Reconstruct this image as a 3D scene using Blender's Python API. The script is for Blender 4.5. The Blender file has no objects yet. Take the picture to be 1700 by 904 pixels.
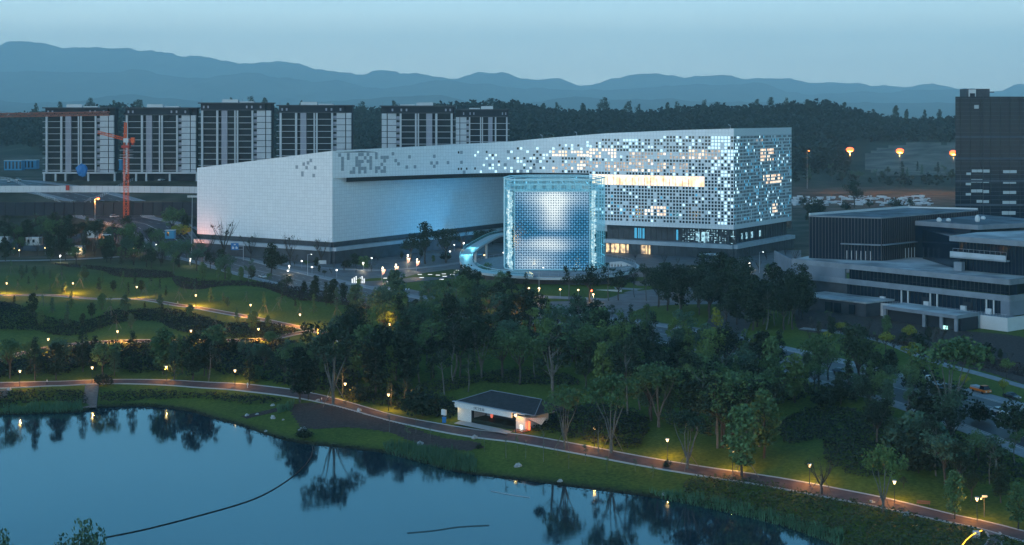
import bpy, bmesh, math, random
import numpy as np
from mathutils import Vector, Matrix, noise as mnoise
R = math.radians
random.seed(7); rng = np.random.default_rng(7)
S = bpy.context.scene
COL = S.collection
# ------------------------------------------------------------------ camera
CH = 68.0; F = 2400.0; HZ = 190.0
cam = bpy.data.objects.new("camera", bpy.data.cameras.new("camera")); COL.objects.link(cam)
cam.location = (0, 0, CH); cam.rotation_euler = (R(90), 0, 0)
cam.data.sensor_width = 36.0; cam.data.lens = 36.0*F/1700.0
cam.data.shift_y = -(452-HZ)/1700.0
cam.data.clip_start = 1.0; cam.data.clip_end = 60000
S.camera = cam
# ------------------------------------------------------------------ world + sun
SUN_EL, SUN_AZ = 13.0, 222.0          # low dusk glow behind the camera, to the left
W = bpy.data.worlds.new("World"); S.world = W; W.use_nodes = True
nt = W.node_tree; nt.nodes.clear()
wo = nt.nodes.new("ShaderNodeOutputWorld"); bg = nt.nodes.new("ShaderNodeBackground")
sky = nt.nodes.new("ShaderNodeTexSky"); sky.sky_type = 'NISHITA'; sky.sun_disc = False
sky.sun_elevation = R(SUN_EL); sky.sun_rotation = R(SUN_AZ); sky.altitude = 500; sky.air_density = 1.4; sky.dust_density = 1.0; sky.ozone_density = 4.0
tc = nt.nodes.new("ShaderNodeTexCoord"); sp = nt.nodes.new("ShaderNodeSeparateXYZ")
nt.links.new(tc.outputs["Generated"], sp.inputs[0])
cr = nt.nodes.new("ShaderNodeValToRGB"); nt.links.new(sp.outputs["Z"], cr.inputs[0])
e = cr.color_ramp.elements
e[0].position = 0.0; e[0].color = (.92, 1.02, .93, 1)
e[1].position = 1.0; e[1].color = (.024, .100, .215, 1)
for p, c in ((.065, (.80, .99, .97, 1)), (.11, (.270, .600, .820, 1)), (.26, (.110, .370, .600, 1)), (.45, (.032, .145, .300, 1))):
    el = e.new(p); el.color = c
# faint thin cloud streaks
nz = nt.nodes.new("ShaderNodeTexNoise"); nz.inputs["Scale"].default_value = 5; nz.inputs["Detail"].default_value = 5
mp = nt.nodes.new("ShaderNodeMapping"); mp.inputs["Scale"].default_value = (1, 1, 9)
nt.links.new(tc.outputs["Generated"], mp.inputs[0]); nt.links.new(mp.outputs[0], nz.inputs["Vector"])
mr = nt.nodes.new("ShaderNodeMapRange"); mr.inputs[1].default_value = .3; mr.inputs[2].default_value = .75; mr.inputs[3].default_value = 9.4; mr.inputs[4].default_value = 10.6
nt.links.new(nz.outputs["Fac"], mr.inputs[0])
mul = nt.nodes.new("ShaderNodeVectorMath"); mul.operation = 'SCALE'
lr = nt.nodes.new("ShaderNodeMapRange"); lr.inputs[1].default_value = -.9; lr.inputs[2].default_value = .9; lr.inputs[3].default_value = 1.25; lr.inputs[4].default_value = .75
nt.links.new(sp.outputs["X"], lr.inputs[0]); mm_ = nt.nodes.new("ShaderNodeMath"); mm_.operation = 'MULTIPLY'
nt.links.new(lr.outputs[0], mm_.inputs[0]); nt.links.new(mr.outputs[0], mm_.inputs[1])
nt.links.new(cr.outputs[0], mul.inputs[0]); nt.links.new(mm_.outputs[0], mul.inputs["Scale"])
mx = nt.nodes.new("ShaderNodeMix"); mx.data_type = 'RGBA'; mx.inputs[0].default_value = .90
cool = nt.nodes.new("ShaderNodeVectorMath"); cool.operation = 'MULTIPLY'; cool.inputs[1].default_value = (.22, .48, .85)
nt.links.new(sky.outputs[0], cool.inputs[0]); nt.links.new(cool.outputs[0], mx.inputs[6]); nt.links.new(mul.outputs[0], mx.inputs[7])
nt.links.new(mx.outputs[2], bg.inputs[0]); bg.inputs[1].default_value = 0.10
nt.links.new(bg.outputs[0], wo.inputs[0])
sun = bpy.data.objects.new("dusk_glow_sun", bpy.data.lights.new("sun", 'SUN')); COL.objects.link(sun)
sun.data.energy = 0.66; sun.data.angle = R(25); sun.data.color = (.88, .94, 1.0)
az = R(SUN_AZ)
sd = Vector((math.sin(az)*math.cos(R(SUN_EL)), math.cos(az)*math.cos(R(SUN_EL)), math.sin(R(SUN_EL))))
sun.rotation_euler = sd.to_track_quat('Z', 'Y').to_euler()
S.view_settings.view_transform = 'Standard'; S.view_settings.look = 'None'
S.view_settings.exposure = 1.05; S.view_settings.gamma = 1.0
try: S.view_settings.use_curve_mapping = False
except Exception: pass
S.render.engine = 'CYCLES'
cy = S.cycles
cy.use_denoising = True; cy.max_bounces = 6; cy.diffuse_bounces = 2; cy.glossy_bounces = 3
cy.transparent_max_bounces = 8; cy.transmission_bounces = 3; cy.volume_bounces = 4
cy.sample_clamp_indirect = 4.0; cy.caustics_reflective = False; cy.caustics_refractive = False
# ------------------------------------------------------------------ helpers
def tag(o, label=None, cat=None, group=None, kind=None):
    if label: o["label"] = label
    if cat: o["category"] = cat
    if group: o["group"] = group
    if kind: o["kind"] = kind
    return o
def empty(name, loc=(0, 0, 0), rz=0.0, label=None, cat=None, group=None):
    o = bpy.data.objects.new(name, None); COL.objects.link(o)
    o.location = loc; o.rotation_euler = (0, 0, rz); o.empty_display_size = .5
    return tag(o, label, cat, group)
def obj(name, me, parent=None, loc=None, rz=None, kind=None):
    o = bpy.data.objects.new(name, me); COL.objects.link(o)
    if parent is not None: o.parent = parent
    if loc is not None: o.location = loc
    if rz is not None: o.rotation_euler = (0, 0, rz)
    if kind: o["kind"] = kind
    return o
class MB:
    """collects faces of one mesh"""
    def __init__(s): s.v = []; s.f = []; s.m = []; s.uv = []; s.c = []
    def quad(s, a, b, c, d, mi=0, uv=None, col=None):
        n = len(s.v); s.v += [tuple(a), tuple(b), tuple(c), tuple(d)]; s.f.append((n, n+1, n+2, n+3)); s.m.append(mi)
        s.uv.append(uv or ((0, 0), (1, 0), (1, 1), (0, 1))); s.c.append(col)
    def poly(s, pts, mi=0):
        n = len(s.v); s.v += [tuple(p) for p in pts]; s.f.append(tuple(range(n, n+len(pts)))); s.m.append(mi)
        s.uv.append(tuple((p[0], p[1]) for p in pts)); s.c.append(None)
    def box(s, x0, x1, y0, y1, z0, z1, mi=0):
        s.prism([(x0, y0), (x1, y0), (x1, y1), (x0, y1)], z0, z1, mi)
    def prism(s, pts, z0, z1, mi=0, top=None):
        a = sum(pts[i][0]*pts[(i+1) % len(pts)][1]-pts[(i+1) % len(pts)][0]*pts[i][1] for i in range(len(pts)))
        if a < 0: pts = pts[::-1]
        z0s = z0 if hasattr(z0, '__len__') else [z0]*len(pts); z1s = z1 if hasattr(z1, '__len__') else [z1]*len(pts)
        if a < 0 and hasattr(z1, '__len__'): z1s = z1s[::-1]
        u = 0
        for i in range(len(pts)):
            j = (i+1) % len(pts); L = math.dist(pts[i], pts[j])
            s.quad((*pts[i], z0s[i]), (*pts[j], z0s[j]), (*pts[j], z1s[j]), (*pts[i], z1s[i]), mi,
                   ((u, z0s[i]), (u+L, z0s[j]), (u+L, z1s[j]), (u, z1s[i]))); u += L
        s.poly([(*p, z) for p, z in zip(pts, z1s)], mi if top is None else top)
        s.poly([(*p, z) for p, z in zip(pts, z0s)][::-1], mi)
    def obox(s, p, q, z0, z1, w0, w1, mi=0):
        """box along p->q (2D); spans w0..w1 to the right-hand side (towards the camera for left->right runs)"""
        d = Vector((q[0]-p[0], q[1]-p[1])); d.normalize(); n = Vector((d.y, -d.x))
        P_ = [(p[0]+n.x*w0, p[1]+n.y*w0), (q[0]+n.x*w0, q[1]+n.y*w0), (q[0]+n.x*w1, q[1]+n.y*w1), (p[0]+n.x*w1, p[1]+n.y*w1)]
        s.prism(P_, z0, z1, mi)
    def bar(s, a, b, r, mi=0, n=4, r2=None):
        a = Vector(a); b = Vector(b); r2 = r if r2 is None else r2
        d = (b-a)
        if d.length < 1e-6: return
        d.normalize(); u = d.orthogonal().normalized(); w = d.cross(u)
        A = [a+(u*math.cos(t)+w*math.sin(t))*r for t in [2*math.pi*(k+.5)/n for k in range(n)]]
        B = [b+(u*math.cos(t)+w*math.sin(t))*r2 for t in [2*math.pi*(k+.5)/n for k in range(n)]]
        for k in range(n):
            j = (k+1) % n; s.quad(A[k], A[j], B[j], B[k], mi)
        s.poly(B, mi); s.poly(A[::-1], mi)
    def ball(s, c, rx, ry, rz, mi=0, n=8, m=5, jit=0, half=False):
        c = Vector(c); rows = []
        for i in range(m+1):
            th = math.pi*i/m*(.5 if half else 1)
            rows.append([c+Vector((rx*math.sin(th)*math.cos(2*math.pi*k/n), ry*math.sin(th)*math.sin(2*math.pi*k/n), rz*math.cos(th)))*(1+jit*mnoise.noise(Vector((k*1.7+c.x, i*2.3+c.y, c.z))))
                         for k in range(n)])
        for i in range(m):
            for k in range(n):
                j = (k+1) % n
                s.quad(rows[i+1][k], rows[i+1][j], rows[i][j], rows[i][k], mi)
    def build(s, name, mats, parent=None, kind=None, smooth=False, loc=None, rz=None):
        return obj(name, s.mesh(name, mats, smooth), parent, loc, rz, kind)
    def mesh(s, name, mats, smooth=False):
        me = bpy.data.meshes.new(name); me.from_pydata(s.v, [], s.f)
        if not isinstance(mats, (list, tuple)): mats = [mats]
        for m in mats: me.materials.append(m)
        me.polygons.foreach_set("material_index", s.m)
        uvl = me.uv_layers.new(name="UVMap"); flat = [c for f in s.uv for uv in f for c in uv]
        uvl.data.foreach_set("uv", flat)
        if any(c is not None for c in s.c):
            ca = me.color_attributes.new("tone", 'FLOAT_COLOR', 'CORNER'); buf = []
            for f, c in zip(s.f, s.c):
                c = c or (0, 0, 0); buf += [c[0], c[1], c[2], 1.0]*len(f)
            ca.data.foreach_set("color", buf)
        if smooth: me.polygons.foreach_set("use_smooth", [True]*len(me.polygons))
        me.update(); return me
def np_mesh(name, V, Q, mat, smooth=False):
    me = bpy.data.meshes.new(name); V = np.asarray(V, np.float32); Q = np.asarray(Q, np.int32)
    me.vertices.add(len(V)); me.vertices.foreach_set("co", V.ravel())
    k = Q.shape[1]; me.loops.add(Q.size); me.loops.foreach_set("vertex_index", Q.ravel())
    me.polygons.add(len(Q)); me.polygons.foreach_set("loop_start", np.arange(0, Q.size, k, dtype=np.int32))
    me.materials.append(mat); me.update(calc_edges=True)
    if smooth: me.polygons.foreach_set("use_smooth", np.ones(len(Q), bool))
    return me
def leaf_quads(C, size, up=.5, aspect=.75):
    """random leaf sized faces at centres C; up = how much their normals lean upward"""
    n = len(C); N = rng.normal(size=(n, 3)); N /= np.linalg.norm(N, axis=1)[:, None]
    N[:, 2] = np.abs(N[:, 2])+up; N /= np.linalg.norm(N, axis=1)[:, None]
    T = rng.normal(size=(n, 3)); T -= (T*N).sum(1)[:, None]*N; T /= np.linalg.norm(T, axis=1)[:, None]
    B = np.cross(N, T); s = (size*rng.uniform(.6, 1.3, n))[:, None]*.5
    V = np.stack([C-T*s-B*s*aspect*.6, C+T*s*.2-B*s*aspect, C+T*s+B*s*aspect*.5, C-T*s*.3+B*s*aspect], 1).reshape(-1, 3)
    return V, np.arange(n*4).reshape(-1, 4)
# ------------------------------------------------------------------ materials
MAT = {}
def mat(name, col, rough=.7, metal=0, spec=.3, var=0.0, vscale=1.0, bump=0.0, bscale=8.0, emit=None, es=0.0, col2=None, detail=4):
    m = bpy.data.materials.new(name); m.use_nodes = True; n = m.node_tree; b = n.nodes["Principled BSDF"]
    b.inputs["Base Color"].default_value = (*col, 1); b.inputs["Roughness"].default_value = rough
    b.inputs["Metallic"].default_value = metal; b.inputs["Specular IOR Level"].default_value = spec
    if var or col2 or bump:
        g = n.nodes.new("ShaderNodeNewGeometry")
    if var or col2:
        t = n.nodes.new("ShaderNodeTexNoise"); t.inputs["Scale"].default_value = vscale; t.inputs["Detail"].default_value = detail
        n.links.new(g.outputs["Position"], t.inputs["Vector"])
        r = n.nodes.new("ShaderNodeValToRGB"); n.links.new(t.outputs["Fac"], r.inputs[0])
        c2 = col2 or tuple(min(1, c*(1+var)) for c in col); c1 = col if col2 else tuple(c*(1-var) for c in col)
        r.color_ramp.elements[0].position = .35; r.color_ramp.elements[1].position = .65
        r.color_ramp.elements[0].color = (*c1, 1); r.color_ramp.elements[1].color = (*c2, 1)
        n.links.new(r.outputs[0], b.inputs["Base Color"])
    if bump:
        t2 = n.nodes.new("ShaderNodeTexNoise"); t2.inputs["Scale"].default_value = bscale; t2.inputs["Detail"].default_value = 3
        n.links.new(g.outputs["Position"], t2.inputs["Vector"])
        bu = n.nodes.new("ShaderNodeBump"); bu.inputs["Strength"].default_value = bump; bu.inputs["Distance"].default_value = .3
        n.links.new(t2.outputs["Fac"], bu.inputs["Height"]); n.links.new(bu.outputs[0], b.inputs["Normal"])
    if emit:
        b.inputs["Emission Color"].default_value = (*emit, 1); b.inputs["Emission Strength"].default_value = es
        m.cycles.emission_sampling = 'NONE'
    MAT[name] = m; return m
def tile_mat(name, col, line, tw=1.65, th=1.65, rough=.45, m_=.05, off=0.0, var=.06):
    m = mat(name, col, rough, spec=.4); n = m.node_tree; b = n.nodes["Principled BSDF"]
    uv = n.nodes.new("ShaderNodeUVMap"); br = n.nodes.new("ShaderNodeTexBrick")
    n.links.new(uv.outputs[0], br.inputs["Vector"])
    br.offset = off; br.inputs["Scale"].default_value = 1.0
    br.inputs["Brick Width"].default_value = tw; br.inputs["Row Height"].default_value = th
    br.inputs["Mortar Size"].default_value = m_; br.inputs["Mortar Smooth"].default_value = .2; br.inputs["Bias"].default_value = 0
    br.inputs["Color1"].default_value = (*[c*(1-var) for c in col], 1); br.inputs["Color2"].default_value = (*[min(1, c*(1+var)) for c in col], 1)
    br.inputs["Mortar"].default_value = (*line, 1)
    n.links.new(br.outputs[0], b.inputs["Base Color"])
    return m
def leaf_mat(name, c1, c2, rough=.6):
    m = bpy.data.materials.new(name); m.use_nodes = True; n = m.node_tree; b = n.nodes["Principled BSDF"]
    g = n.nodes.new("ShaderNodeNewGeometry"); oi = n.nodes.new("ShaderNodeObjectInfo")
    ad = n.nodes.new("ShaderNodeMath"); ad.operation = 'MULTIPLY_ADD'; ad.inputs[1].default_value = .55; ad.inputs[2].default_value = 0
    n.links.new(g.outputs["Random Per Island"], ad.inputs[0])
    a2 = n.nodes.new("ShaderNodeMath"); a2.operation = 'MULTIPLY_ADD'; a2.inputs[1].default_value = .45
    n.links.new(oi.outputs["Random"], a2.inputs[0]); n.links.new(ad.outputs[0], a2.inputs[2])
    r = n.nodes.new("ShaderNodeValToRGB"); n.links.new(a2.outputs[0], r.inputs[0])
    r.color_ramp.elements[0].color = (*c1, 1); r.color_ramp.elements[1].color = (*c2, 1)
    n.links.new(r.outputs[0], b.inputs["Base Color"]); b.inputs["Roughness"].default_value = rough; b.inputs["Specular IOR Level"].default_value = .15
    MAT[name] = m; return m
M_white = tile_mat("white_cladding", (.76, .78, .80), (.50, .52, .55), var=.035)
M_ghost = mat("grey_cladding", (.30, .34, .38), .5)
M_glassd = mat("dark_window_glass", (.010, .018, .028), .08, spec=.6)
M_cyan = mat("cyan_lit_window", (.1, .2, .25), .4, emit=(.52, .80, .92), es=.9)
M_teal = mat("dim_teal_window", (.03, .08, .1), .4, emit=(.03, .20, .34), es=.9)
def lit_mat(name, c1, c2, st, sc):
    m = mat(name, (.3, .25, .2), .5, emit=c1, es=st); n = m.node_tree; b = n.nodes["Principled BSDF"]
    g = n.nodes.new("ShaderNodeNewGeometry"); t = n.nodes.new("ShaderNodeTexNoise"); t.inputs["Scale"].default_value = sc; t.inputs["Detail"].default_value = 3
    n.links.new(g.outputs["Position"], t.inputs["Vector"]); r = n.nodes.new("ShaderNodeValToRGB"); n.links.new(t.outputs["Fac"], r.inputs[0])
    r.color_ramp.elements[0].position = .38; r.color_ramp.elements[1].position = .6
    r.color_ramp.elements[0].color = (*c2, 1); r.color_ramp.elements[1].color = (*c1, 1)
    n.links.new(r.outputs[0], b.inputs["Emission Color"]); return m
M_warm = lit_mat("warm_lit_room", (1.0, .80, .58), (.75, .42, .22), 1.0, .35)
M_warmd = lit_mat("dim_warm_room", (.62, .42, .27), (.16, .13, .13), .55, .5)
M_lobby = lit_mat("lobby_interior_light", (1.0, .66, .30), (.12, .07, .05), .75, .45)
M_lampd = mat("dim_white_panel", (.9, .9, .9), .5, emit=(.95, .95, .9), es=.7)
M_net = lit_mat("blue_light_net", (.45, .85, 1.0), (.01, .05, .12), .5, .8)
M_dark = mat("dark_stone", (.055, .065, .08), .6, var=.2, vscale=.3)
M_ledge = mat("pale_ledge", (.42, .47, .52), .6, var=.08, vscale=.3)
M_frame = mat("dark_metal", (.05, .06, .075), .45, metal=.5)
M_steel = mat("pale_steel", (.45, .48, .52), .4, metal=.3)
M_conc = mat("concrete", (.20, .235, .275), .8, var=.14, vscale=.25, bump=.1)
M_concb = mat("striped_concrete", (.16, .195, .24), .8, var=.12, vscale=.15)
M_conc2 = mat("pale_plaster", (.55, .58, .60), .8, var=.05, vscale=.2)
M_roof = mat("weathered_roof", (.11, .14, .165), .9, var=.4, vscale=.12)
M_roofw = mat("roof_membrane_with_stains", (.20, .21, .22), .8, col2=(.50, .52, .53), vscale=.10)
M_curt = mat("curtain_wall_glass", (.006, .018, .036), .12, spec=.26)
M_asph = mat("asphalt", (.052, .056, .065), .5, var=.15, vscale=.4, bump=.05)
M_paint = mat("road_paint", (.62, .64, .66), .7)
M_pave = mat("pale_paving", (.22, .24, .26), .7, var=.12, vscale=.5)
M_paved = mat("plaza_paving", (.10, .11, .125), .6, var=.25, vscale=.2)
M_redpath = mat("red_brown_path", (.085, .060, .062), .75, var=.2, vscale=.6)
M_kerb = mat("white_kerb", (.34, .36, .38), .7)
M_bark = mat("bark", (.050, .047, .045), .9, var=.3, vscale=2)
M_barkp = mat("pale_bark", (.105, .108, .105), .9, var=.25, vscale=2)
M_stake = mat("timber_stake", (.16, .14, .12), .8)
M_orange = mat("crane_orange", (.55, .11, .04), .5, emit=(.9, .14, .03), es=.04)
M_rust = mat("crane_brown", (.30, .13, .10), .6)
M_wood = mat("weathered_deck_board", (.17, .145, .14), .8, var=.25, vscale=1.5)
M_rock = mat("pale_rock", (.33, .35, .36), .85, var=.3, vscale=2.0, bump=.5, bscale=3)
M_mulch = mat("bark_mulch", (.045, .033, .032), .95, var=.4, vscale=1.5, bump=.3)
M_lamp = mat("warm_lamp_diffuser", (.9, .8, .6), .5, emit=(1.0, .60, .22), es=3.2)
M_lampw = mat("white_lamp_diffuser", (.9, .9, .9), .5, emit=(.95, .95, .88), es=1.8)
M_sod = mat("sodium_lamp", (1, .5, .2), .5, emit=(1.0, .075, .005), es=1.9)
M_black = mat("black_rubber", (.012, .012, .014), .6)
M_skin = mat("skin", (.42, .28, .22), .6)
M_blue = mat("blue_sign_face", (.02, .16, .42), .5)
M_red = mat("red_sheet", (.40, .05, .04), .6)
M_tarp = mat("blue_sheet", (.03, .20, .36), .6)
M_leafD = leaf_mat("dark_leaves", (.007, .014, .011), (.032, .058, .032))
M_leafM = leaf_mat("green_leaves", (.032, .075, .034), (.110, .190, .075))
M_leafL = leaf_mat("light_green_leaves", (.060, .105, .036), (.150, .230, .070))
M_leafY = leaf_mat("yellow_green_leaves", (.130, .150, .020), (.300, .310, .050))
M_leafB = leaf_mat("bluish_leaves", (.024, .056, .038), (.085, .160, .105))
M_far = leaf_mat("far_leaves", (.006, .012, .011), (.022, .038, .030))
M_bed = leaf_mat("groundcover_leaves", (.007, .011, .009), (.024, .032, .020))
M_bedr = leaf_mat("reddish_groundcover_leaves", (.030, .020, .020), (.060, .040, .034))
M_bedo = leaf_mat("rough_grass_blades", (.020, .034, .018), (.070, .095, .038))
M_reed = leaf_mat("reed_blades", (.035, .085, .050), (.080, .190, .105))
# ------------------------------------------------------------------ ground shape
def smooth(x, a, b):
    t = np.clip((np.asarray(x, float)-a)/(b-a), 0, 1); return t*t*(3-2*t)
ZW = -7.0
def P(px, py, z=0.0):
    Y = F*(CH-z)/(py-HZ); return ((px-850)/F*Y, Y)
shore_px = [(-260, 692), (-100, 690), (0, 688), (60, 687), (138, 684), (160, 677), (215, 674), (270, 676), (320, 684), (350, 694), (378, 701), (400, 707), (440, 721), (475, 731), (510, 737),
            (560, 742), (640, 752), (700, 768), (760, 784), (830, 793), (890, 800), (960, 809), (1060, 822), (1110, 830), (1170, 842), (1240, 858), (1300, 873), (1350, 890), (1400, 912), (1440, 960), (1460, 1060)]
shore = [P(x, y, ZW) for x, y in shore_px]
pond = np.array(shore+[(40, 196), (-60, 200), (-150, 206), (-330, 205)])
def seg_dist(X, Y, poly, closed=False):
    best = np.full(X.shape, 1e9); n = len(poly)
    for i in range(n if closed else n-1):
        ax, ay = poly[i]; bx, by = poly[(i+1) % n]; dx, dy = bx-ax, by-ay
        t = np.clip(((X-ax)*dx+(Y-ay)*dy)/(dx*dx+dy*dy+1e-9), 0, 1)
        best = np.minimum(best, np.hypot(X-ax-t*dx, Y-ay-t*dy))
    return best
def inside(X, Y, poly):
    c = np.zeros(X.shape, bool); n = len(poly)
    for i in range(n):
        ax, ay = poly[i]; bx, by = poly[(i+1) % n]
        if ay == by: continue
        k = ((ay > Y) != (by > Y)) & (X < (bx-ax)*(Y-ay)/(by-ay)+ax); c ^= k
    return c
road_px = [(-260, 372), (60, 392), (220, 408), (330, 424), (440, 452), (560, 480), (700, 508), (860, 524), (1000, 540), (1130, 560), (1260, 588), (1400, 622), (1530, 655), (1700, 705), (1860, 760)]
road_w = [P(x, y, 0) for x, y in road_px]
rx = [-900, -400, 0, 80, 200, 330, 400, 450, 500, 600, 700, 800, 850, 930, 1000, 1050, 1100, 1180, 1280, 1380, 1400, 1480, 1585, 1700, 2200, 3000]
ry = [190, 190, 196, 190, 184, 188, 174, 178, 190, 184, 182, 180, 176, 183, 180, 186, 184, 178, 178, 179, 190, 198, 196, 196, 190, 190]
def hf(X, Y):
    X = np.asarray(X, float); Y = np.asarray(Y, float)
    near = (Y < 620) & (np.abs(X) < 700)
    d = seg_dist(X, Y, pond, True); d = np.where(inside(X, Y, pond), -d, d)
    g = np.where(d > 0, .75*(1-np.exp(-np.maximum(d, 0)/1.2))+2.2*smooth(d, 0, 26)+4.05*smooth(d, 18, 95), np.maximum(-2.5, .45*np.minimum(d, 0)))
    z = ZW+g
    rd = seg_dist(X, Y, road_w)
    m = smooth(d, 14, 34)*smooth(rd, 16, 34)*(1-smooth(Y, 560, 610))*(1-smooth(X, 90, 130))
    z = z+m*(1.3*np.sin(X*.055+1.0)*np.sin(Y*.06)+.8*np.sin(X*.021-Y*.045+2)+.35)
    z = np.where(Y < 203, np.minimum(z, -7+(203-Y)*.12), z)
    # plateau with the flats
    mx_ = np.where(Y < 764, smooth(-X, 150, 168), smooth(-X, -90, -30))
    Yl = np.where(X < -156, Y, np.interp(Y, [0, 812, 829, 3000], [600, 690, 829, 3000]))
    L = np.interp(Yl, [695, 740, 763, 768, 800, 830, 1000, 1300], [0, 12, 14, 22, 27, 30, 31, 31])
    u = X/np.maximum(Y, 1)*F+850
    yr = np.interp(u, rx, ry)
    top = CH-(yr-HZ)/F*2200-11
    f1 = np.interp(Y, [1250, 1500, 1800, 2200, 2500, 3300, 6000], [0, .12, .45, 1, .85, .35, 0])
    f2 = 4*np.sin(X*.011+Y*.004)+3*np.sin(X*.023-Y*.013)
    Rg = top*f1+f2*smooth(Y, 1350, 1700)*(1-smooth(Y, 3300, 5000))
    z = z+np.maximum(mx_*L*(1-smooth(Y, 1300, 1900)), 0)+np.maximum(Rg, 0)*np.where(mx_*L > 0, 1, 1)*1.0 - np.minimum(mx_*L*(1-smooth(Y, 1300, 1900)), np.maximum(Rg, 0))
    return z
gx = np.unique(np.concatenate([np.arange(-19600, -1600, 800), np.arange(-1600, -460, 40), np.arange(-460, 461, 2), np.arange(500, 1601, 40), np.arange(2000, 19601, 800)])).astype(float)
gy = np.unique(np.concatenate([np.arange(-300, 150, 50), np.arange(150, 900, 2), np.arange(900, 3300, 20), np.arange(3300, 29301, 1000)])).astype(float)
GX, GY = np.meshgrid(gx, gy); GZ = hf(GX, GY)
def H(x, y):
    i = min(max(int(np.searchsorted(gx, x))-1, 0), len(gx)-2); j = min(max(int(np.searchsorted(gy, y))-1, 0), len(gy)-2)
    a = (x-gx[i])/(gx[i+1]-gx[i]); b = (y-gy[j])/(gy[j+1]-gy[j])
    return float((GZ[j, i]*(1-a)+GZ[j, i+1]*a)*(1-b)+(GZ[j+1, i]*(1-a)+GZ[j+1, i+1]*a)*b)
def PT(px, py, dz=0.0):
    """where the ray through photo pixel (px, py) meets the ground raised by dz"""
    z = dz
    for k in range(40):
        Y = F*(CH-z)/(py-HZ); X = (px-850)/F*Y; zn = H(X, Y)+dz
        if abs(zn-z) < .01: break
        z = .5*z+.5*zn
    return (X, Y, z-dz)
def PY(px, py, Y): return ((px-850)/F*Y, Y, CH-(py-HZ)/F*Y)
nxg, nyg = len(gx), len(gy)
idx = np.arange(nxg*nyg).reshape(nyg, nxg)
Q = np.stack([idx[:-1, :-1], idx[:-1, 1:], idx[1:, 1:], idx[1:, :-1]], -1).reshape(-1, 4)
# ground material: lawn near, rough scrub, dirt
mg = bpy.data.materials.new("ground_lawn_and_scrub"); mg.use_nodes = True; n = mg.node_tree; b = n.nodes["Principled BSDF"]; b.inputs["Roughness"].default_value = .9; b.inputs["Specular IOR Level"].default_value = .1
geo = n.nodes.new("ShaderNodeNewGeometry"); sx = n.nodes.new("ShaderNodeSeparateXYZ"); n.links.new(geo.outputs["Position"], sx.inputs[0])
def nnoise(sc, det=4):
    t = n.nodes.new("ShaderNodeTexNoise"); t.inputs["Scale"].default_value = sc; t.inputs["Detail"].default_value = det; n.links.new(geo.outputs["Position"], t.inputs["Vector"]); return t
def nramp(src, pts):
    r = n.nodes.new("ShaderNodeValToRGB"); n.links.new(src, r.inputs[0]); el = r.color_ramp.elements
    el[0].position = pts[0][0]; el[0].color = (*pts[0][1], 1); el[1].position = pts[-1][0]; el[1].color = (*pts[-1][1], 1)
    for p_, c_ in pts[1:-1]:
        x_ = el.new(p_); x_.color = (*c_, 1)
    return r
def nmix(fac, a, b_):
    m_ = n.nodes.new("ShaderNodeMix"); m_.data_type = 'RGBA'
    if isinstance(fac, float): m_.inputs[0].default_value = fac
    else: n.links.new(fac, m_.inputs[0])
    n.links.new(a, m_.inputs[6]); n.links.new(b_, m_.inputs[7]); return m_.outputs[2]
def nrange(src, a, b_, c=0, d=1):
    m_ = n.nodes.new("ShaderNodeMapRange"); n.links.new(src, m_.inputs[0])
    for k, v in zip((1, 2, 3, 4), (a, b_, c, d)): m_.inputs[k].default_value = v
    return m_.outputs[0]
lawnA = nramp(nnoise(.06, 5).outputs["Fac"], [(.35, (.052, .098, .018)), (.65, (.100, .138, .020))])
lawnB = nramp(nnoise(1.3, 5).outputs["Fac"], [(.32, (.022, .042, .010)), (.5, (.070, .100, .018)), (.7, (.135, .165, .034))])
lawn = nmix(.5, lawnA.outputs[0], lawnB.outputs[0])
scrub = nramp(nnoise(.05, 6).outputs["Fac"], [(.35, (.030, .036, .026)), (.5, (.060, .060, .045)), (.68, (.12, .105, .082))])
farc = nramp(nnoise(.012, 6).outputs["Fac"], [(.35, (.020, .030, .022)), (.6, (.045, .055, .035)), (.75, (.12, .11, .08))])
c1 = nmix(nrange(sx.outputs["Y"], 600, 690), lawn, scrub.outputs[0])
c2 = nmix(nrange(sx.outputs["Y"], 1150, 1500), c1, farc.outputs[0])
mudr = nrange(sx.outputs["Z"], -6.9, -6.2)
mud = nramp(nnoise(2).outputs["Fac"], [(.3, (.02, .022, .018)), (.7, (.035, .035, .028))])
c3 = nmix(mudr, mud.outputs[0], c2)
n.links.new(c3, b.inputs["Base Color"])
bu = n.nodes.new("ShaderNodeBump"); bu.inputs["Strength"].default_value = .35; bu.inputs["Distance"].default_value = .3
n.links.new(nnoise(2.5, 5).outputs["Fac"], bu.inputs["Height"]); n.links.new(bu.outputs[0], b.inputs["Normal"])
obj("ground", np_mesh("ground", np.stack([GX, GY, GZ], -1).reshape(-1, 3), Q, mg, True), kind='structure')
# ------------------------------------------------------------------ water
mw = bpy.data.materials.new("pond_water"); mw.use_nodes = True; n = mw.node_tree; n.nodes.clear()
o_ = n.nodes.new("ShaderNodeOutputMaterial"); gl = n.nodes.new("ShaderNodeBsdfGlossy"); gl.inputs["Roughness"].default_value = .05; gl.inputs[0].default_value = (.62, .76, .80, 1)
df = n.nodes.new("ShaderNodeBsdfDiffuse"); df.inputs[0].default_value = (.012, .035, .05, 1)
ms = n.nodes.new("ShaderNodeMixShader"); lw = n.nodes.new("ShaderNodeLayerWeight"); lw.inputs[0].default_value = .62
geo = n.nodes.new("ShaderNodeNewGeometry")
t1 = n.nodes.new("ShaderNodeTexNoise"); t1.inputs["Scale"].default_value = 1.1; t1.inputs["Detail"].default_value = 3
t2 = n.nodes.new("ShaderNodeTexNoise"); t2.inputs["Scale"].default_value = .03; t2.inputs["Detail"].default_value = 2
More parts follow.
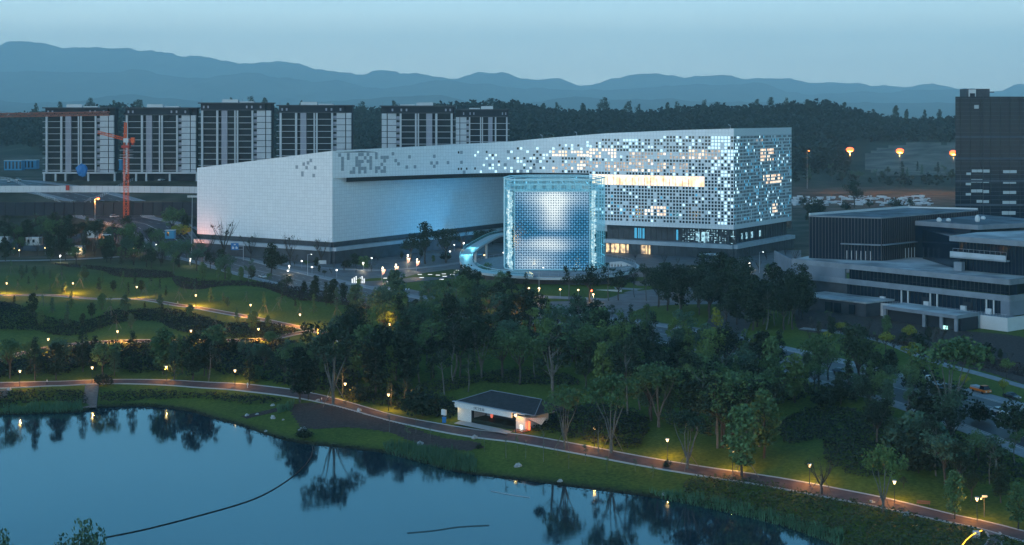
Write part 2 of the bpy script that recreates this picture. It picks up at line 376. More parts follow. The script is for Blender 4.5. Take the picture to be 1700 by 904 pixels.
for t in (t1, t2): n.links.new(geo.outputs["Position"], t.inputs["Vector"])
mt = n.nodes.new("ShaderNodeMath"); mt.operation = 'MULTIPLY'; n.links.new(t1.outputs["Fac"], mt.inputs[0])
r2 = n.nodes.new("ShaderNodeMapRange"); r2.inputs[1].default_value = .45; r2.inputs[2].default_value = .65; r2.inputs[3].default_value = .25; r2.inputs[4].default_value = 1
n.links.new(t2.outputs["Fac"], r2.inputs[0]); n.links.new(r2.outputs[0], mt.inputs[1])
bu = n.nodes.new("ShaderNodeBump"); bu.inputs["Strength"].default_value = .12; bu.inputs["Distance"].default_value = .08
n.links.new(mt.outputs[0], bu.inputs["Height"]); n.links.new(bu.outputs[0], gl.inputs["Normal"])
n.links.new(lw.outputs["Fresnel"], ms.inputs[0]); n.links.new(df.outputs[0], ms.inputs[1]); n.links.new(gl.outputs[0], ms.inputs[2]); n.links.new(ms.outputs[0], o_.inputs[0])
mb = MB(); mb.quad((-440, 130, ZW), (260, 130, ZW), (260, 480, ZW), (-440, 480, ZW)); mb.build("pond_water", mw, kind='structure')
# ------------------------------------------------------------------ mountains
def ridge(name, Y0, prof, depth, matr, jag, steps=520, rows=24):
    us = np.linspace(-900, 2600, steps); px_, py_ = zip(*prof)
    yr = np.interp(us, px_, py_)
    V = []
    for r_ in range(rows):
        t = r_/(rows-1); Yr = Y0-depth*(1-t)
        for u, y in zip(us, yr):
            X = (u-850)/F*Y0; zt = CH-(y-HZ)/F*Y0
            nn = mnoise.fractal(Vector((X*.0009, Yr*.0009, Y0)), .8, 2.1, 7)
            z = zt*(t**1.3)*(1-.28*(1-t)*abs(nn)*4*t)+jag*nn*t*(1 if t < 1 else .8)
            V.append((X, Yr, z-5*(1-t)))
    # far slope
    for u, y in zip(us, yr): V.append(((u-850)/F*Y0, Y0+depth*.6, -20))
    rows += 1
    i = np.arange(steps*rows).reshape(rows, steps)
    Q_ = np.stack([i[:-1, :-1], i[:-1, 1:], i[1:, 1:], i[1:, :-1]], -1).reshape(-1, 4)
    o = obj(name, np_mesh(name, V, Q_, matr, True)); return o
M_mtn = mat("wooded_mountainside", (.035, .050, .045), .95, col2=(.075, .085, .07), vscale=.004)
tag(ridge("mountain_range", 25000, [(-900, 110), (-300, 84), (0, 75), (20, 71), (60, 76), (100, 81), (150, 79), (200, 84), (250, 88), (330, 95), (400, 100), (500, 103), (560, 112), (600, 123), (640, 120), (700, 125), (740, 124), (765, 119), (790, 117), (850, 120), (900, 133), (960, 139), (1000, 137), (1060, 129), (1120, 123), (1160, 125), (1220, 124), (1290, 129), (1310, 125), (1340, 134), (1380, 135), (1430, 138), (1460, 137), (1500, 142), (1560, 146), (1640, 149), (1700, 147), (2600, 150)], 6500, M_mtn, 150), kind='structure')
tag(ridge("middle_range", 19500, [(-900, 150), (0, 122), (120, 112), (260, 128), (400, 122), (520, 134), (640, 140), (760, 134), (880, 146), (1000, 150), (1100, 140), (1240, 138), (1330, 148), (1480, 152), (1620, 158), (2600, 160)], 4500, M_mtn, 110), kind='structure')
tag(ridge("foothills", 14000, [(-900, 160), (0, 168), (200, 158), (400, 170), (560, 166), (640, 163), (700, 158), (735, 155), (800, 166), (900, 172), (1000, 168), (1120, 164), (1300, 172), (1450, 176), (1600, 172), (1700, 170), (2600, 175)], 3500, M_mtn, 70), kind='structure')
# ------------------------------------------------------------------ ribbons (roads, paths)
def catmull(pts, step=3.0):
    out = []
    n_ = len(pts)
    for i in range(n_-1):
        p0 = Vector(pts[max(i-1, 0)][:2]); p1 = Vector(pts[i][:2]); p2 = Vector(pts[i+1][:2]); p3 = Vector(pts[min(i+2, n_-1)][:2])
        k = max(2, int((p2-p1).length/step))
        for j in range(k):
            t = j/k; out.append(.5*((2*p1)+(-p0+p2)*t+(2*p0-5*p1+4*p2-p3)*t*t+(-p0+3*p1-3*p2+p3)*t**3))
    out.append(Vector(pts[-1][:2])); return out
def frames(c):
    res = []
    for i, p in enumerate(c):
        d = (c[min(i+1, len(c)-1)]-c[max(i-1, 0)]).normalized(); res.append((p, Vector((d.y, -d.x))))
    return res
def ribbon(name, pts, o0, o1, dz, matr, th=0.0, cross=3, kind='structure', dash=None, step=3.0):
    fr = frames(catmull(pts, step)); mb = MB(); acc = 0; on = True
    for i in range(len(fr)-1):
        (p, np_), (q, nq) = fr[i], fr[i+1]
        L = (q-p).length; acc += L
        if dash and (acc % (dash[0]+dash[1])) > dash[0]: continue
        for k in range(cross):
            a = o0+(o1-o0)*k/cross; b_ = o0+(o1-o0)*(k+1)/cross
            A, B, C_, D = p+np_*b_, q+nq*b_, q+nq*a, p+np_*a
            hz = [H(v.x, v.y)+dz for v in (A, B, C_, D)]
            mb.quad((A.x, A.y, hz[0]), (B.x, B.y, hz[1]), (C_.x, C_.y, hz[2]), (D.x, D.y, hz[3]), 0, ((acc, b_), (acc+L, b_), (acc+L, a), (acc, a)))
        if th:
            for o_, s_ in ((o1, 1), (o0, -1)):
                A, B = p+np_*o_, q+nq*o_; za, zb = H(A.x, A.y)+dz, H(B.x, B.y)+dz
                f = [(A.x, A.y, za-th), (B.x, B.y, zb-th), (B.x, B.y, zb), (A.x, A.y, za)]
                mb.quad(*(f if s_ > 0 else f[::-1]))
    return mb.build(name, matr, kind=kind)
ribbon("main_road", road_w, -11, 11, .07, M_asph, cross=8)
ribbon("road_centre_line", road_w, -.12, .12, .11, M_paint, cross=1)
for o_ in (-5.4, 5.4): ribbon("road_lane_line", road_w, o_-.09, o_+.09, .11, M_paint, cross=1, dash=(3, 5), step=1.0)
for o_ in (-10.5, 10.4): ribbon("road_edge_line", road_w, o_-.08, o_+.08, .11, M_paint, cross=1)
ribbon("road_kerb", road_w, 11.0, 11.35, .20, M_kerb, .25, 1); ribbon("road_kerb", road_w, -11.35, -11.0, .20, M_kerb, .25, 1)
ribbon("pavement", road_w, 11.36, 14.5, .17, M_pave, .2, 2); ribbon("pavement", road_w, -15.5, -11.36, .17, M_pave, .2, 2)
def path(name, px, w, matr, kerbs=True, dz=.12):
    pts = [PT(x, y) for x, y in px]
    ribbon(name, pts, -w/2, w/2, dz, matr, .15, 4)
    if kerbs:
        for s_ in (-1, 1): ribbon("path_kerb", pts, s_*(w/2+.15)-.17, s_*(w/2+.15)+.17, dz+.09, M_kerb, .3, 1)
path("lakeside_path", [(-120, 644), (0, 640), (80, 637), (160, 634), (240, 634), (320, 638), (400, 643), (470, 651), (540, 664), (600, 680), (660, 696), (720, 708), (790, 720), (860, 728), (960, 746), (1060, 765), (1160, 782), (1260, 797), (1350, 813), (1450, 832), (1560, 857), (1650, 877), (1760, 905)], 4.2, M_redpath)
path("middle_path", [(-80, 617), (0, 598), (50, 583), (110, 573), (170, 568), (240, 566), (320, 566), (400, 565), (450, 562), (490, 554), (520, 549)], 2.6, M_redpath)
path("upper_path", [(-80, 489), (0, 490), (100, 491), (200, 496), (280, 504), (340, 513), (400, 524), (460, 536), (520, 549), (560, 560), (590, 580)], 3.0, M_redpath)
path("pavement_link", [(1330, 545), (1400, 553), (1470, 568), (1520, 588), (1570, 606), (1620, 619), (1700, 642), (1800, 668)], 3.2, M_pave, False)
path("forecourt_walk", [(300, 398), (360, 410), (420, 424), (480, 438), (560, 446), (640, 448), (720, 442), (790, 432), (850, 425)], 4.5, M_pave, False, .13)
path("forecourt_road", [(560, 470), (620, 470), (690, 464), (740, 455), (790, 448), (860, 446)], 14, M_asph, False, .09)
path("right_forecourt_road", [(1050, 470), (1120, 468), (1200, 466), (1260, 462), (1330, 455), (1420, 448)], 13, M_asph, False, .09)
path("right_forecourt_walk", [(1020, 478), (1100, 482), (1180, 480), (1250, 475), (1330, 470)], 3.5, M_pave, False, .13)
path("cross_street", [(1220, 592), (1200, 560), (1220, 520), (1270, 490), (1320, 468)], 14, M_asph, False, .10)
path("side_road", [(-60, 400), (60, 410), (150, 402), (230, 388), (300, 372)], 10, M_asph, False, .09)
path("pale_walk", [(-60, 436), (0, 433), (60, 432), (130, 430), (200, 426)], 4.0, M_pave, False, .13)
path("museum_forecourt_paving", [(860, 492), (930, 494), (1000, 497), (1050, 500)], 4, M_pave, False, .15)
path("dry_stream_bed", [(404, 693), (430, 687), (455, 681), (485, 674), (520, 671)], 3.0, M_mulch, False, .10)
# plaza under the museum front
def patch(name, pxs, dz, matr, z=0.0, kind='structure'):
    mb = MB(); mb.poly([(*P(x, y, z), z+dz) for x, y in pxs][::-1]); return mb.build(name, matr, kind=kind)
patch("museum_plaza", [(330, 436), (430, 446), (560, 474), (700, 500), (860, 515), (1040, 535), (1200, 560), (1250, 500), (1330, 470), (1330, 445), (1330, 415), (1080, 410), (860, 400), (560, 425), (330, 414)], .05, M_paved)
patch("verge", [(700, 478), (860, 492), (860, 503), (700, 490)], .13, mg)
patch("lit_lawn", [(655, 466), (690, 455), (750, 447), (770, 449), (740, 458), (700, 468), (680, 474)], .13, mg)
patch("lit_lawn", [(870, 481), (1000, 482), (1040, 487), (1000, 492), (870, 490)], .13, mg)
patch("grass_verge", [(1040, 472), (1160, 466), (1180, 470), (1060, 483)], .13, mg)
# zebra crossings
for (cx_, cy_) in ((1105, 478), (640, 480)):
    x0, y0 = P(cx_, cy_)
    mb = MB()
    for k in range(9): mb.box(x0+k*1.1, x0+k*1.1+.5, y0-1.8, y0+1.8, .125, .135)
    mb.build("zebra_crossing", M_paint, kind='structure')
# ================================================================== MUSEUM
def proj(x, y, z): return (850+F*x/y, HZ+F*(CH-z)/y)
A_ = (-154, 707); B_ = (-82, 660); E_ = (104.3, 680); F_ = (142.7, 738)
mus = empty("museum_building", (0, 700, 0), 0, "long white panelled museum with a sloping roofline and many small square lit windows", "museum")
def mpart(mb, name, mats, kind=None, smooth=False):
    o = mb.build(name, mats, kind=kind, smooth=smooth); o.parent = mus; o.matrix_parent_inverse = Matrix.Translation((0, -700, 0)); return o
def line_pts(p, q, step):
    L = math.dist(p, q); k = max(1, round(L/step)); return [(p[0]+(q[0]-p[0])*i/k, p[1]+(q[1]-p[1])*i/k) for i in range(k+1)]
front_poly = catmull([B_, (-58, 682), (-35, 701), (-12, 717), (12, 722), (36, 715), (68, 699), E_], 1.0)
# resample front at equal pitch
def resample(c, pitch):
    L = [0]
    for i in range(1, len(c)): L.append(L[-1]+(c[i]-c[i-1]).length)
    k = round(L[-1]/pitch); out = []
    for i in range(k+1):
        t = L[-1]*i/k; j = min(max(int(np.searchsorted(L, t))-1, 0), len(c)-2)
        f = (t-L[j])/max(L[j+1]-L[j], 1e-6); out.append(c[j].lerp(c[j+1], f))
    return out
PITCH = 1.62
fp = resample(front_poly, PITCH)
def ztop(x):      # roofline along the front
    return float(np.interp(x, [-82, -58, -35, -12, 0, 20, 47, 80, 104.3], [51.5, 52.3, 53.2, 54.1, 54.7, 56.6, 58.9, 60.6, 61.5]))
wall = MB(); ghost = MB(); gd = MB(); cyan = MB(); warm = MB(); warmd = MB(); teal = MB()
rr = random.Random(11)
def cell(p, q, z0, z1, kind, nrm, mull=True, mg_=.16, D=.35):
    """one facade cell between plan points p,q; nrm points outward"""
    L = (q-p).length; u0 = cell.u
    def pt(a, z, dep): v = p.lerp(q, a)-nrm*dep; return (v.x, v.y, z)
    uv = lambda a, z: (u0+a*L, z)
    if kind == 'solid':
        wall.quad(pt(0, z0, 0), pt(1, z0, 0), pt(1, z1, 0), pt(0, z1, 0), 0, (uv(0, z0), uv(1, z0), uv(1, z1), uv(0, z1))); return
    h = z1-z0
    if kind == 'ghost':
        ghost.quad(pt(0.02, z0+.03, -.02), pt(.98, z0+.03, -.02), pt(.98, z1-.03, -.02), pt(.02, z1-.03, -.02))
        wall.quad(pt(0, z0, 0), pt(1, z0, 0), pt(1, z1, 0), pt(0, z1, 0)); return
    m = mg_ if kind != 'strip' else .015
    a0, a1, b0, b1 = m, 1-m, z0+h*m, z1-h*m
    for (s, t, z_a, z_b) in ((0, a0, z0, z1), (a1, 1, z0, z1)):
        wall.quad(pt(s, z_a, 0), pt(t, z_a, 0), pt(t, z_b, 0), pt(s, z_b, 0), 1)
    for (z_a, z_b) in ((z0, b0), (b1, z1)):
        wall.quad(pt(a0, z_a, 0), pt(a1, z_a, 0), pt(a1, z_b, 0), pt(a0, z_b, 0), 1)
    wall.quad(pt(a0, b0, 0), pt(a1, b0, 0), pt(a1, b0, D), pt(a0, b0, D), 1)
    wall.quad(pt(a0, b1, D), pt(a1, b1, D), pt(a1, b1, 0), pt(a0, b1, 0), 1)
    wall.quad(pt(a0, b0, 0), pt(a0, b0, D), pt(a0, b1, D), pt(a0, b1, 0), 1)
    wall.quad(pt(a1, b0, D), pt(a1, b0, 0), pt(a1, b1, 0), pt(a1, b1, D), 1)
    tgt = {'dark': gd, 'cyan': cyan, 'warm': warm, 'warmd': warmd, 'strip': warm, 'teal': teal}[kind]
    if kind in ('cyan', 'warm') and mull:
        for (s, t) in ((a0, .46), (.54, a1)): tgt.quad(pt(s, b0, D-.02), pt(t, b0, D-.02), pt(t, b1, D-.02), pt(s, b1, D-.02))
        wall.quad(pt(.46, b0, D-.06), pt(.54, b0, D-.06), pt(.54, b1, D-.06), pt(.46, b1, D-.06), 1)
    else: tgt.quad(pt(a0, b0, D-.02), pt(a1, b0, D-.02), pt(a1, b1, D-.02), pt(a0, b1, D-.02))
cell.u = 0
GHO = {(470, 260)}
def front_kind(px, py, z):
    r = rr.random()
    if px < 570: return 'ghost' if (r < .30 and 254 < py < 284 and px > 560) else 'solid'
    if px < 640: return 'ghost' if (r < .34 and 254 < py < 286) else 'solid'
    if px < 760: return 'ghost' if r < .13 and 254 < py < 280 else 'solid'
    if px < 785: return 'dark' if r < .12 else ('ghost' if r < .2 else 'solid')
    if px < 905 and py < 288:
        d = .14+(px-785)/120*.24
        if py < 244: return 'solid'
        if r > d: return 'ghost' if rr.random() < .08 else 'solid'
        return 'cyan' if rr.random() < (.80 if px < 870 else .45) else 'dark'
    if py < 290:
        # upper band right of the drum
        den = float(np.interp(px, [905, 960, 1050, 1218], [.42, .58, .74, .95]))
        if 248 < py < 262 and 915 < px < 1022 and r < .80: return 'warm'
        if 250 < py < 266 and 1045 < px < 1195 and r < .80: return 'warmd' if rr.random() < .75 else 'warm'
        if 268 < py < 284 and 915 < px < 1145 and r < .60: return 'warmd' if rr.random() < .7 else 'warm'
        if px > 1178 and r < .55: return 'cyan'
        if r > den: return 'solid'
        top = 226+(1218-px)*.03
        pc = .42 if py < top+14 else .14
        return 'cyan' if rr.random() < pc else 'dark'
    if 1192 < px and r < .24: return 'cyan'
    if 340 < py < 360 and 1070 < px < 1108 and r < .7: return 'warm'
    if r < .12: return 'solid'
    return 'cyan' if r < .12+.055 else ('teal' if r < .22 else 'dark')
Z0B = 39.0; ZB = 13.9
ncell = len(fp)-1
for i in range(ncell):
    p, q = fp[i], fp[i+1]; d = (q-p).normalized(); nrm = Vector((d.y, -d.x)); mid = (p+q)/2
    cell.u = i*PITCH
    px, _ = proj(mid.x, mid.y, 30)
    lowz = ZB if px > 978 else Z0B
    zt0, zt1 = ztop(p.x), ztop(q.x)
    blank = .9 if px < 700 else (2.8 if px < 1000 else 2.2)
    zb = lowz
    if lowz == ZB:
        wall.quad((p.x, p.y, ZB), (q.x, q.y, ZB), (q.x, q.y, ZB+2.0), (p.x, p.y, ZB+2.0), 0, ((cell.u, 0), (cell.u+PITCH, 0), (cell.u+PITCH, 2), (cell.u, 2))); zb = ZB+2.0
    rows = int((min(zt0, zt1)-blank-zb)/PITCH)
    for r_ in range(rows):
        z0 = zb+r_*PITCH; z1 = z0+PITCH
        _, py = proj(mid.x, mid.y, (z0+z1)/2)
        k = front_kind(px, py, z0)
        if lowz == ZB and 984 < px < 1168 and abs(py-(299-(px-984)*-.022)) < 8.3: k = 'strip'
        cell(p, q, z0, z1, k, nrm)
    zl = zb+rows*PITCH
    wall.quad((p.x, p.y, zl), (q.x, q.y, zl), (q.x, q.y, zt1), (p.x, p.y, zt0), 0, ((cell.u, zl), (cell.u+PITCH, zl), (cell.u+PITCH, zt1), (cell.u, zt0)))
# side E->F
sp_ = [Vector(p) for p in line_pts(E_, F_, PITCH)]
for i in range(len(sp_)-1):
    p, q = sp_[i], sp_[i+1]; d = (q-p).normalized(); nrm = Vector((d.y, -d.x)); mid = (p+q)/2; cell.u = i*PITCH
    px, _ = proj(mid.x, mid.y, 30)
    wall.quad((p.x, p.y, ZB), (q.x, q.y, ZB), (q.x, q.y, ZB+2.0), (p.x, p.y, ZB+2.0))
    rows = int((61.5-2.2-ZB-2)/PITCH)
    for r_ in range(rows):
        z0 = ZB+2+r_*PITCH
        _, py = proj(mid.x, mid.y, z0+.8); r = rr.random()
        if r < .13: k = 'solid'
        elif py < 224 and r < .55: k = 'cyan'
        elif px < 1228 and py < 330 and r < .45: k = 'cyan'
        elif 1262 < px < 1285 and 246 < py < 268 and r < .8: k = 'warm'
        elif 1268 < px < 1300 and 288 < py < 303 and r < .85: k = 'warm'
        elif 1254 < px < 1275 and 228 < py < 236 and r < .6: k = 'warmd'
        elif 1283 < px < 1290 and 338 < py < 352: k = 'warm'
        elif r < .13+.045: k = 'cyan'
        elif r < .28: k = 'teal'
        else: k = 'dark'
        cell(p, q, z0, z0+PITCH, k, nrm, False, .17, .10)
    zl = ZB+2+rows*PITCH
    wall.quad((p.x, p.y, zl), (q.x, q.y, zl), (q.x, q.y, 61.5), (p.x, p.y, 61.5))
# left face A->B and lower receding wall
LA = math.dist(A_, B_)
wall.quad((*A_, 9.7), (*B_, 9.7), (*B_, 51.5), (*A_, 42), 0, ((0, 9.7), (LA, 9.7), (LA, 51.5), (0, 42)))
nl = Vector((B_[1]-A_[1], -(B_[0]-A_[0]))).normalized()
for (gx_, gy_, hh) in ((492, 277, 1), (503, 272, 1), (508, 278, 1), (516, 266, 1), (521, 278, 1), (500, 287, 2), (519, 291, 1), (511, 270, 1)):
    t = 0
    for k in range(101):
        x = A_[0]+(B_[0]-A_[0])*k/100; y = A_[1]+(B_[1]-A_[1])*k/100
        if 850+F*x/y > gx_: break
    z = CH-(gy_-HZ)/F*y; dv = Vector((B_[0]-A_[0], B_[1]-A_[1])).normalized()*.8
    a = Vector((x, y))+nl*(.03); p, q = a-dv, a+dv
    ghost.quad((p.x, p.y, z-.8*hh), (q.x, q.y, z-.8*hh), (q.x, q.y, z+.8), (p.x, p.y, z+.8))
R1 = Vector((-3, 781)); Bv = Vector(B_)
wall.quad((*B_, 9.7), (R1.x, R1.y, 9.7), (R1.x, R1.y, 39.2), (*B_, 39.2), 0, ((0, 9.7), (142, 9.7), (142, 39.2), (0, 39.2)))
wall.quad((R1.x, R1.y, 9.7), (48, 722, 9.7), (48, 722, 39), (R1.x, R1.y, 39), 0, ((0, 9.7), (77, 9.7), (77, 39), (0, 39)))
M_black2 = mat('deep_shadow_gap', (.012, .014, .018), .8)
# soffit under the band, slit, roof
sof = MB(); sof.poly([(v.x, v.y, Z0B) for v in fp if v.x < 49][::-1]+[(-82, 660, Z0B), (R1.x, R1.y, Z0B), (48, 722, Z0B)])
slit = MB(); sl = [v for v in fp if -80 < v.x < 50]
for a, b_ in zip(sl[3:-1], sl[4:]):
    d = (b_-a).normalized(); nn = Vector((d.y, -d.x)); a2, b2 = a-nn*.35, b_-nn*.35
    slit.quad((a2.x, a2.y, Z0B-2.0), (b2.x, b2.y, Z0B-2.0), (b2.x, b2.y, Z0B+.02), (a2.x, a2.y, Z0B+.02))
roof = MB(); back = [(130, 800, 50), (40, 815, 46), (-60, 800, 40), (-140, 760, 34)]
ring = [(*A_, 41.2)]+[(v.x, v.y, ztop(v.x)-.8) for v in fp]+[(F_[0], F_[1], 60.7)]
ctr = (10, 745, 49)
allr = ring+back
for a, b_ in zip(allr, allr[1:]+allr[:1]): roof.poly([a, b_, ctr])
for a, b_ in ((( F_[0], F_[1], 61.5), back[0]), (back[0], back[1]), (back[1], back[2]), (back[2], back[3]), (back[3], (*A_, 42))):
    wall.quad((a[0], a[1], 9.7), (b_[0], b_[1], 9.7), b_, a)
# parapet coping
cop = MB()
ringt = [Vector((*A_, 42))]+[Vector((v.x, v.y, ztop(v.x))) for v in fp]+[Vector((*F_, 61.5))]
for a, b_ in zip(ringt, ringt[1:]):
    d = (b_-a).to_2d().normalized(); nn = Vector((-d.y, d.x, 0))*.7
    cop.quad(a+Vector((0, 0, .02)), b_+Vector((0, 0, .02)), b_+nn+Vector((0, 0, .02)), a+nn+Vector((0, 0, .02))); cop.quad(a+nn, b_+nn, b_+nn-Vector((0, 0, 1)), a+nn-Vector((0, 0, 1)))
mpart(wall, "cladding_wall", [M_white, MAT.setdefault("plain_white", mat("plain_white_panel", (.74, .77, .79), .5))], "stuff")
mpart(ghost, "grey_panel", M_ghost, "stuff")
mpart(gd, "dark_window", M_glassd, "stuff"); mpart(cyan, "lit_window", M_cyan, "stuff"); mpart(teal, "dim_window", M_teal, "stuff")
mpart(warm, "warm_lit_window", M_warm, "stuff"); mpart(warmd, "dim_warm_window", M_warmd, "stuff")
mpart(slit, "dark_slit", M_black2); mpart(sof, "soffit", M_ghost); mpart(roof, "roof", M_roof); mpart(cop, "parapet_coping", M_ledge)
# slabs and mullions inside the long gallery strip
gs = MB()
for i in range(0, ncell):
    p, q = fp[i], fp[i+1]; mid = (p+q)/2; px, _ = proj(mid.x, mid.y, 30)
    if 984 < px < 1166:
        d = (q-p).normalized(); nrm = Vector((d.y, -d.x))
        yc = 299-(px-984)*-.022+6.5; z = CH-(yc-HZ)/F*mid.y
        gs.obox(tuple(p), tuple(q), z-1.6, z-1.25, -.25, -.1)
        if i % 2 == 0: gs.obox(tuple(p), tuple(p.lerp(q, .10)), z-1.2, z+3.6, -.28, -.12)
mpart(gs, "gallery_mullion", M_frame, "stuff")
# base: dark recess, pale ledge, dark plinth
bs = MB(); ld = MB(); bg_ = MB(); lob = MB(); net = MB()
def base_run(p, q, zw, zl0, zl1, inset=1.0, out=2.2, zbase=0.0):
    bs.obox(p, q, zl1, zw, -inset-1, -inset)           # dark glazed recess under the white wall
    ld.obox(p, q, zl0, zl1, -inset-1, out)             # ledge
    bs.obox(p, q, zbase, zl0, -inset-1.2, out-.8)       # plinth storey
base_run(A_, B_, 9.7, 5.7, 7.3); base_run(B_, (R1.x, R1.y), 9.7, 5.7, 7.3)
base_run((46, 715), E_, 13.9, 4.9, 6.7, 2.5, 2.0); base_run(E_, F_, 13.9, 4.9, 6.7, 2.5, 2.0)
for (p, q) in (((46, 715), E_), (E_, F_)):
    pts = line_pts(p, q, 3.0); d = Vector((q[0]-p[0], q[1]-p[1])).normalized(); nn = Vector((d.y, -d.x))
    for k, a in enumerate(pts[:-1]):
        c_ = (a[0]+d.x*.22, a[1]+d.y*.22); bg_.obox(a, c_, 6.7, 13.85, -2.5, -2.3); bg_.obox(a, c_, 0.1, 4.9, 1.2, 1.38)
def face_panel(mbx, p, q, t0, t1, z0, z1, off):
    a = (p[0]+(q[0]-p[0])*t0, p[1]+(q[1]-p[1])*t0); b_ = (p[0]+(q[0]-p[0])*t1, p[1]+(q[1]-p[1])*t1); mbx.obox(a, b_, z0, z1, off, off+.1)
pq = ((46, 715), E_)
for t in np.arange(.60, .985, .020):   # glittering light net behind the corner glass
    for z in np.arange(7.0, 13.6, 1.1):
        if rr.random() < .62: face_panel(net, *pq, t, t+.017*rr.random()+.003, z, z+.25+.2*rr.random(), -2.48)
        if rr.random() < .30: face_panel(net, *pq, t, t+.003, z, z+1.0, -2.46)
for t0, t1 in ((.70, .73), (.745, .77), (.775, .80)): face_panel(net, *pq, t0, t1, 7.6, 12.0, -2.44)
for t0, t1 in ((.22, .24), (.25, .275), (.285, .30), (.55, .565)): face_panel(teal2 := MB(), *pq, t0, t1, 7.5, 12.5, -2.47); mpart(teal2, "hanging_exhibit_light", M_teal)
for t0, t1 in ((.02, .05), (.06, .125), (.135, .175), (.185, .20), (.30, .33), (.335, .352), (.36, .372)): face_panel(lob, *pq, t0, t1, .3, 4.6, 1.26)
for t0, t1 in ((.05, .07), (.2, .22), (.27, .30), (.36, .40), (.5, .53)): face_panel(net, E_, F_, t0, t1, 8.2, 11.2, -2.47)
mpart(bs, "dark_base", M_dark); mpart(ld, "pale_ledge", M_ledge); mpart(bg_, "base_mullion", M_frame, "stuff")
mpart(net, "glass_corner_light", M_net, "stuff"); mpart(lob, "lit_lobby_window", M_lobby, "stuff")
# round canopy by the corner
ent = MB(); cx_, cy_ = P(1217, 445, 4.2)[0], P(1217, 445, 4.2)[1]
ent.prism([(cx_+6*math.cos(a), 664+2.6*math.sin(a)) for a in [2*math.pi*k/16 for k in range(16)]], 3.7, 4.1)
for s_ in (-3, 3): ent.bar((cx_+s_, 664, 0), (cx_+s_, 664, 3.7), .2)
mpart(ent, "entrance_canopy", M_ledge)
for x_, px in ((0, 899), (1, 958), (2, 1213)):
    v = min(fp, key=lambda v_: abs(proj(v_.x, v_.y, 30)[0]-px)); m1 = MB(); z = ztop(v.x)
    m1.bar((v.x, v.y+.5, z-.5), (v.x, v.y+.5, z+1.6), .12); m1.bar((v.x, v.y+.5, z+1.5), (v.x-1.0, v.y+.3, z+1.9), .2)
    mpart(m1, "roof_camera_mast", M_steel)
# thin mast shape standing in for a mast's shadow on the left face
fm = empty("mast_shadow_shape", (PT(352, 412)[0], 688, 0), 0, "tall thin floodlight mast with a wide lamp rack before the museum's left face", "lamp mast")
m1 = MB(); m1.bar((0, 0, 0), (.4, 0, 29), .16, r2=.10); m1.build("pole", M_steel, fm)
m1 = MB(); [m1.box(-1.9+k*.8, -1.3+k*.8, -.2, .2, 28.6, 29.6) for k in range(6)]; m1.box(-2, 2.9, -.05, .05, 29, 29.15); m1.build("shadow_rack", M_steel, fm)
# ---- floodlights; the blue ones are added for the receding wall's blue wash
def floodlight(x, y, aim, col, watts, label, spread=95):
    r = empty("floodlight", (x, y, 0), 0, label, "floodlight", "coloured floodlights washing the museum walls")
    m = MB(); m.box(-.5, .5, -.3, .3, .6, 1.3); m.bar((0, 0, 0), (0, 0, .6), .08); m.build("housing", M_frame, r)
    L = bpy.data.lights.new("floodlight_beam", 'SPOT'); L.energy = watts; L.color = col; L.spot_size = R(spread); L.spot_blend = 1.0; L.shadow_soft_size = .5
    lo = bpy.data.objects.new("floodlight_beam", L); COL.objects.link(lo); lo.parent = r; lo.location = (0, 0, 1.7)
    lo.rotation_euler = (Vector(aim)-Vector((x, y, 1.7))).to_track_quat('-Z', 'Y').to_euler(); return r
for k, (x_, y_) in enumerate(((-30, 676), (-13, 699), (3, 722))):
    floodlight(x_, y_, (x_-26, y_+17, 20), (.03, .38, .80), (9500, 14500, 9500)[k], "blue floodlight facing the receding museum wall, "+("nearest its corner", "middle of the three", "deepest under the overhang")[k], 150)
floodlight(14, 668, (30, 722, 40), (.15, .65, 1.0), 6000, "cyan floodlight behind the glass drum aimed up at the overhanging band", 120)
floodlight(-155.5, 697, (-150, 704, 17), (1.0, .36, .22), 4200, "orange floodlight at the museum's far left corner", 110)
# ================================================================== GLASS DRUM WITH SCREEN
drum = empty("glass_drum", (17, 600, 5.4), 0, "glowing cyan glass drum with a patterned light screen before the museum", "glass pavilion")
def dpart(mb, name, mats, kind=None):
    o = mb.build(name, mats, kind=kind); o.parent = drum; o.matrix_parent_inverse = Matrix.Translation((-17, -600, -5.4)); return o
plan = [(0.6, 580), (31, 580), (34.6, 587), (38.6, 600), (36, 615), (28, 623), (6, 623), (-1, 616), (-3.4, 601), (-2.9, 588)]
mgl = bpy.data.materials.new("clear_cyan_glass"); mgl.use_nodes = True; n = mgl.node_tree; n.nodes.clear()
o_ = n.nodes.new("ShaderNodeOutputMaterial"); tr = n.nodes.new("ShaderNodeBsdfTransparent"); tr.inputs[0].default_value = (.86, .96, .98, 1)
g_ = n.nodes.new("ShaderNodeBsdfGlossy"); g_.inputs["Roughness"].default_value = .12; g_.inputs[0].default_value = (.7, .9, 1, 1)
em = n.nodes.new("ShaderNodeEmission"); em.inputs[0].default_value = (.03, .36, .55, 1); em.inputs[1].default_value = .035  # slight emission puts the drum's inner cyan light into the glass
m1_ = n.nodes.new("ShaderNodeMixShader"); m1_.inputs[0].default_value = .07; ad_ = n.nodes.new("ShaderNodeAddShader")
n.links.new(tr.outputs[0], m1_.inputs[1]); n.links.new(g_.outputs[0], m1_.inputs[2]); n.links.new(m1_.outputs[0], ad_.inputs[0]); n.links.new(em.outputs[0], ad_.inputs[1]); n.links.new(ad_.outputs[0], o_.inputs[0])
mgl.cycles.emission_sampling = 'NONE'
M_beam = mat("lit_cyan_steel", (.45, .60, .66), .5, emit=(.14, .42, .54), es=.13)  # cyan light on the steel put in as faint emission
M_strip = lit_mat("white_light_lattice", (.85, 1.0, 1.0), (.05, .28, .42), .55, 1.3)
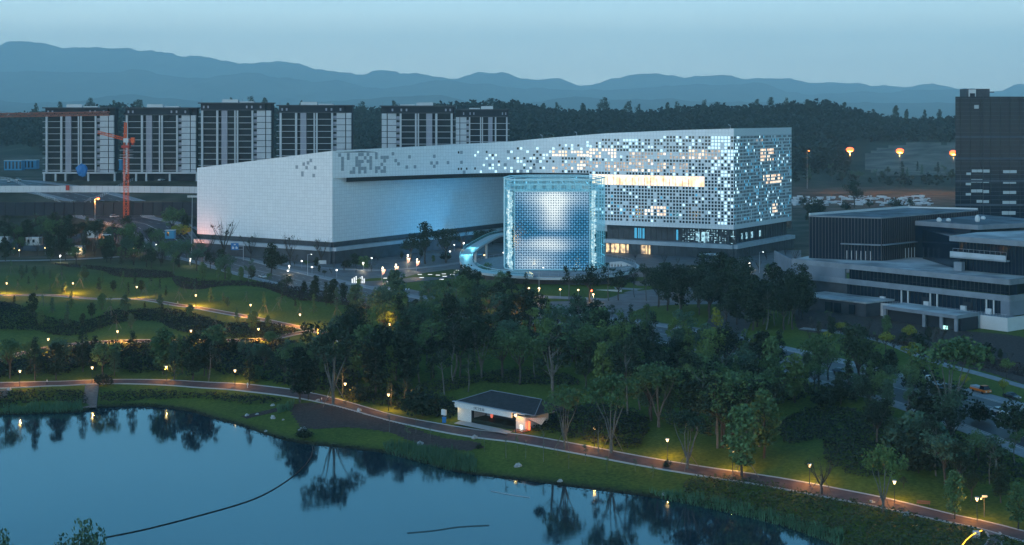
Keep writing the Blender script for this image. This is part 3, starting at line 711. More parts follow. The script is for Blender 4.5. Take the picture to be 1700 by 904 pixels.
ZT, ZD = 42.0, 5.4
sh = MB()
for a, b_ in zip(plan, plan[1:]+plan[:1]): sh.quad((*a, ZD), (*b_, ZD), (*b_, ZT), (*a, ZT))
dpart(sh, "glass_shell", mgl)
fr_ = MB()
for a, b_ in zip(plan[1:], plan[2:]+plan[:1]):
    for z in (ZD+.1, ZT-.2): fr_.obox(a, b_, z, z+.35, -.15, .18)
    for z in np.arange(ZD+4.2, ZT-1, 4.1): fr_.obox(a, b_, z, z+.14, -.05, .12)
    for c_ in line_pts(a, b_, 3.2)[:-1]: fr_.bar((*c_, ZD), (*c_, ZT), .09)
fr_.obox(plan[0], plan[1], ZT-.2, ZT+.15, -.15, .18)
dpart(fr_, "shell_frame", M_beam, "stuff")
# machinery deck over the screen
tk = MB(); c0 = Vector((17, 600))
def shrink(k): return [tuple(c0+(Vector(p)-c0)*k) for p in plan]
for k, z in ((.97, 37.6), (.93, 39.8), (.9, 41.4), (.55, 41.0)):
    q_ = shrink(k)
    for a, b_ in zip(q_, q_[1:]+q_[:1]): tk.obox(a, b_, z, z+.3, -.3, .3)
for k in range(26):
    t = k/25; x = 1+t*31; tk.bar((x, 580.9, 37.4), (x+rr.uniform(-1, 1), 583+rr.random()*4, 41.6), .10)
    if k % 4 == 0: tk.bar((x, 581, 40), (x, 620, 40.6), .22)
for k in range(6): tk.box(6+k*4, 8+k*4, 584, 587, 38, 38+rr.uniform(1.2, 2.8))
dpart(tk, "top_steelwork", M_beam, "stuff")
core = MB(); core.prism(shrink(.72), 5.5, 36.5); dpart(core, "inner_core", mat("core_panel", (.05, .16, .22), .6, emit=(.0, .17, .27), es=.25))  # panel emission stands for cyan light falling on the core
# screen
SX0, SX1, SZ0, SZ1, SY = 1.2, 31.2, 5.9, 37.0, 581.2
back_ = MB(); back_.box(SX0-.3, SX1+.3, SY+.25, SY+.7, SZ0-.2, SZ1+.2); dpart(back_, "screen_backing", mat("screen_dark_panel", (.01, .03, .06), .4, emit=(.0, .05, .12), es=.15))
ms_ = bpy.data.materials.new("screen_light"); ms_.use_nodes = True; n = ms_.node_tree; n.nodes.clear()
o_ = n.nodes.new("ShaderNodeOutputMaterial"); em = n.nodes.new("ShaderNodeEmission"); at = n.nodes.new("ShaderNodeAttribute"); at.attribute_name = "tone"
em.inputs[1].default_value = .52; n.links.new(at.outputs["Color"], em.inputs[0]); n.links.new(em.outputs[0], o_.inputs[0]); ms_.cycles.emission_sampling = 'NONE'
def sb(u, v):   # brightness of the abstract picture on the screen
    g = lambda cu, cv, su, sv: math.exp(-((u-cu)/su)**2-((v-cv)/sv)**2)
    b_ = .40+.55*g(.52, .26, .20, .28)+.35*g(.5, .08, .5, .12)+.40*g(.3, .66, .30, .10)+.35*g(.25, .92, .28, .12)+.30*g(.6, .72, .25, .1)
    b_ -= .42*g(.10, .50, .20, .12)+.34*g(.88, .42, .16, .18)+.42*g(.86, .84, .20, .14)+.34*g(.5, .54, .36, .045)+.2*g(.05, .25, .1, .2)
    b_ -= .10*g(.62, .80, .2, .03)
    return min(1, max(.06, b_))
lat = MB(); NC, NR = 30, 31; cw = (SX1-SX0)/NC; ch = (SZ1-SZ0)/NR
for i in range(NC):
    for j in range(NR):
        u, v = (i+.5)/NC, 1-(j+.5)/NR; b_ = sb(u, v)
        x0 = SX0+i*cw; z0 = SZ0+j*ch; cxx, czz = x0+cw/2, z0+ch/2
        k_ = b_**2.1; col = (.05+.95*k_, .26+.74*k_, .52+.48*k_)
        hs = (.62-.26*b_)*cw; hw = (.62-.16*b_)*hs
        s_ = 1 if (i+j) % 2 else -1
        # elongated hexagonal hole along the diagonal
        D_ = Vector((1, s_)).normalized(); N_ = Vector((-D_.y, D_.x))
        hole = [D_*hs*1.05, D_*hs*.5+N_*hw, -D_*hs*.5+N_*hw, -D_*hs*1.05, -D_*hs*.5-N_*hw, D_*hs*.5-N_*hw]
        hole = [(cxx+h_.x, czz+h_.y) for h_ in hole]; hole.sort(key=lambda p: math.atan2(p[1]-czz, p[0]-cxx))
        outer = []
        for hx, hz in hole:
            dx, dz = hx-cxx, hz-czz; m_ = max(abs(dx)/(cw/2), abs(dz)/(ch/2)); outer.append((cxx+dx/m_, czz+dz/m_))
        for k in range(6):
            l = (k+1) % 6
            lat.quad((outer[k][0], SY, outer[k][1]), (outer[l][0], SY, outer[l][1]), (hole[l][0], SY, hole[l][1]), (hole[k][0], SY, hole[k][1]), col=col)
        for (cx2, cz2) in ((x0, z0), (x0+cw, z0), (x0+cw, z0+ch), (x0, z0+ch)):
            # fill the corner missed by the six-sided ring
            near_ = sorted(range(6), key=lambda k: math.hypot(outer[k][0]-cx2, outer[k][1]-cz2))[:2]
            a, c_ = outer[near_[0]], outer[near_[1]]
            lat.poly([(cx2, SY, cz2), (a[0], SY, a[1]), (c_[0], SY, c_[1])]); lat.c[-1] = col
dpart(lat, "light_screen", ms_, "stuff")
sf = MB(); sf.box(SX0-.35, SX1+.35, SY-.1, SY+.2, SZ1, SZ1+.35); sf.box(SX0-.35, SX1+.35, SY-.1, SY+.2, SZ0-.4, SZ0-.02); sf.box(SX0-.35, SX0-.02, SY-.1, SY+.2, SZ0-.4, SZ1+.3); sf.box(SX1+.02, SX1+.35, SY-.1, SY+.2, SZ0-.4, SZ1+.3)
dpart(sf, "screen_frame", M_beam)
# glittering side lattices on the chamfers
for nm, p, q, ww in (("left_light_lattice", (-2.6, 587.0), (.2, 581.0), 2), ("right_light_lattice", (31.6, 581.6), (34.3, 586.9), 3)):
    s2 = MB(); d = Vector((q[0]-p[0], q[1]-p[1])); z = 6.0
    while z < 37.5:
        t0 = .1+.5*abs(math.sin(z*.33))*rr.random() if ww == 2 else .15+.2*math.sin(z*.2)**2; t1 = min(1, t0+.35+.5*rr.random())
        a = (p[0]+d.x*t0, p[1]+d.y*t0); b_ = (p[0]+d.x*t1, p[1]+d.y*t1)
        s2.obox(a, b_, z, z+.32+.25*rr.random(), -.25, -.05); z += .62
    for t in (.3, .62): s2.obox((p[0]+d.x*t, p[1]+d.y*t), (p[0]+d.x*(t+.12), p[1]+d.y*(t+.12)), 8, 37, -.35, -.26)
    dpart(s2, nm.split("_", 1)[1], M_strip, "stuff")
for (x, y, z, w_) in ((4, 590, 39.5, 900), (30, 590, 39.5, 900), (36, 603, 12, 700)):
    L = bpy.data.lights.new("drum_light", 'POINT'); L.energy = w_*.6; L.color = (.15, .75, 1.0); L.shadow_soft_size = 1.2
    lo = bpy.data.objects.new("drum_light", L); COL.objects.link(lo); lo.parent = drum; lo.matrix_parent_inverse = Matrix.Translation((-17, -600, -5.4)); lo.location = (x, y, z)
# terrace ring under the drum
ter = empty("drum_terrace", (18, 606, 0), 0, "round pale terrace with a dark curved wall carrying the glass drum", "terrace")
def tpart(mb, name, mats, kind=None):
    o = mb.build(name, mats, kind=kind); o.parent = ter; o.matrix_parent_inverse = Matrix.Translation((-18, -606, 0)); return o
def ell(rx_, ry_, k=64, cx=18, cy=606): return [(cx+rx_*math.cos(2*math.pi*i/k), cy+ry_*math.sin(2*math.pi*i/k)) for i in range(k)]
t_ = MB(); t_.prism(ell(34, 45), 4.3, 5.35); tpart(t_, "deck", M_pave)
t_ = MB(); t_.prism(ell(31.5, 42), 0, 4.3); tpart(t_, "retaining_wall", M_dark)
t_ = MB(); o1, o2 = ell(35.2, 46.6), ell(34.1, 45.2)
for i in range(64):
    j = (i+1) % 64
    t_.quad((*o1[i], 4.0), (*o1[j], 4.0), (*o1[j], 4.9), (*o1[i], 4.9)); t_.quad((*o1[i], 4.9), (*o1[j], 4.9), (*o2[j], 4.9), (*o2[i], 4.9)); t_.quad((*o2[i], 4.0), (*o2[j], 4.0), (*o1[j], 4.0), (*o1[i], 4.0))
tpart(t_, "outer_rim", M_conc2)
t_ = MB(); o1 = ell(33.6, 44.6)
for i in range(64):
    j = (i+1) % 64; t_.bar((*o1[i], 6.45), (*o1[j], 6.45), .05); t_.bar((*o1[i], 5.35), (*o1[i], 6.45), .05)
tpart(t_, "railing", M_steel, "stuff")
t_ = MB(); t_.prism([(40, 592), (50, 600), (47, 618), (41, 612)], 5.36, 5.42); tpart(t_, "reflecting_pool", mat("pool_water", (.01, .05, .07), .05, spec=.8))
t_ = MB(); t_.box(0, 42, 553, 553.6, 0, 1.0); t_.box(-20, -8, 549, 549.5, 0, .8); tpart(t_, "low_white_wall", M_conc2)
# curved elevated ramp
rampc = catmull([(-4, 712), (-8.8, 698), (-13.5, 668), (-17.2, 640), (-19, 612), (-18.6, 590), (-15.5, 573), (-9.5, 563), (-2, 560), (8, 560)], 2.0)
Ls = [0]
for a, b_ in zip(rampc, rampc[1:]): Ls.append(Ls[-1]+(b_-a).length)
rz_ = lambda L: float(np.interp(L/Ls[-1], [0, .6, .8, 1], [9.6, 9.0, 7.6, 5.6]))
ramp = empty("curved_ramp", (-19, 612, 0), 0, "curving elevated footbridge ramp with glass sides lit cyan beside the drum", "footbridge")
def rpart(mb, name, mats, kind=None):
    o = mb.build(name, mats, kind=kind); o.parent = ramp; o.matrix_parent_inverse = Matrix.Translation((19, -612, 0)); return o
dk, gls, gl2, rl = MB(), MB(), MB(), MB(); frs = frames(rampc)
for i in range(len(frs)-1):
    (p, a), (q, b_) = frs[i], frs[i+1]; z0, z1 = rz_(Ls[i]), rz_(Ls[i+1]); w = 2.6
    pr, qr, pl, ql = p+a*w, q+b_*w, p-a*w, q-b_*w
    dk.quad((pr.x, pr.y, z0), (qr.x, qr.y, z1), (ql.x, ql.y, z1), (pl.x, pl.y, z0))
    dk.quad((pl.x, pl.y, z0-.9), (ql.x, ql.y, z1-.9), (qr.x, qr.y, z1-.9), (pr.x, pr.y, z0-.9))
    for (u, v, s_) in ((pr, qr, 1), (ql, pl, 1)):
        za, zb_ = (z0, z1) if u is pr else (z1, z0)
        dk.quad((u.x, u.y, za-.9), (v.x, v.y, zb_-.9), (v.x, v.y, zb_), (u.x, u.y, za)); (gls if u is pr else gl2).quad((u.x, u.y, za), (v.x, v.y, zb_), (v.x, v.y, zb_+1.2), (u.x, u.y, za+1.2))
        rl.bar((u.x, u.y, za+1.25), (v.x, v.y, zb_+1.25), .06)
rpart(dk, "deck", mat("lit_ramp_deck", (.42, .47, .50), .5)); rpart(gls, "glass_balustrade", mgl); rpart(gl2, "glass_balustrade", mgl); rpart(rl, "handrail", M_beam, "stuff")
for k in (0.20, .38, .58, .76):
    L = k*Ls[-1]; j = int(np.searchsorted(Ls, L)); p = rampc[j]; m1 = MB(); m1.bar((p.x, p.y, 0), (p.x, p.y, rz_(L)-.9), .55, n=10); rpart(m1, "pillar", M_conc2)
for L_ in (.45, .62):
    j = int(len(rampc)*L_); p, a = frs[j]; L = bpy.data.lights.new("ramp_light", 'POINT'); L.energy = 600; L.color = (.2, .8, 1); L.shadow_soft_size = .6
    lo = bpy.data.objects.new("ramp_light", L); COL.objects.link(lo); lo.parent = ramp; lo.matrix_parent_inverse = Matrix.Translation((19, -612, 0)); lo.location = (p.x, p.y, rz_(Ls[j])+2.0)
# ================================================================== APARTMENT BLOCKS
YA = 830.0; PM = F/YA
M_apw = mat("apartment_pale_wall", (.46, .49, .52), .7, var=.06, vscale=.2)
M_apl = mat("apartment_lilac_wall", (.30, .31, .37), .7, var=.06, vscale=.2)
M_apd = mat("apartment_dark_wall", (.016, .024, .038), .7)
M_apg = mat("apartment_window_glass", (.005, .012, .024), .3, spec=.2, var=.3, vscale=.3)
_share = {}
def shared_box(name, w, d, h, m):
    k = (name, round(w, 2), round(d, 2), round(h, 2))
    if k not in _share:
        b_ = MB(); b_.box(0, w, 0, d, 0, h); _share[k] = b_.mesh(name, m)
    return _share[k]
def apartment(x0, x1, ytop, label, mirror=False, nfl=10, flat_roof=True, warm_at=None, full=True):
    w = (x1-x0)/PM; zg = 29.0
    X0, _, zt = PY(x0, ytop, YA)
    r = empty("apartment_block", (X0, YA, zg), 0, label, "apartment block", "unfinished looking grey apartment blocks behind the museum")
    z_roof = zt-zg; fh = 10.08/PM; fl_top = z_roof-12.5/PM
    def X(f0, f1): 
        a, b_ = f0*w, f1*w
        return (w-b_, w-a) if mirror else (a, b_)
    def add(name, f0, f1, y0, y1, z0, z1, m, parent=None):
        a, b_ = X(f0, f1); me = shared_box(name, b_-a, y1-y0, z1-z0, m); return obj(name, me, r if parent is None else parent, (a, y0, z0))
    add("body", .012, .995, 1.2, 8, 6.2, z_roof-.4, M_apd)
    b_ = MB(); b_.box(-.6, w+.4, -1.4, 9, z_roof-.4, z_roof+.25); b_.build("roof_slab", M_dark, r)
    # dark attic storey with small windows
    add("attic", .02, .90, -.2, 1.15, fl_top+.6, z_roof-.42, M_apd); add("attic_ledge", -.01, .91, -1.1, 1.2, fl_top, fl_top+.55, M_dark)
    for f in (.05, .11, .64, .71, .83): add("attic_window", f, f+.022, -.27, -.21, fl_top+1.3, z_roof-1.6, M_apl)
    cols = ((.028, .055), (.235, .262), (.482, .500), (.515, .536), (.718, .742))
    for c_ in cols: add("column", *c_, -.9, .3, 6.2, fl_top-.02, M_apw)
    add("lilac_pier", .305, .385, -.5, 1.15, 6.2, fl_top-.02, M_apl)
    for k in range(nfl+1):
        z = fl_top-k*fh
        if z < 6.5: break
        if k: add("floor_slab", -.012, .79, -1.05, .28, z-.28, z, M_apw)
        zz = z-fh
        if zz < 5.8: zz = 5.8
        add("wall_panel", .79, .905, -.35, 1.15, zz+.30, z-.08, M_apw); add("wall_panel", .918, .985, -.55, 1.15, zz+.30, z-.08, M_apw)
        add("panel_joint", .79, .985, -.15, 1.12, z-.08, z+.0, M_apl)
        for (a, c_) in ((.06, .232), (.39, .48), (.54, .715)): 
            g = add("window", a, c_, .55, .65, zz+.3, z-.3, M_apg)
        if warm_at and warm_at[0] == k:
            add("lit_room_window", warm_at[1], warm_at[1]+.06, .48, .54, zz+.4, z-1.4, M_warm)
        add("side_balcony", .742, .79, .0, 1.15, zz+.3, zz+.3+fh*.45, M_apl)
    add("podium_beam", -.01, 1.01, -1.6, 2, 5.2, 6.15, M_apw)
    for f in (0, .16, .30, .62, .99): add("podium_column", f, f+.022, -1.4, 0, -2, 5.2, M_apw)
    add("podium_dark_front", 0, 1, 2.1, 14, -2, 5.2, M_apd)
    # roof plant
    b_ = MB(); b_.box(*X(.30, .52), 2, 7, z_roof+.25, z_roof+2.0); b_.box(*X(.54, .74), 2, 7, z_roof+.25, z_roof+.9); b_.build("roof_plant", M_conc2, r)
    for f in (.02, .58, .70): b_ = MB(); b_.bar((f*w, 3, z_roof), (f*w, 3, z_roof+2.4), .10); b_.build("roof_vent", M_steel, r)
    return r
apartment(73, 191, 178.5, "leftmost grey apartment block, brown crane jib crossing its top storey")
apartment(206, 327, 178.5, "second apartment block from the left, orange tower crane standing before it")
apartment(331, 452, 170.5, "third apartment block from the left, rising above the museum's left end")
apartment(461, 585, 174.5, "fourth apartment block, alone above the museum's corner")
apartment(632, 755, 175.5, "apartment block with its blank wall panels at left, right of the wide gap", True, warm_at=(8, .5))
apartment(755.5, 845, 181.5, "rightmost and smallest apartment block with a warm lit window", True, warm_at=(4, .62))
# ================================================================== RIGHT HAND BUILDINGS
def group_builder(name, origin, label, cat):
    r = empty(name, origin, 0, label, cat)
    def part(mb, nm, mats, kind=None, parent=None):
        o = mb.build(nm, mats, kind=kind); o.parent = parent or r
        if parent is None: o.matrix_parent_inverse = Matrix.Translation([-c for c in origin])
        return o
    return r, part
pod, pp = group_builder("stepped_concrete_building", (130, 500, 0), "grey concrete building with long dark window bands and flat terraces at the right", "building")
p0, p1 = (102, 526), (158, 459)      # podium front line
dv = Vector((p1[0]-p0[0], p1[1]-p0[1])).normalized(); nv = Vector((dv.y, -dv.x))   # nv towards the camera/left
L_p = math.dist(p0, p1)
def on(t, off=0.0): v = Vector(p0)+dv*(t*L_p)+nv*off; return (v.x, v.y)
# nv must point to the camera
m1 = MB(); m1.prism([p0, p1, (p1[0]+45, p1[1]+34), (175, 560), (125, 560)], 14.6, 15.4); pp(m1, "roof_terrace", M_roofw)
m1 = MB(); m1.obox(p0, p1, 13.9, 15.7, -.6, .25); m1.obox(p1, (p1[0]+45, p1[1]+34), 13.9, 15.7, -.6, .25); pp(m1, "top_fascia", M_conc)
m1 = MB(); m1.obox(on(0), on(.27), 8.65, 13.9, -.6, .22); pp(m1, "blank_wall", M_concb)
m1 = MB(); m1.obox(on(.0), on(1), 8.6, 10.5, -.6, .26); m1.obox(p1, (p1[0]+45, p1[1]+34), 8.6, 10.5, -.6, .25); pp(m1, "middle_fascia", M_conc)
m1 = MB(); m1.obox(on(.27), on(1.0, -2), 10.2, 13.9, -3, -2.4); m1.obox(on(1.0, -2), (p1[0]+45, p1[1]+36), 10.2, 13.9, -3, -2.4); pp(m1, "upper_window_band", M_curt)
m1 = MB(); m1.obox(on(.27), on(.965), 4.0, 8.6, -1.6, -1.0); pp(m1, "lower_window_band", M_curt)
m1 = MB(); m1.obox(on(.0), on(.27), 1.0, 8.6, -2.2, -1.2); pp(m1, "dark_ground_storey", M_dark)
m1 = MB(); m1.obox(on(.965), p1, 4.0, 8.6, -.6, .2); m1.obox(p1, (p1[0]+45, p1[1]+34), 4.0, 8.6, -.6, .2); pp(m1, "end_wall", M_concb)
m1 = MB(); m1.obox((p0[0]-.2, p0[1]+34), (p0[0]-.2, p0[1]), 1, 15.4, -.3, .3); pp(m1, "left_side_wall", M_concb)
m1 = MB()
for t in np.arange(.28, 1.0, .018): m1.obox(on(t, -2.3), on(t+.0022, -2.3), 10.4, 13.85, 0, .1)
for t in np.arange(.28, .96, .018): m1.obox(on(t, -.95), on(t+.0022, -.95), 4.05, 8.55, 0, .1)
m1.obox(on(.4, -.1), on(.995, -.1), 11.5, 11.57, 0, .06); pp(m1, "window_mullion", M_frame, "stuff")
for t in (.53, .56, .66, .69, .90, .93):
    m1 = MB(); m1.obox(on(t, -.7), on(t+.005, -.7), 4.05, 8.55, 0, .4); pp(m1, "white_column", M_conc2)
for t in (.44, .64, .80, .905):
    m1 = MB(); m1.obox(on(t, -.2), on(t+.022, -.2), 4.0, 5.7, 0, .8); pp(m1, "terrace_unit", M_conc2)
for t0_, t1_ in ((.62, .66), (.80, .835)): m1 = MB(); m1.obox(on(t0_, -.8), on(t1_, -.8), 4.05, 7.0, 0, .06); pp(m1, "door", M_apd)
m1 = MB(); m1.prism([on(.0, 6), on(.27, 6), on(.27, -1), on(0, -1)], .4, 1.1); m1.prism([on(.27, 6), on(1.03, 6), on(1.03, -1), on(.27, -1)], 3.2, 4.0); pp(m1, "terrace_floor", M_pave)
m1 = MB(); m1.obox(on(.27, 5.8), on(1.03, 5.8), -2.5, 4.3, 0, .35); m1.obox(on(1.03, 6.1), (on(1.03, 6)[0]+42, on(1.03, 6)[1]+32), -2.5, 4.3, 0, .35); pp(m1, "white_retaining_wall", M_conc2)
m1 = MB()
for t in np.arange(.28, 1.03, .012): a = on(t, 6.0); m1.bar((*a, 4.3), (*a, 5.3), .035)
a, c_ = on(.28, 6.0), on(1.03, 6.0); m1.bar((*a, 5.3), (*c_, 5.3), .04); pp(m1, "terrace_railing", M_steel, "stuff")
# glass box on the roof
gb, gp = group_builder("glass_box_building", (135, 535, 15.4), "tall dark glass box with thin vertical fins standing on the concrete terrace", "building")
gq = [(109, 530), (132.7, 519.5), (181, 562), (157, 573)]
m1 = MB(); m1.prism(gq, 15.45, 30.6); gp(m1, "glass_wall", M_curt)
m1 = MB(); m1.prism([tuple(Vector(gq[i])+(Vector(gq[i])-Vector((145, 546))).normalized()*.35) for i in range(4)], 30.6, 31.1, top=1); gp(m1, "roof", [M_conc, M_roof])
m1 = MB(); m1.obox(gq[3], gq[0], 31.1, 31.9, -.4, .2); m1.obox(gq[2], gq[3], 31.1, 31.7, -.3, .2); gp(m1, "pale_parapet", M_conc2)
m1 = MB()
for a, b_ in ((gq[0], gq[1]), (gq[1], gq[2])):
    for c_ in line_pts(a, b_, 1.18):
        d = (Vector(b_)-Vector(a)).normalized()*.07; m1.obox((c_[0]-d.x, c_[1]-d.y), (c_[0]+d.x, c_[1]+d.y), 15.5, 30.7, 0, .28)
gp(m1, "vertical_fin", mat("dark_fin", (.09, .085, .095), .5, metal=.2), "stuff")
m1 = MB(); a = Vector(gq[0]).lerp(Vector(gq[1]), .45); c_ = Vector(gq[1]).lerp(Vector(gq[2]), .38)
m1.obox(tuple(a), gq[1], 21.0, 21.4, 0, 1.6); m1.obox(gq[1], tuple(c_), 21.0, 21.4, 0, 1.6); gp(m1, "entrance_canopy", M_conc)
for k in range(6):
    m1 = MB(); a = Vector(gq[0]).lerp(Vector(gq[1]), .53+.065*k); d = (Vector(gq[1])-Vector(gq[0])).normalized()*.09; m1.obox(tuple(a-d), tuple(a+d), 15.45, 18.8, .3, .5); gp(m1, "door_post", M_steel)
for k in range(4):
    m1 = MB(); a = Vector(gq[1]).lerp(Vector(gq[2]), .22+.03*k); m1.bar((a.x+.5, a.y-.5, 15.4), (a.x+.5, a.y-.5, 19.2), .16, n=8); gp(m1, "column", M_steel)
# upper right block with canopies
ub, up = group_builder("terraced_glass_block", (165, 490, 15.4), "low glazed block with a jutting pale canopy and a balcony slab at the right edge", "building")
q0 = (151, 491); q1 = (q0[0]+dv.x*48, q0[1]+dv.y*48)
def oq(t, off=0): v = Vector(q0)+dv*t+nv*off; return (v.x, v.y)
m1 = MB(); m1.prism([oq(1), oq(48), (q1[0]+40, q1[1]+40), (195, 545), (150, 528)], 15.45, 26); up(m1, "glass_wall", M_curt)
m1 = MB(); m1.prism([oq(-1, 2.5), oq(48, 2.5), (q1[0]+38, q1[1]+38), (197, 520), (162, 505)], 26.0, 26.9, top=1); up(m1, "canopy_slab", [M_conc, M_roofw])
m1 = MB(); m1.obox(oq(-1, 2.6), oq(48, 2.6), 25.2, 27.0, -.2, .2); up(m1, "canopy_edge", M_conc)
m1 = MB(); m1.obox(oq(-1, 2.0), oq(20, 2.0), 19.6, 21.7, 0, .5); m1.prism([oq(-1, 2.5), oq(20, 2.5), oq(20, 0), oq(-1, 0)], 19.6, 20.1); up(m1, "balcony_slab", M_ledge)
m1 = MB(); m1.bar((*oq(0, 2.2), 22.8), (*oq(20, 2.2), 22.8), .05)
for t in range(0, 21, 2): m1.bar((*oq(t, 2.2), 21.7), (*oq(t, 2.2), 22.8), .04)
up(m1, "balcony_railing", M_steel, "stuff")
m1 = MB()
for t in np.arange(1.2, 48, 1.3): m1.obox(oq(t), oq(t+.13), 15.5, 25.2, .02, .2)
up(m1, "window_mullion", M_frame, "stuff")
m1 = MB(); m1.prism([(146.5, 536), (165, 512), (200, 530), (182, 570)], 27.2, 28.9, top=1); up(m1, "upper_roof", [M_conc, M_roof])
m1 = MB(); m1.prism([(148, 534), (163, 514), (198, 531), (180, 566)], 15.5, 27.2); up(m1, "recessed_glass_wall", M_curt)
for (x, y, h_) in ((156, 528, 1.6), (160, 530, 1.2), (170, 528, 2.6), (176, 540, 1.3)):
    m1 = MB(); m1.ball((x, y, 28.9+h_*.4), 1.0, 1.0, h_*.6); up(m1, "roof_ventilator", M_conc2)
m1 = MB(); m1.obox(oq(1.5, 2), oq(4.5, 2), 15.45, 18.4, 0, 2); up(m1, "stair_head", M_conc)
# low annexes in front
ax, axp = group_builder("flat_roofed_annex", (115, 505, 0), "low annex with a stained pale flat roof before the grey building, left one", "building")
a0, a1 = (99.5, 506), (118.5, 484); m1 = MB(); d2 = Vector((a1[0]-a0[0], a1[1]-a0[1])).normalized(); n2 = Vector((d2.y, -d2.x))
rp = [a0, a1, (a1[0]+12, a1[1]+9), (a0[0]+12, a0[1]+9)]
m1.prism(rp, 4.6, 5.1); axp(m1, "flat_roof", M_roofw)
m1 = MB(); m1.prism([(a0[0]+.6, a0[1]+.3), (a1[0]+.1, a1[1]+.8), (a1[0]+11.5, a1[1]+9), (a0[0]+11.5, a0[1]+9)], -1, 4.6); axp(m1, "wall", M_dark)
for t0, t1 in ((.42, .52), (.55, .64), (.76, .84)):
    m1 = MB(); m1.obox((a0[0]+(a1[0]-a0[0])*t0, a0[1]+(a1[1]-a0[1])*t0), (a0[0]+(a1[0]-a0[0])*t1, a0[1]+(a1[1]-a0[1])*t1), .6, 3.8, -.28, -.1)
    axp(m1, "window", M_curt)
bx_, bxp = group_builder("open_front_annex", (130, 485, 0), "low annex with a thick concrete canopy over a dark recessed front, nearest the street", "building")
b0, b1 = (122.0, 476), (139, 452); d2 = Vector((b1[0]-b0[0], b1[1]-b0[1])).normalized()
m1 = MB(); m1.prism([b0, b1, (b1[0]+9, b1[1]+7), (b0[0]+9, b0[1]+7)], 4.1, 5.2, top=1); bxp(m1, "canopy_roof", [M_conc, M_roofw])
m1 = MB(); m1.prism([(b0[0]+2, b0[1]+1.5), (b1[0]+2, b1[1]+1.5), (b1[0]+9, b1[1]+7), (b0[0]+9, b0[1]+7)], -2, 4.1); bxp(m1, "dark_recess", M_apd)
for t in (.01, .55, .78, .97):
    m1 = MB(); x, y = b0[0]+(b1[0]-b0[0])*t, b0[1]+(b1[1]-b0[1])*t; m1.prism([(x, y+.2), (x+.8, y-.4), (x+1.4, y+.4), (x+.6, y+1.1)], -2, 4.1); bxp(m1, "pillar", M_conc)
m1 = MB(); x, y = b0[0]+(b1[0]-b0[0])*.80, b0[1]+(b1[1]-b0[1])*.80; m1.obox((x, y), (x+1, y-1.3), .2, 1.3, -1.2, -1.1); bxp(m1, "lit_sign", mat("green_lit_sign", (.4, .8, .7), .5, emit=(.5, 1, .9), es=.8))
# tower
tw, twp = group_builder("office_tower", (200, 640, 0), "dark glass office tower with thin floor lines and pale blinds at the right edge", "tower")
X0t = (1586-850)/F*640; ZTt = CH-(160-HZ)/F*640
m1 = MB(); m1.prism([(X0t, 640), (X0t+50, 640), (X0t+62, 675), (X0t+11, 675)], 0, ZTt); twp(m1, "glass_body", M_curt)
m1 = MB()
for y_ in np.arange(163, 358, 7.0):
    z = CH-(y_-HZ)/F*640; m1.box(X0t-.05, X0t+50.05, 639.85, 640.0, z-.12, z+.0)
twp(m1, "floor_line", mat("spandrel_line", (.075, .10, .14), .6, spec=.1), "stuff")
m1 = MB()
for x_ in np.arange(2.2, 50, 4.4): m1.box(X0t+x_, X0t+x_+.10, 639.8, 639.99, 12, ZTt)
m1.box(X0t+12.2, X0t+12.5, 639.75, 640, 12, ZTt); twp(m1, "vertical_mullion", M_frame, "stuff")
m1 = MB()
for y_ in (226, 262, 299, 339): z = CH-(y_-HZ)/F*640; m1.box(X0t-.1, X0t+50.1, 639.6, 639.9, z-.7, z+.25)
twp(m1, "floor_band", mat("grey_band", (.06, .08, .11), .6, spec=.1))
M_blind = mat("pale_blind", (.40, .46, .50), .6)
for x0_, x1_, y0_, y1_ in ((1617, 1625, 174, 180), (1613, 1631, 281, 285.5), (1632, 1643, 281, 286), (1665, 1688, 282, 287), (1604, 1612, 286, 290), (1612, 1631, 297, 302.5), (1632, 1642, 298, 303), (1665, 1687, 299, 304.5), (1603, 1612, 303, 307), (1612, 1631, 314, 319), (1632, 1642, 315, 320), (1665, 1687, 316.5, 321.5), (1603, 1612, 320, 324), (1621, 1631, 331.5, 336), (1632, 1642, 332, 336.5), (1664, 1687, 333, 338.5), (1663, 1686, 350, 356)):
    a = PY(x0_, y1_, 640); c_ = PY(x1_, y0_, 640)
    k = max(1, round((x1_-x0_)/9.5)); ww = (c_[0]-a[0])/k
    for j in range(k): o = obj("window_blind", shared_box("window_blind", ww-.12, .06, c_[2]-a[2], M_blind), tw, (a[0]+j*ww-200, 639.70-640, a[2]))
m1 = MB(); a = PY(1605, 160, 650); c_ = PY(1643, 147, 650); m1.box(a[0], c_[0], 650, 660, a[2]-3.5, c_[2]); twp(m1, "roof_box", M_dark)
m1 = MB(); a = PY(1608, 160, 649.8); c_ = PY(1620, 148, 649.8); m1.box(a[0], c_[0], 649.6, 649.9, a[2]-2, c_[2]); twp(m1, "white_door_surround", M_conc2)
m1 = MB(); m1.box(a[0]+.5, c_[0]-.5, 649.45, 649.58, a[2]-2, a[2]+1.5); twp(m1, "roof_door", M_apd)
m1 = MB(); m1.box(c_[0]+6, c_[0]+9, 652, 653, c_[2]-1.4, c_[2]-1.0); twp(m1, "roof_arm", M_frame)
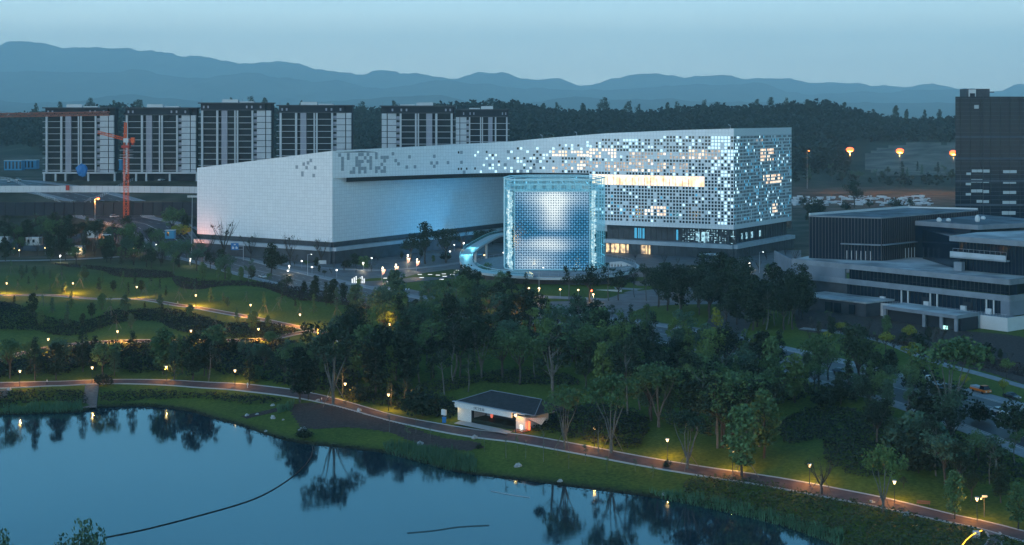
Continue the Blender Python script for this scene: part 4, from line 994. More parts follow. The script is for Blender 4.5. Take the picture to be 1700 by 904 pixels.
# ================================================================== CONSTRUCTION SITE, LEFT
def lattice(mb, a, b_, w, bays, r=.11):
    """square lattice beam between a and b"""
    a, b_ = Vector(a), Vector(b_); d = (b_-a).normalized(); u = d.cross(Vector((0, 1, 0)) if abs(d.y) < .9 else Vector((1, 0, 0))).normalized()*w/2; v = d.cross(u).normalized()*w/2
    cs = (u+v, u-v, -u-v, -u+v)
    for c_ in cs: mb.bar(a+c_, b_+c_, r)
    for k in range(bays):
        p, q = a.lerp(b_, k/bays), a.lerp(b_, (k+1)/bays)
        for i in range(4):
            c0_, c1_ = cs[i], cs[(i+1) % 4]
            if k % 2: c0_, c1_ = c1_, c0_
            mb.bar(p+c0_, q+c1_, r*.7); mb.bar(p+cs[i], p+cs[(i+1) % 4], r*.6)
YC = 760.0
xb, _, _ = PY(209.5, 368, YC); zb_ = H(xb, YC)
tcr = empty("tower_crane", (xb, YC, zb_), 0, "orange lattice tower crane standing before the second apartment block", "tower crane")
def zc(y): return CH-(y-HZ)/F*YC-zb_
m1 = MB(); lattice(m1, (0, 0, 0), (0, 0, zc(236)), 2.3, 15, .11); m1.build("mast", M_orange, tcr)
m1 = MB(); m1.box(-2.0, 2.0, -2.0, 2.0, zc(245), zc(241)); m1.build("climbing_collar", M_red, tcr)
m1 = MB()
for y_ in (249, 257, 261): m1.box(-3.0, 3.2, -2.2, 2.2, zc(y_), zc(y_)+.15)
m1.build("platform", M_steel, tcr)
m1 = MB(); m1.box(-1.2, 1.4, -1.2, 1.2, zc(236), zc(229)); m1.build("cab", M_steel, tcr)
m1 = MB(); lattice(m1, (-.5, 0, zc(231)), (-.3, 0, zc(203)), 1.1, 8, .16); m1.build("tower_head", M_orange, tcr)
m1 = MB(); lattice(m1, (-.8, 0, zc(230.5)), (-14.4, -2, zc(219)), 1.3, 8, .12); m1.build("jib", M_orange, tcr)
m1 = MB(); m1.box(1.4, 4.6, -1, 1, zc(232), zc(231)); m1.box(2.6, 4.4, -1, 1, zc(236.5), zc(228)); m1.build("counter_jib", M_orange, tcr)
m1 = MB(); m1.box(3.0, 4.0, -.9, .9, zc(240), zc(236.6)); m1.build("counterweight", M_red, tcr)
xl, _, _ = PY(-70, 250, 790)
c2_ = empty("tower_crane", (xl, 790, H(xl, 790)), 0, "brown lattice crane whose long jib crosses the leftmost apartment block", "tower crane")
hz_ = H(xl, 790); z193 = CH-(190.5-HZ)/F*790-hz_; ex = PY(182, 188, 790)
m1 = MB(); lattice(m1, (0, 0, z193-.5), (ex[0]-xl, 0, ex[2]-hz_), 1.9, 40, .26); m1.build("jib", M_rust, c2_)
m1 = MB(); lattice(m1, (0, 0, 0), (0, 0, z193+5), 2.2, 22, .2); m1.build("mast", M_rust, c2_)
m1 = MB(); m1.bar((0, 0, z193+5), (30, 0, z193+1), .07); m1.build("stay_cable", M_rust, c2_)
# hoarding of white panels along the plateau
fence = empty("site_hoarding", (PT(160, 316)[0], 803, 27), 0, "long white panel hoarding running along the top of the construction pit", "fence")
fpts = [PT(x, 317 if x < 200 else 317+(x-200)*.016) for x in (-60, 0, 80, 160, 240, 330, 350)]
fl_ = catmull(fpts, 3.2)
for a, b_ in zip(fl_, fl_[1:]):
    me = shared_box("panel", (b_-a).length-.1, .12, 3.6, M_conc2); o = obj("panel", me, fence, (a.x-fence.location.x, a.y-803, H(a.x, a.y)-27), math.atan2(b_.y-a.y, b_.x-a.x))
m1 = MB(); x, y, z = PT(114.5, 316); m1.box(x-1, x+1, y-2.6, y-2.4, z+.6, z+3.4); o = m1.build("red_notice_sheet", M_red); tag(o, "small red sheet hanging on the white hoarding", "banner")
edge = catmull([PT(x, y) for x, y in ((-60, 331), (0, 331), (80, 330), (160, 330), (240, 331), (330, 334))], 3.0)
m1 = MB()
for a, b_ in zip(edge, edge[1:]):
    za, zb2 = H(a.x, a.y), H(b_.x, b_.y)
    for h_ in (.5, 1.1, 1.6): m1.bar((a.x, a.y, za+h_), (b_.x, b_.y, zb2+h_), .06)
    m1.bar((a.x, a.y, za-.3), (a.x, a.y, za+1.6), .08)
o = m1.build("pit_edge_railing", M_conc2); tag(o, "white guard rail along the edge of the excavation pit", "railing")
m1 = MB()
for k in range(34):
    x = -330+k*5.2; y = 763.5; m1.box(x, x+4.9, y-.5, y-.1, 11, max(H(x, 768), 14)-.2); m1.bar((x, y-.7, 11), (x, y-.7, max(H(x, 768), 14)), .22)
o = m1.build("piled_retaining_wall", M_apd); tag(o, "dark piled retaining wall of the construction pit", "retaining wall")
def hut(px, py, w, d, h_, m, label, name="site_hut", cat="site hut", rz=0.0):
    x, y, z = PT(px, py); r = empty(name, (x, y, z), rz, label, cat)
    b_ = MB(); b_.box(-w/2, w/2, -d/2, d/2, -.3, h_); b_.build("body", m, r)
    b_ = MB(); b_.box(-w/2-.2, w/2+.2, -d/2-.2, d/2+.2, h_, h_+.2); b_.build("roof", M_conc2, r)
    b_ = MB()
    for k in range(max(1, int(w/2.4))): b_.box(-w/2+.8+k*2.4, -w/2+1.9+k*2.4, -d/2-.06, -d/2, 1.0, h_-.7)
    b_.build("window", M_glassd, r); return r
hut(24, 282, 12, 6, 6.5, M_tarp, "blue clad site hut at the far left edge, beyond the hoarding")
hut(52, 280, 9, 6, 6.0, M_tarp, "blue site hut just left of the leftmost apartment block")
hut(196, 282, 6, 5, 7.0, M_tarp, "blue site hut in the gap between the first two apartment blocks")
hut(154, 358, 4.5, 3, 2.6, M_conc2, "white site cabin on the pit floor beside the sodium lamp")
hut(283, 360, 4.5, 3, 3.5, M_tarp, "blue sheeted hut in the pit left of the museum")
hut(57, 393, 7, 4, 3.2, M_conc2, "pinkish white cabin behind the trees at the far left")
hut(5, 392, 6, 4, 3.2, M_conc2, "white cabin at the left picture edge behind the trees")
hut(125, 420, 8, 5, 3.4, M_conc2, "pale kiosk with a pitched sheet roof at the end of the upper lawn")
hut(602, 247, 12, 8, 5, M_conc2, "white roofed low house between two apartment blocks")
x, y, z = PT(143, 302); m1 = MB(); m1.ball((x, y-8, z+7), 3.3, 1.2, 3.6, jit=.3); tag(m1.build("wrapped_bundle", M_blue), "blue wrapped bundle hanging before the leftmost block's podium", "bundle")
# street and floodlights with light
def point(parent, loc, col, watts, r=.2, name="lamp_light"):
    L = bpy.data.lights.new(name, 'POINT'); L.energy = watts; L.color = col; L.shadow_soft_size = r
    o = bpy.data.objects.new(name, L); COL.objects.link(o); o.parent = parent; o.location = loc; return o
def street_lamp(px, py, hgt, label, warm=True, watts=1500, Y=None, r_=.5, arm=1.6):
    if Y is None: x, y, z = PT(px, py, hgt)
    else: x, y, zz = PY(px, py, Y); z = H(x, y); hgt = zz-z
    o = empty("street_lamp", (x, y, z), 0, label, "street lamp")
    m = MB(); m.bar((-arm, 0, -.2), (-arm, 0, hgt), .14 if r_ < 2 else .09, n=6, r2=.07); m.bar((-arm, 0, hgt-.1), (0, 0, hgt+.25), .08); m.build("pole", M_frame if r_ > 2 else M_steel, o)
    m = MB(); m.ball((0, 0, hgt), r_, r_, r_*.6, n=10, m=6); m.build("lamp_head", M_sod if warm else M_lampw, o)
    if watts: point(o, (0, -.3, hgt-r_-.5), (1, .38, .08) if warm else (.9, .95, 1), watts, .4)
    return o
street_lamp(163, 329, 11, "sodium street lamp glowing orange over the construction pit", watts=6000, Y=735, r_=.8)
street_lamp(1411, 248, 12, "orange sodium lamp beyond the museum, left one of the three bright ones", watts=24000, Y=1250, r_=3.5, arm=0.1)  # far globes oversized so the shape takes in the lamp's glow
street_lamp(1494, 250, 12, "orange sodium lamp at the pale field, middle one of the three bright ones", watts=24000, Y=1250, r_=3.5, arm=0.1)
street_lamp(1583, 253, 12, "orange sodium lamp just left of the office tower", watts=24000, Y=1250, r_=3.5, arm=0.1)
street_lamp(1343, 250, 10, "small orange street lamp nearest the museum's right edge, in front of the dark wood", watts=800, Y=1300, r_=.7)
street_lamp(1536, 432, 6, "warm lamp on the glass box terrace", watts=0, Y=540, r_=.2) if False else None
# blue direction sign on a gantry
def gantry(px, py, w, h_, label):
    x, y, z = PT(px, py); r = empty("road_sign", (x, y, z), 0, label, "road sign")
    m = MB(); m.bar((0, 0, -.2), (0, 0, 7.2), .16, n=6); m.bar((0, 0, 6.6), (-2.2, 0, 6.6), .08); m.bar((0, 0, 5.2), (-2.2, 0, 5.2), .08); m.build("pole", M_steel, r)
    m = MB(); m.box(-2.2-w, -2.2, -.06, .06, 4.9, 4.9+h_); m.build("sign_panel", M_blue, r)
    m = MB(); m.box(-2.2-w*.62, -2.2-w*.38, -.1, -.07, 4.9+h_*.72, 4.9+h_*.86)
    for k in range(2):
        m.box(-2.2-w*.85+k*w*.45, -2.2-w*.58+k*w*.45, -.1, -.07, 4.9+h_*.16, 4.9+h_*.42); m.box(-2.2-w*.80+k*w*.45, -2.2-w*.68+k*w*.45, -.1, -.07, 4.9+h_*.46, 4.9+h_*.55)
    m.build("sign_marks", M_paint, r)
gantry(404, 432, 3.6, 3.2, "blue direction sign on a pole before the museum's left face")
# ================================================================== PARK LAMPS
def park_lamp_meshes():
    m = MB(); m.bar((0, 0, -.2), (0, 0, 3.75), .075, n=6, r2=.05); pole = m.mesh("pole", M_frame)
    m = MB(); m.prism([(.42*math.cos(a), .42*math.sin(a)) for a in [math.pi*k/4 for k in range(8)]], 4.25, 4.33); cap = m.mesh("cap", M_steel)
    m = MB()
    for k in range(8):
        a, b_ = math.pi*k/4, math.pi*(k+1)/4
        m.quad((.10*math.cos(a), .10*math.sin(a), 3.62), (.10*math.cos(b_), .10*math.sin(b_), 3.62), (.34*math.cos(b_), .34*math.sin(b_), 4.24), (.34*math.cos(a), .34*math.sin(a), 4.24))
    m.poly([(.1*math.cos(math.pi*k/4), .1*math.sin(math.pi*k/4), 3.62) for k in range(8)][::-1]); sh_ = m.mesh("diffuser", M_lamp)
    m = MB()
    for k in range(3):
        a = 2*math.pi*k/3+.4; m.bar((.07*math.cos(a), .07*math.sin(a), 3.6), (.40*math.cos(a), .40*math.sin(a), 4.26), .022)
    return pole, cap, sh_, m.mesh("bracket", M_frame)
PLM = park_lamp_meshes()
def park_lamp(px, py, label, watts=330, warm=(1.0, .44, .06)):
    x, y, z = PT(px, py+2, 4.0); o = empty("park_lamp", (x, y, z), 0, label, "park lamp", "small cone shaded lamps along the park paths")
    for nm, me in zip(("pole", "cap", "diffuser", "bracket"), PLM): obj(nm, me, o)
    point(o, (.0, .25, 3.3), warm, watts, .12); return o
for px, py, lb in (
    (11, 468, "park lamp at the upper path by the left picture edge"), (121, 468, "park lamp behind the upper path, second from the left edge"),
    (227, 474, "park lamp on the upper lawn with a bare pole beside it"), (325, 488, "park lamp on the upper lawn above the path's bend, next to the dark sapling"),
    (416, 504, "park lamp by the upper path lighting an orange patch"), (498, 520, "park lamp near the path junction at the lawn's right end"),
    (573, 531, "park lamp at the lawn edge behind the round dark tree"),
    (80, 561, "park lamp on the middle path where it curves down left"), (195, 548, "park lamp halfway along the middle path"), (317, 547, "park lamp at the right part of the middle path"), (429, 544, "park lamp between the wavy dark bed and the path junction"),
    (33, 614, "park lamp above the lakeside path at the far left"), (153, 608, "park lamp above the timber steps to the water"), (276, 607, "park lamp left of the large bare shrub on the lakeside path"), (390, 613, "park lamp over the lakeside path before the spreading tree"),
    (573, 635, "park lamp right of the tall forked tree"), (645, 653, "park lamp in the dark bed left of the pavilion"),
    (987, 708, "park lamp in the shrub bed right of the pavilion"), (1108, 728, "park lamp lighting the lawn left of the propped tree"), (1216, 749, "park lamp behind the dense tree by the lakeside path"),
    (1344, 770, "park lamp at the concave lawn by the lakeside path"), (1485, 798, "park lamp right of the yellowish young tree"), (1622, 826, "park lamp by the path fork at the lower right"),
    (647, 536, "park lamp glinting inside the dense trees"), (843, 530, "park lamp among the light green trees before the drum"), (856, 687, "park lamp at the pavilion's right corner")):
    park_lamp(px, py, lb, 110 if px == 856 else 800 if py > 600 else 3400)
# small white plaza lamps before the museum
m = MB(); m.bar((0, 0, 0), (0, 0, 3.0), .06); PLA = m.mesh("pole", M_steel); m = MB(); m.ball((0, 0, 3.2), .42, .42, .32, n=8, m=4); PLB = m.mesh("globe", M_lampw); m = MB(); m.ball((0, 0, 3.2), .36, .36, .26, n=8, m=4); PLC = m.mesh("globe", M_lamp)
for k, (px, py, wm) in enumerate(((330, 403, 0), (370, 412, 0), (259, 398, 0), (316, 429, 0), (222, 412, 1), (240, 408, 0), (230, 412, 1), (255, 417, 0), (478, 449, 0), (480, 441, 0), (501, 433, 0), (518, 443, 0), (603, 436, 0), (617, 428, 0), (559, 448, 0), (677, 423, 0), (747, 417, 0), (754, 406, 0), (770, 403, 0), (836, 419, 0), (804, 423, 1), (133, 413, 1), (23, 412, 1), (75, 411, 1), (100, 424, 0), (32, 415, 1), (1153, 443, 0), (1172, 446, 0), (1155, 451, 0), (1125, 457, 1), (1244, 436, 0), (1244, 441, 0), (1310, 430, 1), (985, 488, 1), (960, 481, 1), (930, 480, 1), (895, 478, 1), (878, 478, 1))):
    x, y, z = PT(px, py, 3.2)
    where = "left of the museum" if px < 330 else "before the museum's left face" if px < 560 else "on the forecourt between the museum and the drum" if px < 850 else "on the verge under the drum terrace" if px < 1000 else "on the forecourt right of the drum"
    o = empty("globe_lamp", (x, y, z), 0, f"tiny {'yellow' if wm else 'white'} globe lamp {where}", "lamp", f"tiny {'yellow' if wm else 'white'} globe lamps {where}")
    obj("pole", PLA, o); obj("globe", PLC if wm else PLB, o)
    if k % 3 == 0: point(o, (0, -.2, 2.6), (1, .62, .25) if wm else (1, .86, .6), 260, .3)
# lit lamp posts with pink banners
M_ban = mat("pink_banner", (.55, .30, .28), .7, emit=(1, .45, .35), es=.15)
for px, py, wh in ((634, 447, "leftmost"), (656, 442, "second from the left"), (676, 428, "tallest, behind the others"), (691, 433, "rightmost")):
    x, y, z = PT(px, py, 4.5); o = empty("banner_lamp", (x, y, z), 0, f"lit lamp post with a small pink banner on the plaza, {wh}", "lamp post", "banner lamp posts at the plaza corner")
    m = MB(); m.bar((0, 0, 0), (0, 0, 5.2), .09); m.build("pole", M_steel, o)
    m = MB(); m.quad((.1, 0, 2.2), (1.1, -.1, 2.9), (1.5, 0, 4.6), (.1, 0, 4.4)); m.quad((.1, .05, 4.4), (1.5, .05, 4.6), (1.1, -.05, 2.9), (.1, .05, 2.2)); m.build("banner", M_ban, o)
    m = MB(); m.ball((.4, -.1, 5.3), .28, .28, .2); m.build("lamp_head", M_lampw, o); point(o, (.4, -.6, 4.9), (1, .72, .36), 300, .2)
for k, (px, py) in enumerate(((697, 456), (700, 461), (714, 456), (727, 457), (737, 455), (733, 464), (751, 456), (757, 452), (760, 449), (738, 459), (640, 462), (644, 468))):
    x, y, z = PT(px, py); m = MB(); m.box(-.9, .9, -.2, .2, .1, .25); o = m.build("ground_light_bar", M_lampd, loc=(x, y, z)); tag(o, "short glowing light bar set in the forecourt road", "ground light", "light bars in the forecourt road")
m = MB()
for k in range(7): m.box(k*.8, k*.8+.3, 0, .2, 0, 1.9+.5*(k % 3))
x, y, z = PT(584, 470); o = m.build("lit_signboard_cluster", M_lampd, loc=(x, y, z)); tag(o, "cluster of glowing white upright panels at the forecourt entrance", "light panels")
for px, py, lb in ((409, 440, None), (560, 433, "white notice board standing on the forecourt lawn"), (535, 440, "low white information board before the museum corner")):
    if lb:
        x, y, z = PT(px, py); o = empty("notice_board", (x, y, z), 0, lb, "sign board"); w_ = 1.3 if px > 550 else 3.6; h_ = 3.2 if px > 550 else 1.6
        m = MB(); m.box(-w_/2, w_/2, -.08, .08, .6, .6+h_); m.build("panel", M_conc2, o); m = MB(); m.bar((-w_/2+.1, 0, -.1), (-w_/2+.1, 0, .6), .07); m.bar((w_/2-.1, 0, -.1), (w_/2-.1, 0, .6), .07); m.build("leg", M_steel, o)
street_lamp(517, 422, 9, "tall unlit street lamp before the museum's corner", warm=False, watts=0, r_=.25)
street_lamp(1267, 418, 9, "tall unlit street lamp on the right forecourt", warm=False, watts=0, r_=.25)
street_lamp(902, 444, 9, "dark street lamp with a bent arm standing before the drum screen", warm=False, watts=0, r_=.25)
# traffic signal
x, y, z = PT(982, 495); o = empty("traffic_signal", (x, y, z), 0, "traffic signal showing red on the verge before the drum", "traffic light")
m = MB(); m.bar((0, 0, -.1), (0, 0, 2.2), .07); m.build("pole", M_steel, o); m = MB(); m.box(-.3, .3, -.2, .2, 2.2, 3.3); m.build("housing", M_black, o)
m = MB(); m.ball((0, -.22, 2.9), .34, .12, .34); m.build("red_lens", mat("red_lens", (.8, .1, .05), .4, emit=(1, .12, .05), es=5), o)
x, y, z = PT(537, 556); m = MB(); m.box(-.3, .3, -.3, .3, 0, .5); m.box(-.2, .2, -.2, .2, .5, 2.6); o = m.build("bollard_light", mat("amber_bollard", (.8, .4, .1), .5, emit=(1, .45, .08), es=2.2), loc=(x-1.5, y-2, z)); tag(o, "tall amber light column at the path junction", "light column"); 
# ================================================================== PAVILION
pa = P(758, 690, -3.6); pb = P(893, 700, -3.6)
fx, fy, fz = PT(778, 700); rxp, ryp, rzp = PT(862, 713)
ang = math.atan2(ryp-fy, rxp-fx); pz = (fz+rzp)/2
pav = empty("park_pavilion", (fx, fy, pz), ang, "white walled park pavilion with a dark hipped roof beside the lakeside path", "pavilion")
Lp = math.hypot(rxp-fx, ryp-fy)*1.0
M_pvw = tile_mat("pavilion_white_block_wall", (.62, .64, .65), (.33, .35, .38), .6, .3, .7, .02, .5)
m = MB(); m.box(-3.6, 1.4, 0, 7.5, -.3, 3.3); m.build("left_wall", M_pvw, pav)
m = MB(); m.box(Lp-.6, Lp+2.2, -.4, 7.5, -.3, 3.3); m.build("right_wall", M_pvw, pav)
m = MB(); m.box(1.41, Lp-.61, 4.2, 7.4, -.3, 3.3); m.build("back_room", M_apd, pav)
m = MB(); m.box(-3.5, Lp-1.4, -1.1, -.7, 2.9, 4.1); m.build("fascia_beam", M_pvw, pav)
m = MB(); m.box(-4.2, Lp+2.8, -1.3, -.65, 4.12, 4.25); m.box(-4.2, Lp+2.8, -.64, 9, 3.3, 3.5); m.build("eave", M_ledge, pav)
rf = MB(); ex0, ex1, ey0, ey1, ezz = -3.2, Lp+5.5, -.9, 10, 4.3
a, b_, c_, d_ = (ex0, ey0, ezz), (ex1, ey0, ezz), (ex1, ey1, ezz), (ex0, ey1, ezz); r0, r1 = (1.2, 6.5, 6.3), (ex1-4.5, 6.5, 6.3)
rf.poly([a, b_, r1, r0]); rf.poly([b_, c_, r1]); rf.poly([c_, d_, r0, r1]); rf.poly([d_, a, r0]); rf.poly([a, d_, c_, b_]); rf.build("hipped_roof", mat("dark_tiled_roof", (.028, .026, .030), .8, var=.25, vscale=1.0, bump=.4, bscale=4), pav)
m = MB()
for p, q in ((a, r0), (b_, r1), (r0, r1), (a, b_)): m.bar((p[0], p[1], p[2]+.05), (q[0], q[1], q[2]+.05), .10)
m.build("roof_ridge", M_conc, pav)
m = MB(); m.box(1.5, Lp-.8, -.6, 4.1, -.3, .9); m.build("dark_hedge_planter", M_bed, pav)
m = MB(); m.box(1.45, 1.75, -.6, 0, -.3, 3.0); m.build("door_frame", M_apd, pav)
m = MB(); m.box(2.0, 3.6, 4.0, 4.18, .2, 2.7); m.build("grey_door", M_conc, pav)
m = MB(); m.poly([(Lp+2.25, 0, 3.2), (Lp+5.6, 3, 3.4), (Lp+4.0, 3, 1.4)]); m.poly([(Lp+4.0, 3.1, 1.4), (Lp+5.6, 3.1, 3.4), (Lp+2.25, .1, 3.2)]); m.build("sloping_wing_wall", M_pvw, pav)
m = MB(); m.box(Lp+2.5, Lp+2.9, .2, .5, .5, 2.5); m.build("red_light_strip", mat("red_glow", (.6, .1, .05), .5, emit=(1, .16, .05), es=1.2), pav)
m = MB(); m.ball((4.6, 3.0, 1.6), .35, .35, .9); m.build("red_ornament", mat("dim_red_glow", (.4, .08, .05), .5, emit=(.8, .16, .10), es=.45), pav)
m = MB(); m.box(Lp+.6, Lp+1.4, -.48, -.42, -.2, 1.6); m.build("lit_doorway", mat("pale_glow", (.7, .7, .6), .5, emit=(.8, .9, .8), es=.6), pav)
# lettering on the beam
def lettering(txt, parent, loc, size, m, rot=(R(90), 0, 0), name="sign_lettering", sx=1.0):
    cu = bpy.data.curves.new(name, 'FONT'); cu.body = txt; cu.size = size; cu.extrude = .02; cu.align_x = 'CENTER'
    to = bpy.data.objects.new(name, cu); COL.objects.link(to); bpy.context.view_layer.update()
    me = bpy.data.meshes.new_from_object(to.evaluated_get(bpy.context.evaluated_depsgraph_get())); bpy.data.objects.remove(to)
    me.materials.clear(); me.materials.append(m); o = obj(name, me, parent, loc); o.rotation_euler = rot; o.scale = (sx, 1, 1); return o
lettering("2号卫生间", pav, (4.4, -1.13, 3.2), .78, M_apd)
for (lx_, w_) in ((3.0, 10),):
    m = MB(); m.poly([(-1.5, -1.0, .02), (-.5, -4.4, .02), (Lp+.2, -4.4, .02), (Lp-.8, -1.0, .02)]); m.build("paved_apron", mat("apron_paving", (.36, .38, .39), .7, var=.1, vscale=1), pav)
point(pav, (Lp+3.2, -.6, 1.6), (1, .25, .06), 30, .1, "red_wall_light"); point(pav, (-4.5, -.5, 3.0), (1, .58, .08), 160, .2, "yellow_wall_light")
x, y, z = PT(858, 718); st = empty("wooden_steps", (x, y, z), ang-.1, "reddish wooden steps lit orange at the pavilion's right end", "steps")
for k in range(4):
    m = MB(); m.box(-1.8+.2*k, 1.6+.2*k, k*.5, k*.5+.42, .05+k*.17, .17+k*.17); m.build("step_board", mat("red_timber", (.26, .10, .06), .7) if k == 0 else MAT["red_timber"], st)
x, y, z = PT(737, 700); o = empty("guide_board", (x, y, z), ang, "white box sign above a blue bin left of the pavilion", "sign"); m = MB(); m.box(-.7, .7, -.2, .2, 1.6, 2.9); m.build("white_panel", M_conc2, o); m = MB(); m.bar((0, 0, 0), (0, 0, 1.6), .07); m.build("post", M_steel, o)
m = MB(); m.box(-.45, .45, -.35, .35, 0, 1.15); m.box(-.5, .5, -.4, .4, 1.15, 1.3); o = m.build("litter_bin", M_blue, loc=(x+.1, y-.8, z)); tag(o, "blue litter bin beside the path left of the pavilion", "bin")
# ================================================================== WATERSIDE THINGS
def deck_steps(px0, py0, px1, py1, w, label):
    a = Vector(PT(px0, py0)[:2]); b_ = Vector(P(px1, py1, ZW)); L = (b_-a).length; d = (b_-a)/L; k = int(L/.75)
    r = empty("timber_steps", (b_.x, b_.y, ZW), math.atan2(d.y, d.x), label, "jetty steps"); za = H(a.x, a.y)+.25
    for i in range(k):
        t = (i+.5)/k; z = za+(ZW+.5-za)*min(1, t*1.15); me = shared_box("deck_board", .66, w, .12, M_wood); obj("deck_board", me, r, (-(1-t)*L-.33, -w/2, z-ZW))
    for s_ in (-1, 1):
        m = MB(); m.bar((-L, s_*w/2, za-ZW-.2), (0, s_*w/2, .2), .12); m.build("stringer", M_frame, r)
deck_steps(153, 640, 148, 680, 3.4, "grey timber steps running down from the lakeside path to the pond")
deck_steps(2, 648, -2, 682, 3.4, "timber steps cut off by the left picture edge")
def rock(px, py, s, label, h_=.6, onw=False):
    x, y, z = PT(px, py); m = MB(); m.ball((0, 0, s*h_*.3), s, s*.75, s*h_, n=9, m=6, jit=.5); o = m.build("rock", M_rock, loc=(x, y, z)); o.rotation_euler = (0, 0, random.random()*3)
    tag(o, label, "rock")
for px, py, s, lb in ((697, 738, 1.0, "large pale boulder on the grass bank above the reeds"), (860, 774, .9, "pale upright rock on the bank below the pavilion"), (453, 694, .9, "flat pale slab rock on the left grass spit"), (503, 714, 1.0, "flat rock at the tip of the grass spit"),
                      (596, 682, .9, "whitish rock beside the path kerb under the forked tree"), (788, 727, .9, "rock in a dark shrub ring on the bank"), (930, 799, .6, "small rock at the waterline below the lawn"), (1102, 821, .6, "small white rock beside the reeds"),
                      (528, 665, .6, "small pale rock on the path edge by the walkers"), (410, 690, .7, "grey rock at the mouth of the dry stream bed"), (427, 688, .5, "small rock in the dry stream bed"), (453, 673, .6, "white upright stone by the dry stream planting"), (470, 697, .4, "little rock among the spit's grass"),
                      (1447, 834, .6, "pale rock on the rough bank right of the young tree"), (1505, 855, .8, "rounded pale rock below the path bench"), (441, 716, .45, "small stone right at the cove's shore"), (15, 647, .9, "pale rock next to the timber steps at the left")):
    rock(px, py, s, lb)
# floating boom and loose line on the water
def tube(name, pts, r, m, label, cat, floats=None):
    c_ = catmull(pts, 1.5); mb_ = MB()
    for a, b_ in zip(c_, c_[1:]): mb_.bar((a.x, a.y, ZW+.08), (b_.x, b_.y, ZW+.08), r, n=5)
    o = empty(name, (c_[0].x, c_[0].y, ZW), 0, label, cat); q = mb_.build("rope", m); q.parent = o; q.matrix_parent_inverse = Matrix.Translation([-v for v in o.location])
    if floats:
        me = MB(); me.ball((0, 0, .08), .28, .13, .13, n=6, m=4); mm = me.mesh("float", m)
        for i in range(0, len(c_)-1, floats): d = c_[i+1]-c_[i]; obj("float", mm, o, (c_[i].x-o.location.x, c_[i].y-o.location.y, .0), math.atan2(d.y, d.x))
tube("floating_boom", [P(x, y, ZW) for x, y in ((176, 892), (240, 879), (330, 856), (400, 836), (440, 820), (475, 799), (500, 779), (514, 762), (519, 748), (518, 741))], .09, M_black, "dark floating rope boom curving across the pond", "boom", 2)
tube("floating_line", [P(x, y, ZW) for x, y in ((676, 885), (720, 881), (760, 875), (812, 872))], .06, M_black, "short dark floating line in the middle of the pond", "rope")
tube("floating_line", [P(x, y, ZW) for x, y in ((815, 815), (845, 821), (880, 826))], .05, M_steel, "thin pale line on the water near the right bank", "rope")
# bench, monitoring mast, barrier at the lower right
x, y, z = PT(1533, 839); o = empty("park_bench", (x, y, z), -.35, "reddish slatted bench on the lawn side of the lakeside path", "bench")
for k in range(3): m = MB(); m.box(-1.2, 1.2, -.3+k*.2, -.14+k*.2, .42, .47); m.build("seat_slat", MAT["red_timber"], o)
for k in range(2): m = MB(); m.box(-1.2, 1.2, .32, .36, .55+k*.18, .68+k*.18); m.build("back_slat", MAT["red_timber"], o)
for s_ in (-1, 1): m = MB(); m.box(s_*1.0-.05, s_*1.0+.05, -.3, .36, 0, .42); m.build("leg", M_frame, o)
x, y, z = PT(1634, 858); o = empty("camera_mast", (x, y, z), 0, "pale pole with white camera heads beside the lower right lamp", "camera pole")
m = MB(); m.bar((0, 0, -.2), (0, 0, 3.6), .08); m.build("pole", M_barkp, o); m = MB(); m.ball((-.55, 0, 3.3), .2, .2, .2); m.bar((0, 0, 3.6), (-.5, 0, 3.5), .05); m.build("white_dome", M_conc2, o); m = MB(); m.box(-.4, .5, -.2, .2, 3.6, 3.9); m.build("camera_box", M_conc2, o)
x, y, z = PT(1621, 893); m = MB(); m.box(-.5, .5, -.4, .4, 0, 1.2); o = m.build("white_cabinet", M_conc2, loc=(x, y, z)); tag(o, "small white cabinet at the bottom right corner", "cabinet")
y_pts = [PT(px, py) for px, py in ((1590, 925), (1604, 906), (1613, 898), (1622, 893), (1630, 890))]; m = MB()
for a, b_ in zip(y_pts, y_pts[1:]): m.bar((a[0], a[1], a[2]+1.0), (b_[0], b_[1], b_[2]+1.0), .11)
o = m.build("lit_handrail", mat("yellow_light_strip", (.9, .6, .1), .5, emit=(1, .50, .03), es=1.6)); tag(o, "glowing yellow curved handrail at the bottom right corner", "handrail")
m = MB()
for a in y_pts: m.bar((a[0], a[1], a[2]), (a[0], a[1], a[2]+1.0), .05)
q = m.build("baluster", M_frame, kind='stuff'); q.parent = o
path("path_fork", [(1648, 884), (1654, 896), (1640, 915), (1600, 940)], 2.0, M_paved, True)
x, y, z = PT(70, 524);
